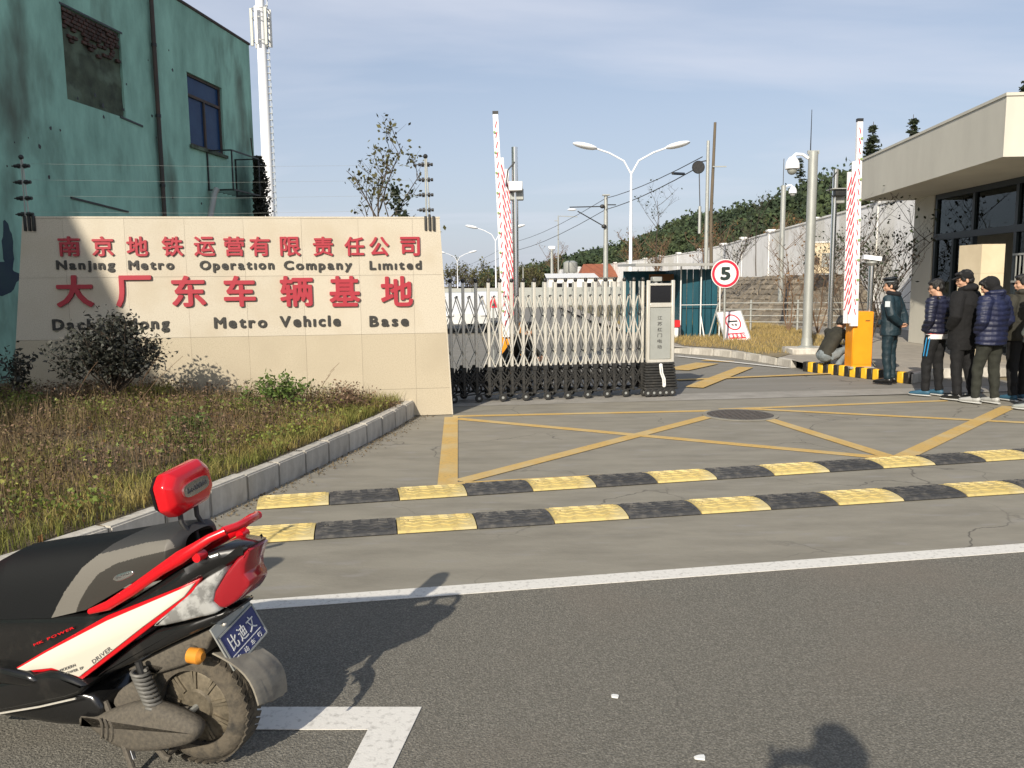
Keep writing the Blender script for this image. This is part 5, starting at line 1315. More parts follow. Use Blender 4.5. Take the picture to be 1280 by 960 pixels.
W(MB().tube([zz_(697, 270, 105), zz_(722, 271, 105)], .05, n=5), 'side_arm', 'galv', t4)
W(MB().tube([zz_(693, 276, 105), zz_(698, 276, 105)], .05, n=5), 'side_arm', 'galv', t4)
t5, b5, z5 = utility(690, 312, 115, .22, 'short mast with a white lamp cluster far behind the gate')
W(MB().rbox(b5.x-.5, b5.x+.5, 114.8, 115.2, z5, z5+.5, .1), 'lamp_cluster', 'lampwhite', t5)
t6, b6, z6 = utility(654, 334, 125, .10, 'thin far mast right of the chrome sensor pole')
# water tank on legs
p = YP(713, 325, 110); t = thing('water_tank', 'grey water tank on a thin stand in front of the wood', 'tank', (p.x, 110, 0))
za, zb_ = YP(713, 341, 110).z, YP(713, 326, 110).z
W(MB().lathe([(0, za), (.85, za), (.95, za+.2), (.95, zb_-.25), (.5, zb_), (0, zb_)], (p.x, 110, 0), n=18), 'tank', 'panelgrey', t)
for s_ in (-.5, .5): W(MB().tube([(p.x+s_, 110, 0), (p.x+s_, 110, za)], .08, n=6), 'leg', 'galv', t)
# overhead wires
def wire(pts, label, r=.028):
    pts = [Vector(p) for p in pts]; fine = []
    for a, b in zip(pts, pts[1:]):
        for k in range(6): f = k/6; p = a+(b-a)*f; p.z -= .5*4*f*(1-f)*((b-a).length/60); fine.append(p)
    fine.append(pts[-1]); base = fine[0].copy()
    tag(MB().tube([p-base for p in fine], r, n=4).build('overhead_wire', K['black'], loc=base), label, 'wire', 'overhead line wires')
wire([YP(878, 196, 48), YP(757, 248, 78), YP(640, 303, 150), YP(560, 338, 260)], 'upper overhead wire running from the tall grey pole into the distance', .03)
wire([YP(873, 209, 48), YP(757, 262, 78), YP(640, 314, 150), YP(560, 345, 260)], 'lower overhead wire running from the pulley wheel into the distance', .035)
q = MB(); p = YP(848, 219, 54); tag(MB().tube([(-.55, -.9, .0), (.55, .9, .2)], .10, n=6).build('wire_insulator', K['black'], loc=p), 'dark insulator on the lower overhead wire near the tall grey pole', 'insulator')

# ================================================================== FAR YARD BEHIND THE GATE
t = thing('low_building', 'small building with an orange roof far behind the gate', 'building', YP(744, 352, 100)); t.location.z = 0
x_ = t.location.x
MB().box(-1.6, 2.6, -.0, 6, 0, 2.6).build('wall', K['whitewall'], t, smooth=0)
MB().add([(-1.9, -.5, 2.6), (2.9, -.5, 2.6), (2.2, 3, 4.3), (-1.2, 3, 4.3), (2.9, 6.5, 2.6), (-1.9, 6.5, 2.6)], [(0, 1, 2, 3), (1, 4, 2), (4, 5, 3, 2), (5, 0, 3), (0, 5, 4, 1)]).build('roof', mat('orange roof', (.30, .10, .05), .8, col2=(.23, .08, .045), scale=2), t, smooth=0)
for k in range(2): MB().box(-1.2+k*2, -.3+k*2, -.03, .02, 1.0, 2.1).build('window', K['screen'], t)
t = thing('low_building', 'low white shed behind the gate, left of the orange roofed building', 'building', YP(722, 352, 95)); t.location.z = 0
MB().box(-3.4, 2.2, 0, 5, 0, 2.5).build('wall', K['whitewall'], t, smooth=0); MB().add([(-3.7, -.3, 2.5), (2.5, -.3, 2.5), (2.5, 5.3, 3.1), (-3.7, 5.3, 3.1)], [(0, 1, 2, 3)]).build('roof', K['white'], t, smooth=0)
for k in range(3): MB().box(-2.8+k*1.7, -1.8+k*1.7, -.03, .02, .9, 1.9).build('window', K['screen'], t)
t = thing('yard_wall', 'low grey yard wall far behind the left part of the gate', 'wall', (-12, 62, 0))
for k in range(10): MB().box(k*3.0+.02, k*3.0+2.98, -.1, .1, 0, 1.5).build('wall_panel', K['panelgrey'], t, smooth=0)
# distant hedge trees at the horizon left of the hill
for i, (px, d, h) in enumerate([(566, 120, 3.2), (584, 125, 3.4), (600, 118, 3.6), (624, 130, 3.4), (652, 130, 3.2), (668, 124, 3.6)]):
    b = YP(px, 352, d); b.z = 0
    bare_tree('distant_tree', ['distant low tree right beside the end of the sign wall', 'distant low tree above the second gate post', 'distant low tree left of the middle street lamp', 'distant low tree behind the barrier arm', 'distant low tree right of the chrome sensor pole', 'distant low tree at the left foot of the wooded hill'][i], 'tree', b, h, 3.2, K['leafol'], 500, .16, 120+i, group='distant trees behind the gate', r=.1, base_split=3, nbr=5, clus=.1)
def car(loc, rz, label, bodym):
    t = thing('parked_car', label, 'car', loc, rz, 'parked cars behind the gate')
    prof = [(-2.1, .35), (-2.15, .7), (-1.75, .88), (-1.0, .98), (-.55, 1.38), (.6, 1.42), (1.25, 1.05), (2.0, .95), (2.1, .6), (2.05, .32)]
    q = MB(); n = len(prof)
    for y_, k in ((-.84, 1), (-.62, 0), (.62, 0), (.84, 1)):
        for x_, z in prof: q.v.append((x_*(.97 if k else 1), y_, z if (z < 1 or not k) else .98))
    for s_ in range(3):
        for i in range(n): q.f.append((s_*n+i, s_*n+(i+1) % n, (s_+1)*n+(i+1) % n, (s_+1)*n+i))
    q.f.append(tuple(range(n))); q.f.append(tuple(range(3*n, 4*n))); q.build('body', bodym, t)
    MB().prism([(-.92, -.74, 1.0), (-.52, -.66, 1.34), (.55, -.66, 1.37), (1.1, -.74, 1.03)], (0, 1, 0), 1.44).build('window', K['screen'], t)
    for x_ in (-1.3, 1.3):
        for y_ in (-.80, .80):
            w_ = MB().lathe([(.15, -.09), (.31, -.09), (.33, -.05), (.33, .05), (.31, .09), (.15, .09)], (x_, y_, .33), n=16, axis='y').build('wheel', K['black'], t)
            MB().lathe([(0, -.10), (.19, -.10), (.19, .10), (0, .10)], (x_, y_, .33), n=12, axis='y').build('rim', K['chrome'], w_)
    for s_ in (-.6, .6): MB().rbox(-2.19, -2.10, s_-.14, s_+.14, .62, .74, .02).build('headlight', K['lampwhite'], t)
b = YP(575, 388, 30); car((b.x, 30, 0), R(100), 'white parked car seen through the left end of the folding gate', K['white'])
b = YP(603, 386, 33); car((b.x+.2, 35, 0), R(92), 'second white parked car seen through the gate, farther back', K['white'])
t = thing('warning_triangle', 'small red warning triangle on a stand seen through the gate', 'warning sign', (YP(617, 420, 17).x, 17, 0))
zc = YP(617, 377, 17).z
MB().tube([(0, .03, 0), (0, .03, zc-.1)], .02, n=6).build('stand', K['galv'], t)
MB().prism([(-.13, 0, zc-.13), (.13, 0, zc-.13), (0, 0, zc+.12)], (0, 1, 0), .02).build('triangle', K['signred'], t)
MB().prism([(-.05, -.004, zc-.09), (.05, -.004, zc-.09), (0, -.004, zc+.03)], (0, 1, 0), .004).build('triangle_field', K['signblack'], t)
# ================================================================== PEOPLE
def remesh(mb, name, material, vox, smooth_it=3, parent=None, disp=None):
    me = bpy.data.meshes.new('tmp'); bm = bmesh.new(); vs = [bm.verts.new(v) for v in mb.v]
    for f in mb.f:
        try: bm.faces.new([vs[i] for i in f])
        except ValueError: pass
    bmesh.ops.recalc_face_normals(bm, faces=bm.faces[:]); bm.to_mesh(me); bm.free()
    ob = bpy.data.objects.new('tmp', me); C.objects.link(ob)
    r = ob.modifiers.new('r', 'REMESH'); r.mode = 'VOXEL'; r.voxel_size = vox; r.use_smooth_shade = True
    if smooth_it: s_ = ob.modifiers.new('s', 'SMOOTH'); s_.factor = .5; s_.iterations = smooth_it
    dg = bpy.context.evaluated_depsgraph_get(); m2 = bpy.data.meshes.new_from_object(ob.evaluated_get(dg))
    bpy.data.objects.remove(ob); bpy.data.meshes.remove(me)
    if disp:
        for v in m2.vertices: v.co = disp(v.co.copy())
    m2.name = name; m2.materials.clear(); m2.materials.append(material)
    m2.polygons.foreach_set('use_smooth', [True]*len(m2.polygons))
    return obj(name, m2, parent)
def lerp(a, b, f): return Vector(a) + (Vector(b)-Vector(a))*f
def cloth(name, col, rough=.85, **k):
    return mat(name, col, rough, col2=tuple(c*.6 for c in col), scale=9, bump=.35, bscale=22, bdist=.02, **k)
POSE0 = dict(
    pelvis=(0, 0, .93), waist=(0, .005, 1.08), chest=(0, .0, 1.30), neck=(0, -.015, 1.46), head=(0, .02, 1.615), hyaw=0, hpitch=0,
    hipR=(.09, 0, .90), kneeR=(.10, .01, .49), ankR=(.10, -.03, .09), toeR=(.12, .13, .03),
    hipL=(-.09, 0, .90), kneeL=(-.10, .01, .49), ankL=(-.10, -.03, .09), toeL=(-.12, .13, .03),
    shR=(.185, -.01, 1.40), elR=(.24, -.03, 1.13), wrR=(.23, .04, .89), fdR=(0, .1, -1),
    shL=(-.185, -.01, 1.40), elL=(-.24, -.03, 1.13), wrL=(-.23, .04, .89), fdL=(0, .1, -1))
def hand(b, wr, fd, side, pn=(1, 0, 0), curl=.35):
    wr = Vector(wr); f = Vector(fd).normalized(); n_ = Vector(pn); n_ = (n_ - f*n_.dot(f)).normalized(); s_ = f.cross(n_).normalized()
    b.tube([wr-f*.02, wr+f*.03, wr+f*.09], [(.026, .018), (.038, .016), (.040, .013)], n=8, ref=s_)
    for k, (o, ln) in enumerate(((-.030, .062), (-.010, .075), (.010, .070), (.029, .055))):
        p0 = wr+f*.085+s_*o; d = (f*math.cos(curl*.5)+n_*math.sin(curl*.5)*-side).normalized(); p1 = p0+d*ln*.5; d = (f*math.cos(curl*1.6)-n_*side*math.sin(curl*1.6)).normalized()
        b.tube([p0-f*.01, p0, p1, p1+d*ln*.5], [.010, .010, .0092, .007], n=6)
    p0 = wr+f*.025-s_*.032; b.tube([p0, p0-s_*.022+f*.03, p0-s_*.028+f*.06-n_*side*.01], [.012, .011, .008], n=6)
def person(label, loc, rz, hgt, pose, jacket, trousers, shoes, group=None, hair=True, cap=None, hood=False, puffer=False, jl=.86, jw=1.0, glasses=False, hem=None, sole=None, shoe2=None, extra=None, yaw0=0.0, vox=.0075):
    P_ = dict(POSE0); P_.update(pose); P_['hyaw'] += yaw0
    t = thing('person', label, 'person', loc, rz, group); t.scale = (1, 1, 1)
    S = hgt/1.75; V = lambda k: Vector(P_[k])*S
    b = MB()
    # torso and neck
    b.tube([lerp(V('pelvis'), V('waist'), -.15), V('pelvis'), V('waist'), V('chest'), lerp(V('chest'), V('neck'), .7), V('neck')], [(.12*S, .09*S), (.145*S, .10*S), (.125*S, .09*S), (.15*S, .10*S), (.12*S, .08*S), (.06*S, .055*S)], n=14, ref=(1, 0, 0))
    hd = V('head'); nk = V('neck')
    Rh = Matrix.Rotation(P_['hyaw'], 3, 'Z') @ Matrix.Rotation(P_['hpitch'], 3, 'X')
    b.tube([lerp(nk, hd, -.25), nk, lerp(nk, hd, .55)], [.058*S, .053*S, .052*S], n=10)
    h = lambda x, y, z: hd + Rh @ (Vector((x, y, z))*S)
    def e(c, r): b.ell(h(*c), tuple(v*S for v in r), 14, 10, rot=Rh)
    e((0, -.012, .035), (.076, .094, .088)); e((0, .022, -.035), (.060, .066, .078)); e((0, .055, -.085), (.030, .026, .026)); e((0, .035, -.02), (.064, .058, .06))
    b.tube([h(0, .086, .018), h(0, .104, -.022), h(0, .098, -.034)], [.008*S, .013*S, .012*S], n=6); e((0, .088, .028), (.05, .012, .012))
    for s_ in (1, -1): b.ell(h(s_*.078, -.008, -.008), (.012*S, .022*S, .034*S), 8, 6, rot=Rh); e((s_*.035, .064, -.025), (.022, .022, .02))
    e((0, .088, -.058), (.024, .012, .012))
    for s_, k in ((1, 'R'), (-1, 'L')):
        hp, kn, an, to = V('hip'+k), V('knee'+k), V('ank'+k), V('toe'+k)
        b.tube([hp+Vector((0, 0, .03)), lerp(hp, kn, .4), kn, lerp(kn, an, .35), an], [.085*S, .072*S, .052*S, .054*S, .036*S], n=10)
        b.tube([an+Vector((0, -.02, -.02)), lerp(an, to, .6)+Vector((0, 0, -.01)), to], [(.032, .035), (.038, .028), (.030, .018)], n=8)
        sh, el, wr = V('sh'+k), V('el'+k), V('wr'+k)
        b.tube([lerp(V('chest'), sh, .6)+Vector((0, 0, .03)), sh, lerp(sh, el, .5), el, lerp(el, wr, .4), wr], [.055*S, .055*S, .046*S, .038*S, .036*S, .026*S], n=10)
        hand(b, wr, P_['fd'+k], s_, pn=P_.get('pn'+k, (s_, 0, 0)), curl=P_.get('curl'+k, .35))
    body = remesh(b, 'body', K['skin'], vox, 2, t)
    # eyes, brows, mouth
    for s_ in (1, -1):
        MB().ell(h(s_*.030, .082, .012), (.011*S, .007*S, .006*S), 8, 6, rot=Rh).build('eye', K['eye'], body)
        MB().tube([h(s_*.014, .093, .030), h(s_*.032, .092, .036), h(s_*.050, .080, .032)], .0045, n=5).build('eyebrow', K['hair'], body)
    MB().ell(h(0, .099, -.058), (.021*S, .006*S, .006*S), 8, 6, rot=Rh).build('mouth', K['lip'], body)
    # hair
    q = MB()
    q.ell(h(0, -.024, .052), (.088*S, .100*S, .090*S), 14, 10, rot=Rh); q.ell(h(0, -.052, -.005), (.078*S, .066*S, .074*S), 12, 8, rot=Rh); q.ell(h(0, .045, .092), (.070*S, .050*S, .034*S), 12, 8, rot=Rh)
    for s_ in (1, -1): q.ell(h(s_*.070, .015, .025), (.018*S, .034*S, .042*S), 8, 6, rot=Rh)
    if hair:
        nz = lambda v: v + Vector((noise.noise(v*28), noise.noise(v*28+Vector((5, 5, 5))), noise.noise(v*28+Vector((9, 2, 4)))))*.012
        remesh(q, 'hair', K['hair'], .009, 1, t, disp=nz)
    if glasses:
        q = MB()
        for s_ in (1, -1): q.tube([h(s_*.033+.022*math.cos(a), .101, .010+.016*math.sin(a)) for a in np.linspace(0, 6.283, 13)], .0022, n=4); q.tube([h(s_*.055, .100, .014), h(s_*.08, .0, .016)], .0022, n=4)
        q.tube([h(-.012, .103, .014), h(.012, .103, .014)], .0022, n=4).build('glasses', K['black'], t)
    # jacket
    q = MB(); w_ = jw
    lo = V('pelvis') + (V('pelvis')-V('waist')).normalized()*((.93-jl)*S)
    tp_ = [lo, lerp(lo, V('pelvis'), .5), V('pelvis'), V('waist'), lerp(V('waist'), V('chest'), .5), V('chest'), lerp(V('chest'), V('neck'), .5), lerp(V('chest'), V('neck'), .85), V('neck')+Vector((0, 0, .03))*S]
    rr = [(.185, .135), (.185, .14), (.182, .138), (.172, .13), (.182, .135), (.195, .138), (.17, .12), (.12, .10), (.075, .075)]
    q.tube(tp_, [(a*S*w_, c_*S*w_) for a, c_ in rr], n=18, ref=(1, 0, 0))
    for s_, k in ((1, 'R'), (-1, 'L')):
        sh, el, wr = V('sh'+k), V('el'+k), V('wr'+k)
        q.tube([lerp(V('chest'), sh, .45)+Vector((0, 0, .02)), sh+Vector((-s_*.012, 0, .0)), lerp(sh, el, .5), el, lerp(el, wr, .5), lerp(el, wr, .97)], [v*S*w_ for v in (.080, .082, .072, .064, .058, .046)], n=12)
    if hood:
        q.ell(h(0, -.055, -.12), (.125*S, .09*S, .075*S), 12, 8)
        q.tube([nk+Vector((.07, .05, .02))*S, nk+Vector((.10, -.04, .05))*S, nk+Vector((0, -.12, .06))*S, nk+Vector((-.10, -.04, .05))*S, nk+Vector((-.07, .05, .02))*S], .04*S, n=8)
    def crease(v):
        a = .008 if puffer else .010
        o_ = noise.noise(v*7)*a + noise.noise(Vector((v.x*14, v.y*14, v.z*22)))*.004
        c_ = V('chest'); d = Vector((v.x-c_.x, v.y-c_.y, 0)); 
        if d.length > 1e-4: d.normalize()
        if puffer: o_ += .012*abs(math.sin((v.z+.02*noise.noise(v*5))*math.pi/.07)) - .008
        return v + d*o_
    jk = remesh(q, 'jacket', jacket, .010, 2, t, disp=crease)
    if hem:
        for nm, m_, z0, z1, rx in hem:
            pp = lambda z: (V('pelvis').x, V('pelvis').y, z*S)
            MB().tube([pp(z0), pp((z0+z1)/2), pp(z1)], [(rx*S, rx*.74*S), (rx*1.01*S, rx*.75*S), (rx*S, rx*.74*S)], n=20, ref=(1, 0, 0)).build(nm, m_, t)
    # trousers
    q = MB()
    q.tube([V('pelvis')+Vector((0, 0, .05)), V('pelvis'), lerp(V('hipR'), V('hipL'), .5)-Vector((0, 0, .03))], [(.150*S, .115*S), (.165*S, .125*S), (.150*S, .11*S)], n=14, ref=(1, 0, 0))
    q.ell(V('pelvis'), (.165*S, .14*S, .13*S))
    for k in 'RL':
        hp, kn, an = V('hip'+k), V('knee'+k), V('ank'+k)
        q.tube([hp+Vector((0, 0, .02)), lerp(hp, kn, .35), kn, lerp(kn, an, .5), lerp(kn, an, 1.02)], [v*S for v in (.100, .092, .070, .064, .058)], n=12)
    fold = lambda v: v + Vector((noise.noise(Vector((v.x*9, v.y*9, v.z*13)))*.012, noise.noise(Vector((v.x*9+4, v.y*9, v.z*13)))*.012, 0))
    remesh(q, 'trousers', trousers, .011, 2, t, disp=fold)
    for k, s_ in (('R', 1), ('L', -1)):
        an, to = V('ank'+k), V('toe'+k); d = (to-an); d.z = 0; d.normalize(); z0 = to.z-.028
        q = MB(); base = Vector((an.x, an.y, z0+.045)); 
        q.tube([base-d*.065, base-d*.04+Vector((0, 0, .012)), base+d*.04+Vector((0, 0, .012)), base+d*.12, base+d*.20-Vector((0, 0, .008)), base+d*.225-Vector((0, 0, .015))], [(.022, .026), (.038, .040), (.042, .042), (.046, .032), (.038, .022), (.016, .012)], n=12, ref=Vector((-d.y, d.x, 0)))
        q.tube([Vector((an.x, an.y, z0+.05)), Vector((an.x, an.y, z0+.115))], [.044, .042], n=10)
        so = remesh(q, 'shoe', shoes, .008, 1, t)
        MB().tube([base-d*.075-Vector((0, 0, .032)), base-d*.04-Vector((0, 0, .032)), base+d*.06-Vector((0, 0, .032)), base+d*.14-Vector((0, 0, .032)), base+d*.225-Vector((0, 0, .028))], [(.028, .012), (.042, .013), (.042, .013), (.050, .013), (.022, .010)], n=12, ref=Vector((-d.y, d.x, 0))).build('sole', sole or shoes, so)
        if shoe2: MB().tube([base+Vector((0, 0, .03)), base+d*.09+Vector((0, 0, .022)), base+d*.15+Vector((0, 0, .008))], [(.036, .018), (.040, .016), (.030, .012)], n=10, ref=Vector((-d.y, d.x, 0))).build('shoe_tongue', shoe2, so)
    if cap: cap(t, h, S)
    if extra: extra(t, V, h, S)
    return t
cN = cloth('navy padded nylon', (.016, .018, .042), .45); cB = cloth('black cotton', (.006, .006, .007), .9); cN2 = cloth('blue padded nylon', (.014, .019, .058), .55)
cG = cloth('guard uniform cloth', (.010, .030, .042), .6); cO = cloth('olive dark cloth', (.030, .028, .018), .8); cGr = cloth('grey jersey', (.20, .22, .20), .9); cTr = cloth('dark green trousers', (.028, .030, .022), .9)
cBlk = cloth('black trousers', (.006, .006, .007), .85); shoeW = mat('white shoe', (.40, .40, .38), .6); shoeB = mat('blue shoe', (.03, .10, .16), .6); shoeK = mat('black shoe leather', (.012, .012, .012), .3); denim = cloth('light denim', (.21, .24, .25), .9)
soleW = mat('white sole', (.50, .50, .47), .6); shoeG = mat('grey shoe', (.30, .32, .30), .7)
FL = R(24)     # facing left in the photograph: local +y turned to -x, a little towards the camera
# the guard, hands behind his back
def guard_cap(t, h, S):
    c = MB().lathe([(.088, 0), (.092, .03), (.098, .045), (.128, .062), (.125, .072), (.06, .088), (.0, .09)], n=22)
    pts = [h(x, y, z+.065) for x, y, z in c.v]; q = MB(); q.v = [tuple(p) for p in pts]; q.f = c.f; o = q.build('cap', mat('cap cloth', (.008, .012, .016), .6), t)
    MB().prism([h(.062, .062, .072), h(.045, .115, .052), h(.0, .132, .046), h(-.045, .115, .052), h(-.062, .062, .072)], (0, 0, 1), .006).build('visor', K['screen'], o)
    MB().ell(h(0, .093, .100), (.016, .008, .018), 8, 6).build('badge', K['chrome'], o)
    MB().tube([h(.093*math.cos(a), .093*math.sin(a), .075) for a in np.linspace(0, 6.283, 20)], .006, n=5).build('band', mat('cap band', (.25, .27, .28), .5), o)
def guard_extra(t, V, h, S):
    c = mat('fur collar', (.012, .012, .014), 1.0, bump=.8, bscale=60)
    MB().tube([V('neck')+Vector((.09*math.cos(a), .08*math.sin(a)-.01, .035+.015*math.sin(a))) for a in np.linspace(0, 6.283, 16)], .036, n=8).build('fur_collar', c, t)
    bz = mat('white badge cloth', (.55, .60, .62), .6)
    for s_ in (1, -1):
        p = lerp(V('shR' if s_ > 0 else 'shL'), V('elR' if s_ > 0 else 'elL'), .30)
        MB().obox(p+Vector((s_*.088, -.01, 0)), (0, 1, 0), (0, 0, 1), (1, 0, 0), .038, .045, .004).build('sleeve_badge', bz, t)
        MB().obox(Vector((s_*.08, .142, 1.28*S)), (1, 0, 0), (0, 0, 1), (0, 1, 0), .04, .03, .006).build('chest_badge', bz, t)
        MB().rbox(s_*.11-.045, s_*.11+.045, .105, .145, .98*S, 1.06*S, .01).build('pocket', cG, t)
gl = G(1110, 479)
back = dict(elR=(.25, -.10, 1.15), wrR=(.10, -.20, .97), fdR=(-1, -.1, -.3), elL=(-.25, -.10, 1.15), wrL=(-.08, -.19, .99), fdL=(1, -.1, -.2), head=(0, .03, 1.61), hpitch=-.08, hyaw=.38)
person('guard in dark uniform and peaked cap, hands behind his back, by the barrier', gl, R(44), 1.715, back, cG, cG, shoeK, cap=guard_cap, extra=guard_extra, jl=.80, jw=1.12)
# crouching man behind the barrier box
cr = dict(pelvis=(0, -.14, .34), waist=(0, -.07, .47), chest=(0, .10, .68), neck=(0, .20, .82), head=(0, .29, .92), hpitch=-.6,
          hipR=(.10, -.12, .30), kneeR=(.16, .28, .47), ankR=(.13, .02, .09), toeR=(.16, .18, .03), hipL=(-.10, -.12, .30), kneeL=(-.16, .28, .45), ankL=(-.13, .02, .09), toeL=(-.16, .18, .03),
          shR=(.18, .12, .76), elR=(.26, .28, .56), wrR=(.14, .46, .44), shL=(-.18, .12, .76), elL=(-.26, .28, .56), wrL=(-.12, .46, .44), fdR=(-.2, 1, -.3), fdL=(.2, 1, -.3))
p = G(1036, 466)
person('man in a dark jacket and pale jeans squatting behind the orange barrier box', (p.x, p.y-.02, .0), -R(62), 1.72, cr, cO, denim, shoeK, jl=.91, jw=.92)
# the queue
GQ = 'people queueing in front of the gatehouse'
red = mat('red shirt hem', (.62, .05, .035), .8); whh = mat('white shirt hem', (.70, .68, .66), .8); blu = mat('blue stripe', (.03, .25, .50), .6)
def pants_stripe(t, V, h, S):
    for s_, k in ((1, 'R'), (-1, 'L')):
        for o_ in (-.022, .022):
            MB().bar(lerp(V('hip'+k), V('knee'+k), .05)+Vector((s_*.100*S, o_, .0)), lerp(V('hip'+k), V('knee'+k), .72)+Vector((s_*.082*S, o_, 0)), .014, .006, up=(0, 0, 1)).build('trouser_stripe', blu, t)
def strap(t, V, h, S):
    MB().tube([V('shL')+Vector((.06, .06, .075)), Vector((.03, .152, 1.22)), Vector((.17, .11, 1.02))], (.012), n=5).tube([V('shL')+Vector((.06, -.05, .075)), Vector((.05, -.155, 1.2)), Vector((.19, -.05, 1.02))], .012, n=5).build('bag_strap', K['black'], t)
def q1x(t, V, h, S): pants_stripe(t, V, h, S); strap(t, V, h, S)
hp_ = dict(elR=(.265, -.05, 1.14), wrR=(.185, .075, .98), elL=(-.265, -.05, 1.14), wrL=(-.185, .075, .98), fdR=(-1, .15, -.5), fdL=(1, .15, -.5))
p1 = G(1166, 495); p2 = G(1199, 500); p3 = G(1234, 505); p4 = G(1240, 500); p5 = G(1291, 512)
person('first in the queue, navy quilted jacket, red and white hem, blue striped trousers', p1, FL+R(8), 1.70, {**hp_, 'hpitch': -.25, 'head': (0, .035, 1.60), 'ankL': (-.12, .05, .09), 'toeL': (-.15, .22, .03), 'kneeL': (-.11, .06, .49)}, cN, cBlk, shoeB, GQ, yaw0=.68, puffer=True, jl=.98, jw=1.10, glasses=True,
       hem=[('shirt_hem_red', red, .93, 1.00, .182), ('shirt_hem_white', whh, .86, .929, .190)], sole=soleW, extra=q1x)
def black_cap(t, h, S):
    q = MB().ell(h(0, -.01, .055), (.094, .108, .078), 16, 10); o = q.build('cap', cB, t)
    MB().prism([h(.07, .07, .055), h(.045, .15, .035), h(-.045, .15, .035), h(-.07, .07, .055)], (0, 0, 1), .008).build('visor', cB, o)
person('second in the queue, taller man in a long black coat and black cap', (p2.x, p2.y, 0), FL+R(5), 1.80, {**hp_, 'hpitch': -.22, 'hyaw': .15, 'chest': (.01, -.015, 1.30), 'ankR': (.13, -.10, .09), 'toeR': (.18, .06, .03), 'kneeR': (.12, -.02, .49), 'pelvis': (.015, .01, .93)}, cB, cBlk, shoeK, GQ, yaw0=.68, hood=True, jl=.70, jw=1.2, cap=black_cap, glasses=True, sole=soleW, shoe2=soleW)
person('third in the queue, blue padded jacket, dark green trousers, white shoes', p3, FL, 1.73, {**hp_, 'hpitch': -.5, 'hyaw': -.1, 'head': (0, .075, 1.585), 'neck': (0, .01, 1.455), 'chest': (0, .0, 1.295), 'waist': (0, -.01, 1.08), 'ankL': (-.11, .10, .09), 'toeL': (-.13, .27, .03), 'kneeL': (-.10, .10, .49)}, cN2, cTr, shoeW, GQ, yaw0=.68, puffer=True, hood=True, jl=.82, jw=1.24, sole=soleW,
       cap=lambda t, h, S: remesh(MB().ell(h(0, -.035, .025), (.104, .112, .112), 14, 10).ell(h(0, -.05, -.07), (.10, .09, .07), 14, 10), 'knit_hood', cB, .011, 2, t), hair=True)
person('fourth in the queue, dark olive jacket and black trousers, blue shoes', (p4.x+.28, p4.y-.1, 0), FL-R(14), 1.74, {**hp_, 'hyaw': .4, 'hpitch': -.1, 'ankR': (.12, .06, .09), 'toeR': (.16, .22, .03)}, cO, cBlk, shoeB, GQ, yaw0=.68, jl=.84, jw=1.2, sole=soleW, hood=True)
person('fifth in the queue, cut by the right edge, grey sweatshirt sleeves and black trousers', p5, FL+R(10), 1.72, hp_, cGr, cBlk, shoeG, GQ, yaw0=.68, jl=.88, jw=1.12, sole=soleW)
p6 = (p5.x+.35, p5.y-.25)
# the photographer standing behind the camera, raising the phone
ph = dict(elR=(.24, .10, 1.20), wrR=(.08, .17, 1.42), elL=(-.24, .08, 1.20), wrL=(-.13, .17, 1.43), fdR=(-.1, .35, 1), fdL=(.1, .35, 1), head=(0, .0, 1.62))
person('photographer in a dark jacket holding up a phone in both hands', (-.03, -.24, 0), 0, 1.83, ph, cB, cBlk, shoeK)
phn = thing('phone', 'slim black phone held up in both hands of the photographer', 'phone', (-.07, -.04, 1.61)); MB().rbox(-.085, .075, -.005, .005, -.036, .03, .003).build('phone_body', K['black'], phn)
# man crouching behind the gate in front of the far barrier box
b = YP(642, 420, 13.65); person('man in dark brown crouching behind the gate, seen through its bars', (b.x, 13.65, 0), -1.9, 1.72, cr, cO, cBlk, shoeK, vox=.011, jl=.91)
# ================================================================== SCOOTER
yaw = R(15); T_ = Vector((math.cos(yaw), -math.sin(yaw), 0)); L_ = Vector((math.sin(yaw), math.cos(yaw), 0)); O_ = Vector((-1.10, 2.66, 0))
sc_ = thing('scooter', 'red, black and white electric scooter with blue plate at the lower left', 'scooter', O_, -yaw)
# local frame: x to the tail, y to the far side, z up
def SP(px, py, w_=0.0):
    d = ray(px, py); o = O_ - L_*w_; t = o.dot(L_)/d.dot(L_); p = d*t
    return ((p-o).dot(T_), H+p.z)
def tap(x): return 1.0 if x < .05 else max(.42, 1-.58*(x-.05)/.19)
def SPT(pts, W_):
    o = []
    for a, b in pts:
        w_ = W_
        for _ in range(6): x, z = SP(a, b, w_); w_ = W_*tap(x)
        o.append((x, z))
    return o
def SPs(pts, w_): return [SP(a, b, w_) for a, b in pts]
def chaikin(P_, it=2):
    for _ in range(it):
        q = []
        for i in range(len(P_)):
            a, b = Vector(P_[i]), Vector(P_[(i+1) % len(P_)]); q += [a*.78+b*.22, a*.22+b*.78]
        P_ = q
    return [tuple(p) for p in P_]
def inset(P_, r):
    n = len(P_); A = sum(P_[i][0]*P_[(i+1) % n][1]-P_[(i+1) % n][0]*P_[i][1] for i in range(n)); sg = 1 if A > 0 else -1; o = []
    for i in range(n):
        a, b, c = Vector(P_[i-1]), Vector(P_[i]), Vector(P_[(i+1) % n]); d = ((b-a).normalized()+(c-b).normalized())
        if d.length < 1e-6: d = Vector((1, 0))
        d.normalize(); o.append((b.x - d.y*r*sg, b.y + d.x*r*sg))
    return o
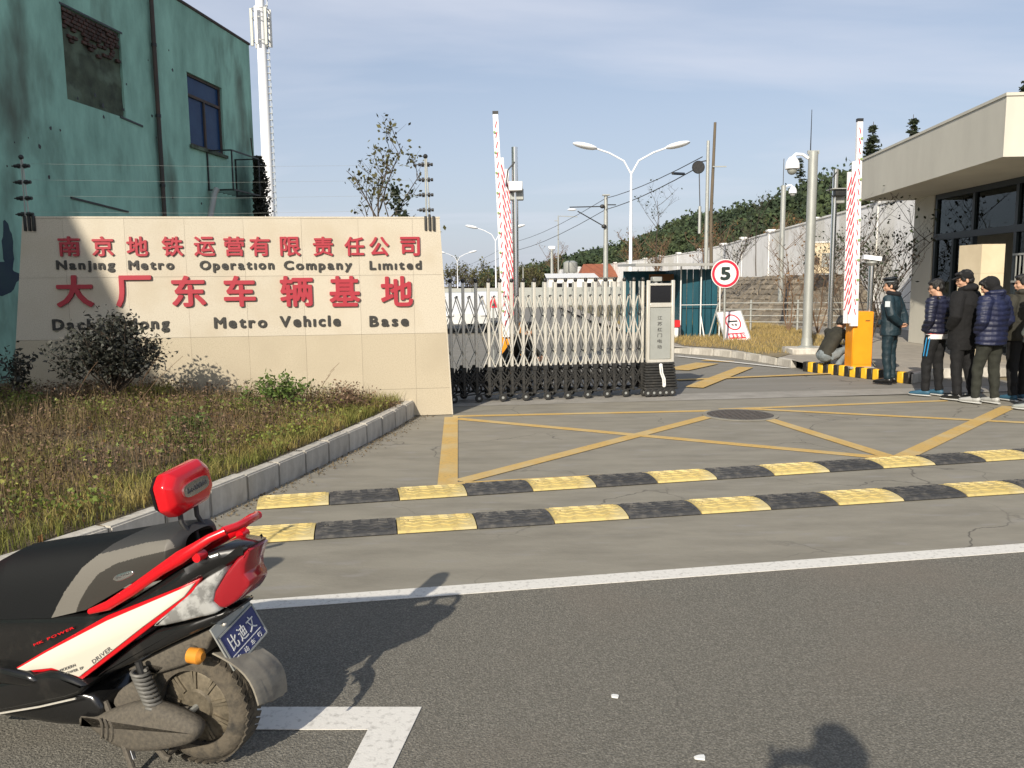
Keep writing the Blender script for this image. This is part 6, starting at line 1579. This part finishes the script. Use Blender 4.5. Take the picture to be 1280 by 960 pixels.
def side_slab(P_, y0, y1, r=.012, name='panel', m_='black', parent=None, ch=2, ydome=0, taper=False, off=0.0):
    if ch: P_ = chaikin(P_, ch)
    I = inset(P_, r); I2 = inset(P_, r*.3); n = len(P_); q = MB()
    for poly, y in ((I, y0), (I2, y0+r*.3), (P_, y0+r), (P_, y1-r), (I2, y1-r*.3), (I, y1)):
        for x, z in poly: q.v.append((x, y, z))
    for k in range(5):
        for i in range(n): q.f.append((k*n+i, k*n+(i+1) % n, (k+1)*n+(i+1) % n, (k+1)*n+i))
    q.f.append(tuple(range(n))); q.f.append(tuple(range(5*n, 6*n)))
    if taper:                                              # slice into columns, then draw the sides in towards the tail
        me = q.mesh(name, None, 0); bm = bmesh.new(); bm.from_mesh(me)
        for xx in np.arange(.04, .34, .015): bmesh.ops.bisect_plane(bm, geom=bm.verts[:]+bm.edges[:]+bm.faces[:], plane_co=(xx, 0, 0), plane_no=(1, 0, 0))
        for v in bm.verts: v.co.y = (v.co.y-math.copysign(off, v.co.y))*tap(v.co.x)+math.copysign(off, v.co.y)
        bm.verts.index_update(); q.v = [tuple(v.co) for v in bm.verts]; q.f = [[v.index for v in f.verts] for f in bm.faces]; bm.free()
    return q.build(name, K[m_] if isinstance(m_, str) else m_, parent or sc_, smooth=50)
mBlk = mat('glossy black shell', (.010, .010, .010), .22, col2=(.035, .032, .028), scale=9, lo=.55, hi=.8, coat=.3)
mRed = mat('glossy red shell', (.62, .006, .012), .22, coat=.5); mWht = mat('cream white shell', (.66, .62, .52), .25, coat=.4)
mSeat = mat('black vinyl seat', (.008, .009, .010), .6, spec=.2, bump=.25, bscale=160, bdist=.002); mSeatG = mat('grey vinyl band', (.15, .14, .12), .6, bump=.25, bscale=160, bdist=.002); mSeatD = mat('dark grey vinyl', (.04, .04, .04), .6, spec=.3, bump=.25, bscale=160, bdist=.002)
mDirt = mat('dirty metal casing', (.075, .066, .053), .85, col2=(.125, .108, .082), scale=90, lo=.35, hi=.7, bump=.6, bscale=60, bdist=.004)
mTyre = mat('dusty tyre', (.105, .088, .064), .95, col2=(.035, .032, .027), scale=22, lo=.45, hi=.7, bump=.3, bscale=70)
mRim = mat('dusty alloy', (.22, .185, .13), .55, .4, col2=(.10, .085, .06), scale=30); mLens = mat('clear lamp lens', (.42, .42, .40), .10, coat=1, col2=(.20, .20, .19), scale=24, lo=.45, hi=.6)
mTail = mat('red tail lens', (.30, .008, .015), .18, coat=1); mAmb = mat('amber lens', (.66, .26, .03), .35); mFlap = mat('dusty mud flap', (.26, .235, .185), .7, col2=(.15, .135, .11), scale=8, stretch=(1, 1, 3))
mPlate = mat('blue plate', (.035, .045, .16), .5)
# --- wheels
def wheel(cx, parent, steer=0):
    R0 = .208; wz = .208
    pf = []; 
    for k in range(13):
        a = math.pi*(k/12)*1.25 - math.pi*.125; pf.append((R0-.052+.052*math.sin(a), -.050*math.cos(a)))
    ty = MB().lathe(pf, (cx, 0, wz), n=48, axis='y', ring=True)
    for k in range(44):                                     # tread blocks
        a = 6.283*k/44
        for s_ in (-1, 1):
            rr = R0-.004; p = Vector((cx+rr*math.cos(a), s_*.024, wz+rr*math.sin(a))); rad = Vector((math.cos(a), 0, math.sin(a))); tan = Vector((-math.sin(a), 0, math.cos(a)))
            ty.obox(p-rad*.001, tan+Vector((0, s_*.5, 0)), Vector((0, 1, 0))-tan*s_*.5, rad, .0095, .021, .0025)
    tyre = ty.build('tyre', mTyre, parent)
    rim = MB().lathe([(.150, -.038), (.155, -.044), (.162, -.044), (.162, .044), (.150, .044), (.146, .03), (.146, -.03)], (cx, 0, wz), n=40, axis='y', ring=True).build('rim', mRim, tyre)
    MB().lathe([(.140, -.030), (.147, -.030), (.147, .03), (.140, .03)], (cx, 0, wz), n=36, axis='y', ring=True).build('rim_gap', K['black'], tyre)
    MB().lathe([(0, -.036), (.055, -.036), (.062, -.028), (.105, -.026), (.132, -.020), (.140, -.012), (.140, .02), (0, .03)], (cx, 0, wz), n=36, axis='y').build('hub_motor', mRim, tyre)
    for k in range(18):
        a = 6.283*(k//2)/9+.2+(.12 if k % 2 else 0)
        MB().bar((cx+.066*math.cos(a), -.030, wz+.066*math.sin(a)), (cx+.128*math.cos(a), -.024, wz+.128*math.sin(a)), .010, .012, up=(0, 1, 0)).build('spoke', mRim, tyre)
        if k % 2: MB().lathe([(0, -.004), (.006, -.004), (.006, .002), (0, .002)], (cx+.134*math.cos(a+.3), -.022, wz+.134*math.sin(a+.3)), n=6, axis='y').build('bolt', K['black'], tyre)
    return tyre
wheel(0.0, sc_); fw = wheel(-1.50, sc_)
# --- shells
WB = .14
body_px = [(-60, 770), (69, 768), (129, 770), (200, 726), (236, 703), (262, 688), (300, 683), (314, 684), (288, 706), (250, 727), (182, 786), (101, 848), (67, 838), (22, 845), (-60, 868)]
side_slab(SPT(body_px, WB), -WB, WB, .03, 'body_shell', mBlk, ch=1, taper=True)
# white side panels with red edging, both sides
wh = [(10, 842.5), (60, 814), (135, 775), (246, 727), (232, 745), (180, 783), (101, 845), (67, 834), (40, 837)]
rd_ = [(3, 845), (55, 814), (134, 769.5), (252, 722), (240, 743), (182, 789), (101, 851), (66, 839), (40, 840)]
for s_ in (-1, 1):
    a = side_slab(SPT(rd_, WB), *( (-WB-.004, -WB+.03) if s_ < 0 else (WB-.03, WB+.004)), .003, 'side_trim', mRed, ch=0, taper=True, off=.004)
    side_slab(SPT(wh, WB), *((-WB-.009, -WB+.0) if s_ < 0 else (WB, WB+.009)), .003, 'side_panel', mWht, ch=0, taper=True, off=.009)
def side_text(txt, pa, pb, capz, m_, y=-WB-.0105, parent=None, name='print_character', bold=.0):
    (x0, z0), (x1, z1) = SP(*pa, WB), SP(*pb, WB); L2 = math.hypot(x1-x0, z1-z0); an = math.atan2(z1-z0, x1-x0)
    gl = [glyph(c if c != ' ' else 'o', bold) for c in txt]; ws = [(g_[2][0]-g_[1][0])*(.6 if c == ' ' else 1) for c, g_ in zip(txt, gl)]; tot = sum(ws)+.14*(len(txt)-1); s = L2/tot; u = 0
    for c, g_, w__ in zip(txt, gl, ws):
        if c == ' ': u += (w__+.14)*s; continue
        key = (c, bold, m_.name)
        if key not in GC: m2 = g_[0].copy(); m2.materials.clear(); m2.materials.append(m_); GC[key] = m2
        o = obj(name, GC[key], parent or sc_); o.rotation_euler = (math.pi/2, -an, 0); cz = capz/.72
        lx = u - g_[1][0]*s; o.location = (x0+lx*math.cos(an), y, z0+lx*math.sin(an)); o.scale = (s, cz, .002); u += (w__+.14)*s
side_text('DRIVER', (120, 828), (143, 810), .014, K['printgrey']); side_text('MODERN', (79, 838), (98, 831), .010, K['printgrey']); side_text('POWER EP', (84, 842), (108, 834), .009, K['printgrey'])
side_text('MK POWER', (46, 806), (96, 784), .0085, mRed, bold=.01)
# seat: one rounded form, split into front pad, grey band, rear pad and rear side
topc = SPs([(-75, 716), (-30, 716), (0, 708), (12, 695), (32, 684), (75, 677), (131, 670), (169, 664), (205, 658), (236, 657), (246, 664)], .02)
botc = SPs([(-75, 768), (0, 772), (69, 770), (112, 760), (160, 732), (200, 708), (236, 686), (250, 674)], .12)
tX, tZ = [p[0] for p in topc], [p[1] for p in topc]; bX, bZ = [p[0] for p in botc], [p[1] for p in botc]
bandA = SPs([(64, 780), (85, 738), (105, 708), (134, 683), (172, 662), (185, 640)], .12); bandB = SPs([(92, 785), (104, 750), (114, 732), (126, 716), (148, 703), (180, 694), (215, 686), (260, 676)], .12)
aX, aZ = [p[0] for p in bandA], [p[1] for p in bandA]; b2X, b2Z = [p[0] for p in bandB], [p[1] for p in bandB]
NX, NS = 420, 200; x0s, x1s = tX[0], tX[-1]-.004
SC_ = {}
def seatpt(i, j):
    x = x0s+(x1s-x0s)*i/NX; zt = float(np.interp(x, tX, tZ)); zb_ = float(np.interp(x, bX, bZ)); zt = max(zt, zb_+.02)
    e_ = min(1, (i+1)/8, ((NX-i)/14)**.5+.02); wv = .137*(.55+.45*e_)
    if (i, 0) not in SC_:
        a = np.linspace(0, math.pi, 500); n_ = 3.2; yy_ = -wv*np.sign(np.cos(a))*np.abs(np.cos(a))**(2/n_); zz2 = zb_ + (zt-zb_)*np.abs(np.sin(a))**(2/n_)
        ar = np.concatenate([[0], np.cumsum(np.hypot(np.diff(yy_), np.diff(zz2)))]); tt = np.linspace(0, ar[-1], NS+1)
        SC_[(i, 0)] = (np.interp(tt, ar, yy_), np.interp(tt, ar, zz2))
    yy_, zz2 = SC_[(i, 0)]
    return (x, float(yy_[j]), float(zz2[j]))
SG = [[seatpt(i, j) for j in range(NS+1)] for i in range(NX+1)]
bins = {k: MB() for k in ('front_seat', 'seat_band', 'rear_seat', 'rear_seat_side')}
for i in range(NX):
    for j in range(NS):
        vs = [SG[i][j], SG[i+1][j], SG[i+1][j+1], SG[i][j+1]]; cx_ = sum(v[0] for v in vs)/4; cy_ = sum(v[1] for v in vs)/4; cz_ = sum(v[2] for v in vs)/4
        xa = float(np.interp(cz_, aZ, aX)) if abs(cy_) > .075 else float(np.interp(cz_, aZ, aX))
        zB = float(np.interp(cx_, b2X, b2Z))
        if cx_ < xa: k = 'front_seat'
        elif cz_ < zB: k = 'rear_seat_side'
        elif abs(cy_) > .112: k = 'seat_band'
        else: k = 'rear_seat'
        bins[k].add(vs, [(0, 1, 2, 3)])
for k, m_ in (('front_seat', mSeat), ('seat_band', mSeatG), ('rear_seat', mSeatD), ('rear_seat_side', mat('black seat side', (.03, .027, .022), .6, bump=.2, bscale=160, bdist=.002))):
    q = bins[k]; me = bpy.data.meshes.new(k); bmx = bmesh.new(); vv = [bmx.verts.new(v) for v in q.v]
    for f in q.f: bmx.faces.new([vv[t2] for t2 in f])
    bmesh.ops.remove_doubles(bmx, verts=bmx.verts[:], dist=.0002); bmesh.ops.recalc_face_normals(bmx, faces=bmx.faces[:]); bmx.to_mesh(me); bmx.free(); me.materials.append(m_)
    me.polygons.foreach_set('use_smooth', [True]*len(me.polygons)); obj(k, me, sc_)
bd = side_slab(SPs([(142, 724), (146, 718), (165, 712), (170, 714), (168, 719), (150, 727)], .13), -.1385, -.130, .003, 'seat_badge', K['chrome'], ch=1)
side_text('BAODIAO', (145, 724), (167, 716), .008, K['printgrey'], y=-.1395)
# red grab rail on both sides joining at the tail
for s_ in (-1, 1):
    pts = []
    for a, b in ((113, 764), (135, 757), (165, 738), (200, 713), (225, 697), (245, 684), (262, 673), (282, 664)):
        w_ = .15
        for _ in range(6): x, z = SP(a, b, w_); w_ = .15*max(.52, tap(x-.03))
        pts.append((x, z))
    q = MB(); ws = [.010, .017, .018, .018, .022, .017, .015, .014]
    P3 = [(x, s_*.15*max(.52, tap(x-.03)), z) for i, (x, z) in enumerate(pts)]
    q.tube(P3, [(w_, .013) for w_ in ws], n=10, ref=(0, 0, 1)).build('grab_rail', mRed, sc_)
xr, zr_ = pts[-1]; ye = P3[-1][1]
MB().tube([(xr-.01, -ye, zr_), (xr+.012, -ye*.6, zr_+.004), (xr+.018, 0, zr_+.006), (xr+.012, ye*.6, zr_+.004), (xr-.01, ye, zr_)], [(.012, .014)]*5, n=10).build('grab_rail_end', mRed, sc_)
for s_ in (-1, 1): MB().lathe([(0, -.02), (.016, -.02), (.016, .02), (0, .02)], (SP(250, 695, .12)[0], s_*.12, SP(250, 695, .12)[1]), n=10, axis='y').build('rail_mount', mRed, sc_)
# backrest: eight sided red shell, black pad towards the seat, chrome badge to the rear
bx_, bz_ = SP(233, 609, 0)
tilt = Matrix.Rotation(R(-8), 3, 'Y') @ Matrix.Rotation(R(6), 3, 'X')
def backpoly(hw, hh, c): return [(-hw, -hh+c), (-hw+c, -hh), (hw-c, -hh), (hw, -hh+c), (hw, hh-c), (hw-c, hh), (-hw+c, hh), (-hw, hh-c)]
q = MB(); rings = [(-.040, .108, .066, .028), (-.030, .120, .076, .034), (.008, .120, .076, .036), (.028, .100, .058, .03), (.034, .070, .034, .02)]
for x, hw, hh, c in rings:
    for a, b in backpoly(hw, hh, c): q.v.append(tuple(Vector((bx_, 0, bz_)) + tilt @ Vector((x, a, b))))
for k in range(len(rings)-1):
    for i in range(8): q.f.append((k*8+i, k*8+(i+1) % 8, (k+1)*8+(i+1) % 8, (k+1)*8+i))
q.f.append(tuple(range(8))); q.f.append(tuple(range(len(rings)*8-8, len(rings)*8)))
br_ = q.build('backrest_shell', mRed, sc_, smooth=60)
bv = br_.modifiers.new('b', 'BEVEL'); bv.width = .010; bv.segments = 3; bv.limit_method = 'ANGLE'; bv.angle_limit = R(12)
q = MB()
for x, hw, hh, c in ((-.062, .09, .052, .026), (-.054, .108, .066, .032), (-.036, .116, .072, .034)):
    for a, b in backpoly(hw, hh, c): q.v.append(tuple(Vector((bx_, 0, bz_)) + tilt @ Vector((x, a, b))))
for k in range(2):
    for i in range(8): q.f.append((k*8+i, k*8+(i+1) % 8, (k+1)*8+(i+1) % 8, (k+1)*8+i))
q.f.append(tuple(range(8))); q.f.append(tuple(range(16, 24))); q.build('backrest_pad', mSeat, sc_)
pl = [tuple(Vector((bx_, 0, bz_)) + tilt @ Vector((.034, .068*math.copysign(abs(math.cos(a))**.6, math.cos(a)), .0+.024*math.copysign(abs(math.sin(a))**.6, math.sin(a))))) for a in np.linspace(0, 6.283, 25)[:-1]]
cb_ = MB().prism(pl, tilt @ Vector((1, 0, 0)), .008).build('backrest_badge', K['chrome'], br_)
for i, c in enumerate('BAODIAO'):
    me, mn, mxx = glyph(c, .02); bm = bmesh.new(); bm.from_mesh(me)
    for v in bm.verts:
        fy = (v.co.x-mn[0])/(mxx[0]-mn[0])-.5; fz = (v.co.y-mn[1])/(mxx[1]-mn[1])-.5
        v.co = Vector((bx_, 0, bz_)) + tilt @ Vector((.0425+.002*v.co.z, (i-3)*.0155+fy*.0125, fz*.018))
    m2 = bpy.data.meshes.new('print_character'); bm.to_mesh(m2); bm.free(); m2.materials.append(K['printgrey']); obj('print_character', m2, br_)
for s_ in (-1, 1):
    b0_ = SP(243 if s_ < 0 else 246, 672, .0)
    MB().tube([(bx_+.0, s_*.042, bz_-.06), (bx_+.004, s_*.042, bz_-.11), (bx_+.022, s_*.042, bz_-.135), (bx_-.004, s_*.042, bz_-.165), (bx_+.006, s_*.042, bz_-.225)], .0085, n=8).build('backrest_stalk', K['black'], sc_)
# lamps
side_slab(SPT([(250, 727), (288, 705), (262, 749), (275, 763), (268, 768), (236, 775), (199, 784), (190, 782), (217, 757)], .14), -.145, -.05, .012, 'clear_lens', mLens, ch=1, taper=True, off=.004)
side_slab(SPT([(250, 727), (288, 705), (262, 749), (275, 763), (268, 768), (236, 775), (199, 784), (190, 782), (217, 757)], .14), .05, .145, .012, 'clear_lens', mLens, ch=1, taper=True, off=.004)
tlp = [(315, 681), (303, 714), (313, 729), (306, 741), (294, 753), (277, 763), (262, 749), (288, 706)]
side_slab(SPT(tlp, .135), -.135, .135, .012, 'tail_lamp', mTail, ch=1, taper=True)
# under shells and rear mudguard
side_slab(SPT([(182, 790), (236, 778), (276, 764), (296, 762), (270, 780), (225, 800), (180, 822), (140, 842), (112, 850)], .11), -.11, .11, .015, 'under_tail', mBlk, ch=1, taper=True)
side_slab(SPs([(150, 842), (200, 812), (246, 793), (262, 787), (268, 793), (262, 806), (256, 820), (232, 832), (190, 845), (205, 832)], .07), -.075, .075, .012, 'mudguard', mDirt, ch=1)
# mud flap: curved sheet behind the wheel
NA, FA, NB, FB = Vector((.120, -.09, .445)), Vector((.172, .09, .395)), Vector((.288, -.095, .285)), Vector((.278, .095, .235)); q = MB(); nf_, ns_ = 8, 8
for o_ in (0, .005):
    for i in range(nf_+1):
        for j in range(ns_+1):
            f, g_ = i/nf_, j/ns_; p = (NA+(FA-NA)*g_)*(1-f) + (NB+(FB-NB)*g_)*f
            p += Vector((.035*math.sin(math.pi*f) + .014*math.cos((g_-.5)*math.pi)*(.4+.6*f) + .004*math.sin(g_*19), 0, .02*math.sin(math.pi*f))) + Vector((-o_, 0, -o_)); q.v.append(tuple(p))
M_ = ns_+1; K0 = (nf_+1)*M_
for k in (0, 1):
    for i in range(nf_):
        for j in range(ns_): a = k*K0+i*M_+j; q.f.append((a, a+1, a+M_+1, a+M_))
for i in range(nf_): q.f.append((i*M_, (i+1)*M_, K0+(i+1)*M_, K0+i*M_)); q.f.append((i*M_+ns_, (i+1)*M_+ns_, K0+(i+1)*M_+ns_, K0+i*M_+ns_))
for j in range(ns_): q.f.append((j, j+1, K0+j+1, K0+j)); a = nf_*M_+j; q.f.append((a, a+1, K0+a+1, K0+a))
q.build('mud_flap', mFlap, sc_)
# plate on its holder, tilted back
px_, pz_ = .157, .458; tp = Matrix.Rotation(-.037, 3, 'Z') @ Matrix.Rotation(-.392, 3, 'Y') @ Matrix.Rotation(.188, 3, 'X')
def pp(a, b, o=0): return Vector((px_, .026, pz_)) + tp @ Vector((o, a, b))
hold = MB().prism([pp(-.11, -.065), pp(.11, -.065), pp(.11, .10), pp(-.11, .10)], tp @ Vector((-1, 0, 0)), .006).build('plate_holder', K['galv'], sc_)
MB().prism([pp(-.104, -.06, .002), pp(.104, -.06, .002), pp(.104, .06, .002), pp(-.104, .06, .002)], tp @ Vector((1, 0, 0)), .003).build('number_plate', mPlate, sc_)
for a in ((-.107, -.062, .214, .006), (-.107, .056, .214, .006), (-.107, -.062, .006, .124), (.101, -.062, .006, .124)):
    MB().prism([pp(a[0], a[1], .005), pp(a[0]+a[2], a[1], .005), pp(a[0]+a[2], a[1]+a[3], .005), pp(a[0], a[1]+a[3], .005)], tp @ Vector((1, 0, 0)), .002).build('plate_border', K['panelgrey'], hold)
MB().prism([pp(-.09, -.028, .005), pp(.09, -.028, .005), pp(.09, -.025, .005), pp(-.09, -.025, .005)], tp @ Vector((1, 0, 0)), .001).build('plate_line', K['white'], hold)
for s_ in (-.05, .06): MB().ell(pp(s_, .08, .004), (.008, .008, .008), 8, 6).build('plate_bolt', K['steel'], hold)
def plate_ch(c, u, v, su, sv, bold=.0):
    me, mn, mxx = glyph(c, bold); bm = bmesh.new(); bm.from_mesh(me)
    for v_ in bm.verts:
        fy = (v_.co.x-mn[0])/(mxx[0]-mn[0])-.5; fz = (v_.co.y-mn[1])/(mxx[1]-mn[1])-.5; v_.co = pp(u+fy*su, v+fz*sv, .0062+.0012*(v_.co.z+.5))
    m2 = bpy.data.meshes.new('print_character'); bm.to_mesh(m2); bm.free(); m2.materials.append(K['white']); obj('print_character', m2, hold)
for i, c in enumerate('比迪文'): plate_ch(c, -.055+i*.055, .012, .044, .052, .004)
for i, c in enumerate('电动车行'): plate_ch(c, -.066+i*.044, -.043, .022, .019)
# turn signals, spring, motor casing, stand
tx, tz = SP(247, 820, .10)
for s_ in (-1, 1):
    MB().tube([(tx-.06, s_*.06, tz+.01), (tx-.01, s_*.095, tz)], .020, n=10).build('signal_stalk', mDirt, sc_)
    MB().tube([(tx-.03, s_*.10, tz), (tx+.010, s_*.10, tz), (tx+.022, s_*.10, tz)], [.026, .027, .014], n=14).build('turn_signal', mAmb, sc_)
sx0, sz0 = SP(172, 838, .12); sx1, sz1 = SP(192, 884, .12)
for s_ in (-1, 1):
    q = MB(); pts = []
    for k in range(91): f = k/90; a = f*9*6.283; pts.append((sx0+(sx1-sx0)*f+.026*math.cos(a), s_*.115+.026*math.sin(a), sz0+(sz1-sz0)*f))
    q.tube(pts, .0065, n=6); q.build('spring', mat('spring steel', (.16, .155, .14), .6, .3), sc_)
    MB().tube([(sx0, s_*.115, sz0+.03), (sx1, s_*.115, sz1-.03)], .012, n=8).build('damper_rod', K['black'], sc_)
case = [(95, 893), (120, 896), (150, 884), (180, 877), (215, 888), (243, 902), (251, 915), (242, 930), (200, 939), (165, 940), (140, 930), (118, 912)]
side_slab(SPs(case, .13), -.150, -.075, .028, 'motor_casing', mDirt, ch=2)
for k in range(3):
    cx_, cz_ = SP(128+k*6, 908+k*2, .14); pts = [(cx_+.012*math.cos(a), -.153+.001*k, cz_+.036*math.sin(a)) for a in np.linspace(-1.5, 1.5, 9)]
    MB().tube(pts, .0045, n=5).build('casing_rib', mDirt, sc_)
side_slab(SPs([(150, 862), (168, 850), (180, 872), (178, 884), (148, 886), (142, 876)], .09), -.10, .10, .01, 'swing_arm_block', mDirt, ch=1)
MB().tube([(0, -.07, .208), (SP(160, 895, .09)[0], -.08, SP(160, 895, .09)[1])], .02, n=8).build('swing_arm', mDirt, sc_)
MB().tube([(0, .07, .208), (-.33, .08, .25)], .02, n=8).build('swing_arm', mDirt, sc_)
MB().tube([(0, -.085, .208), (0, .085, .208)], .011, n=8).build('axle', K['galv'], sc_)
# footboard region, battery box, floor
side_slab(SPs([(-60, 872), (0, 852), (30, 846), (67, 838), (100, 852), (110, 858), (95, 872), (40, 884), (-60, 905)], .16), -.165, .165, .02, 'rear_footrest', mBlk, ch=1)
MB().tube([(SP(95, 873, .165)[0], -.166, SP(95, 873, .165)[1]), (SP(50, 883, .165)[0], -.168, SP(50, 883, .165)[1]), (SP(-10, 893, .165)[0], -.168, SP(-10, 893, .165)[1])], .0035, n=5).build('footrest_edge', K['steel'], sc_)
side_slab([(-1.12, .30), (-.36, .27), (-.30, .20), (-.34, .12), (-1.12, .12)], -.13, .13, .02, 'battery_box', mBlk, ch=1)
side_slab([(-1.20, .335), (-.60, .33), (-.52, .30), (-.60, .265), (-1.20, .28)], -.17, .17, .015, 'footboard', mBlk, ch=1)
MB().tube([(-.32, -.10, .22), (-.22, -.14, .10), (-.18, -.15, .02), (-.13, -.15, .008)], .010, n=8).build('side_stand', mDirt, sc_)
q = MB().tube([(-.2, -.09, .15), (-.08, -.11, .055), (-.06, -.11, .05)], .012, n=8).tube([(-.2, .09, .15), (-.08, .11, .055), (-.06, .11, .05)], .012, n=8).tube([(-.08, -.11, .055), (-.08, .11, .055)], .010, n=8).build('centre_stand', mDirt, sc_)
MB().tube([(SP(163, 938, .13)[0], -.13, SP(163, 938, .13)[1]), (SP(168, 948, .13)[0], -.135, SP(168, 948, .13)[1])], .010, n=8).build('stand_peg', K['chrome'], sc_)
fr_ = MB().tube([(-1.30, 0, .62), (-1.16, 0, .98)], .03, n=10).build('steering_column', K['black'], sc_); fr_.location = (-.24, 0, 0)
# front: leg shield, column, handlebar, mirrors, mudguard, lamp (beyond the left edge of the photograph)
side_slab([(-1.04, .28), (-1.00, .33), (-1.06, .60), (-1.13, .86), (-1.20, .98), (-1.28, .96), (-1.26, .70), (-1.18, .42), (-1.12, .28)], -.17, .17, .03, 'leg_shield', mRed, ch=2)
side_slab([(-1.12, .95), (-1.05, 1.02), (-1.10, 1.07), (-1.24, 1.05), (-1.27, .97)], -.10, .10, .02, 'handlebar_cover', mBlk, ch=2)
MB().ell((-1.27, 0, 1.0), (.05, .08, .055)).build('headlamp', mLens, fr_)
for s_ in (-1, 1):
    MB().tube([(-1.15, s_*.09, 1.03), (-1.12, s_*.20, 1.04), (-1.04, s_*.32, 1.03)], .014, n=8).build('handlebar', K['chrome'], fr_)
    MB().tube([(-1.07, s_*.27, 1.035), (-1.01, s_*.37, 1.03)], .019, n=10).build('hand_grip', K['black'], fr_)
    MB().tube([(-1.12, s_*.18, 1.04), (-1.12, s_*.24, 1.14), (-1.12, s_*.27, 1.19)], .006, n=6).build('mirror_stalk', K['black'], fr_)
    MB().ell((-1.12, s_*.29, 1.23), (.018, .062, .042)).build('mirror', K['black'], fr_)
side_slab([(-1.50, .28), (-1.46, .38), (-1.36, .44), (-1.22, .45), (-1.10, .40), (-1.06, .32), (-1.12, .38), (-1.24, .425), (-1.36, .41), (-1.44, .34)], -.06, .06, .01, 'front_mudguard', mRed, ch=1)
for s_ in (-1, 1): MB().tube([(-1.26, s_*.07, .208), (-1.22, s_*.07, .45), (-1.18, s_*.04, .70)], .018, n=8).build('fork_leg', K['galv'], fr_)
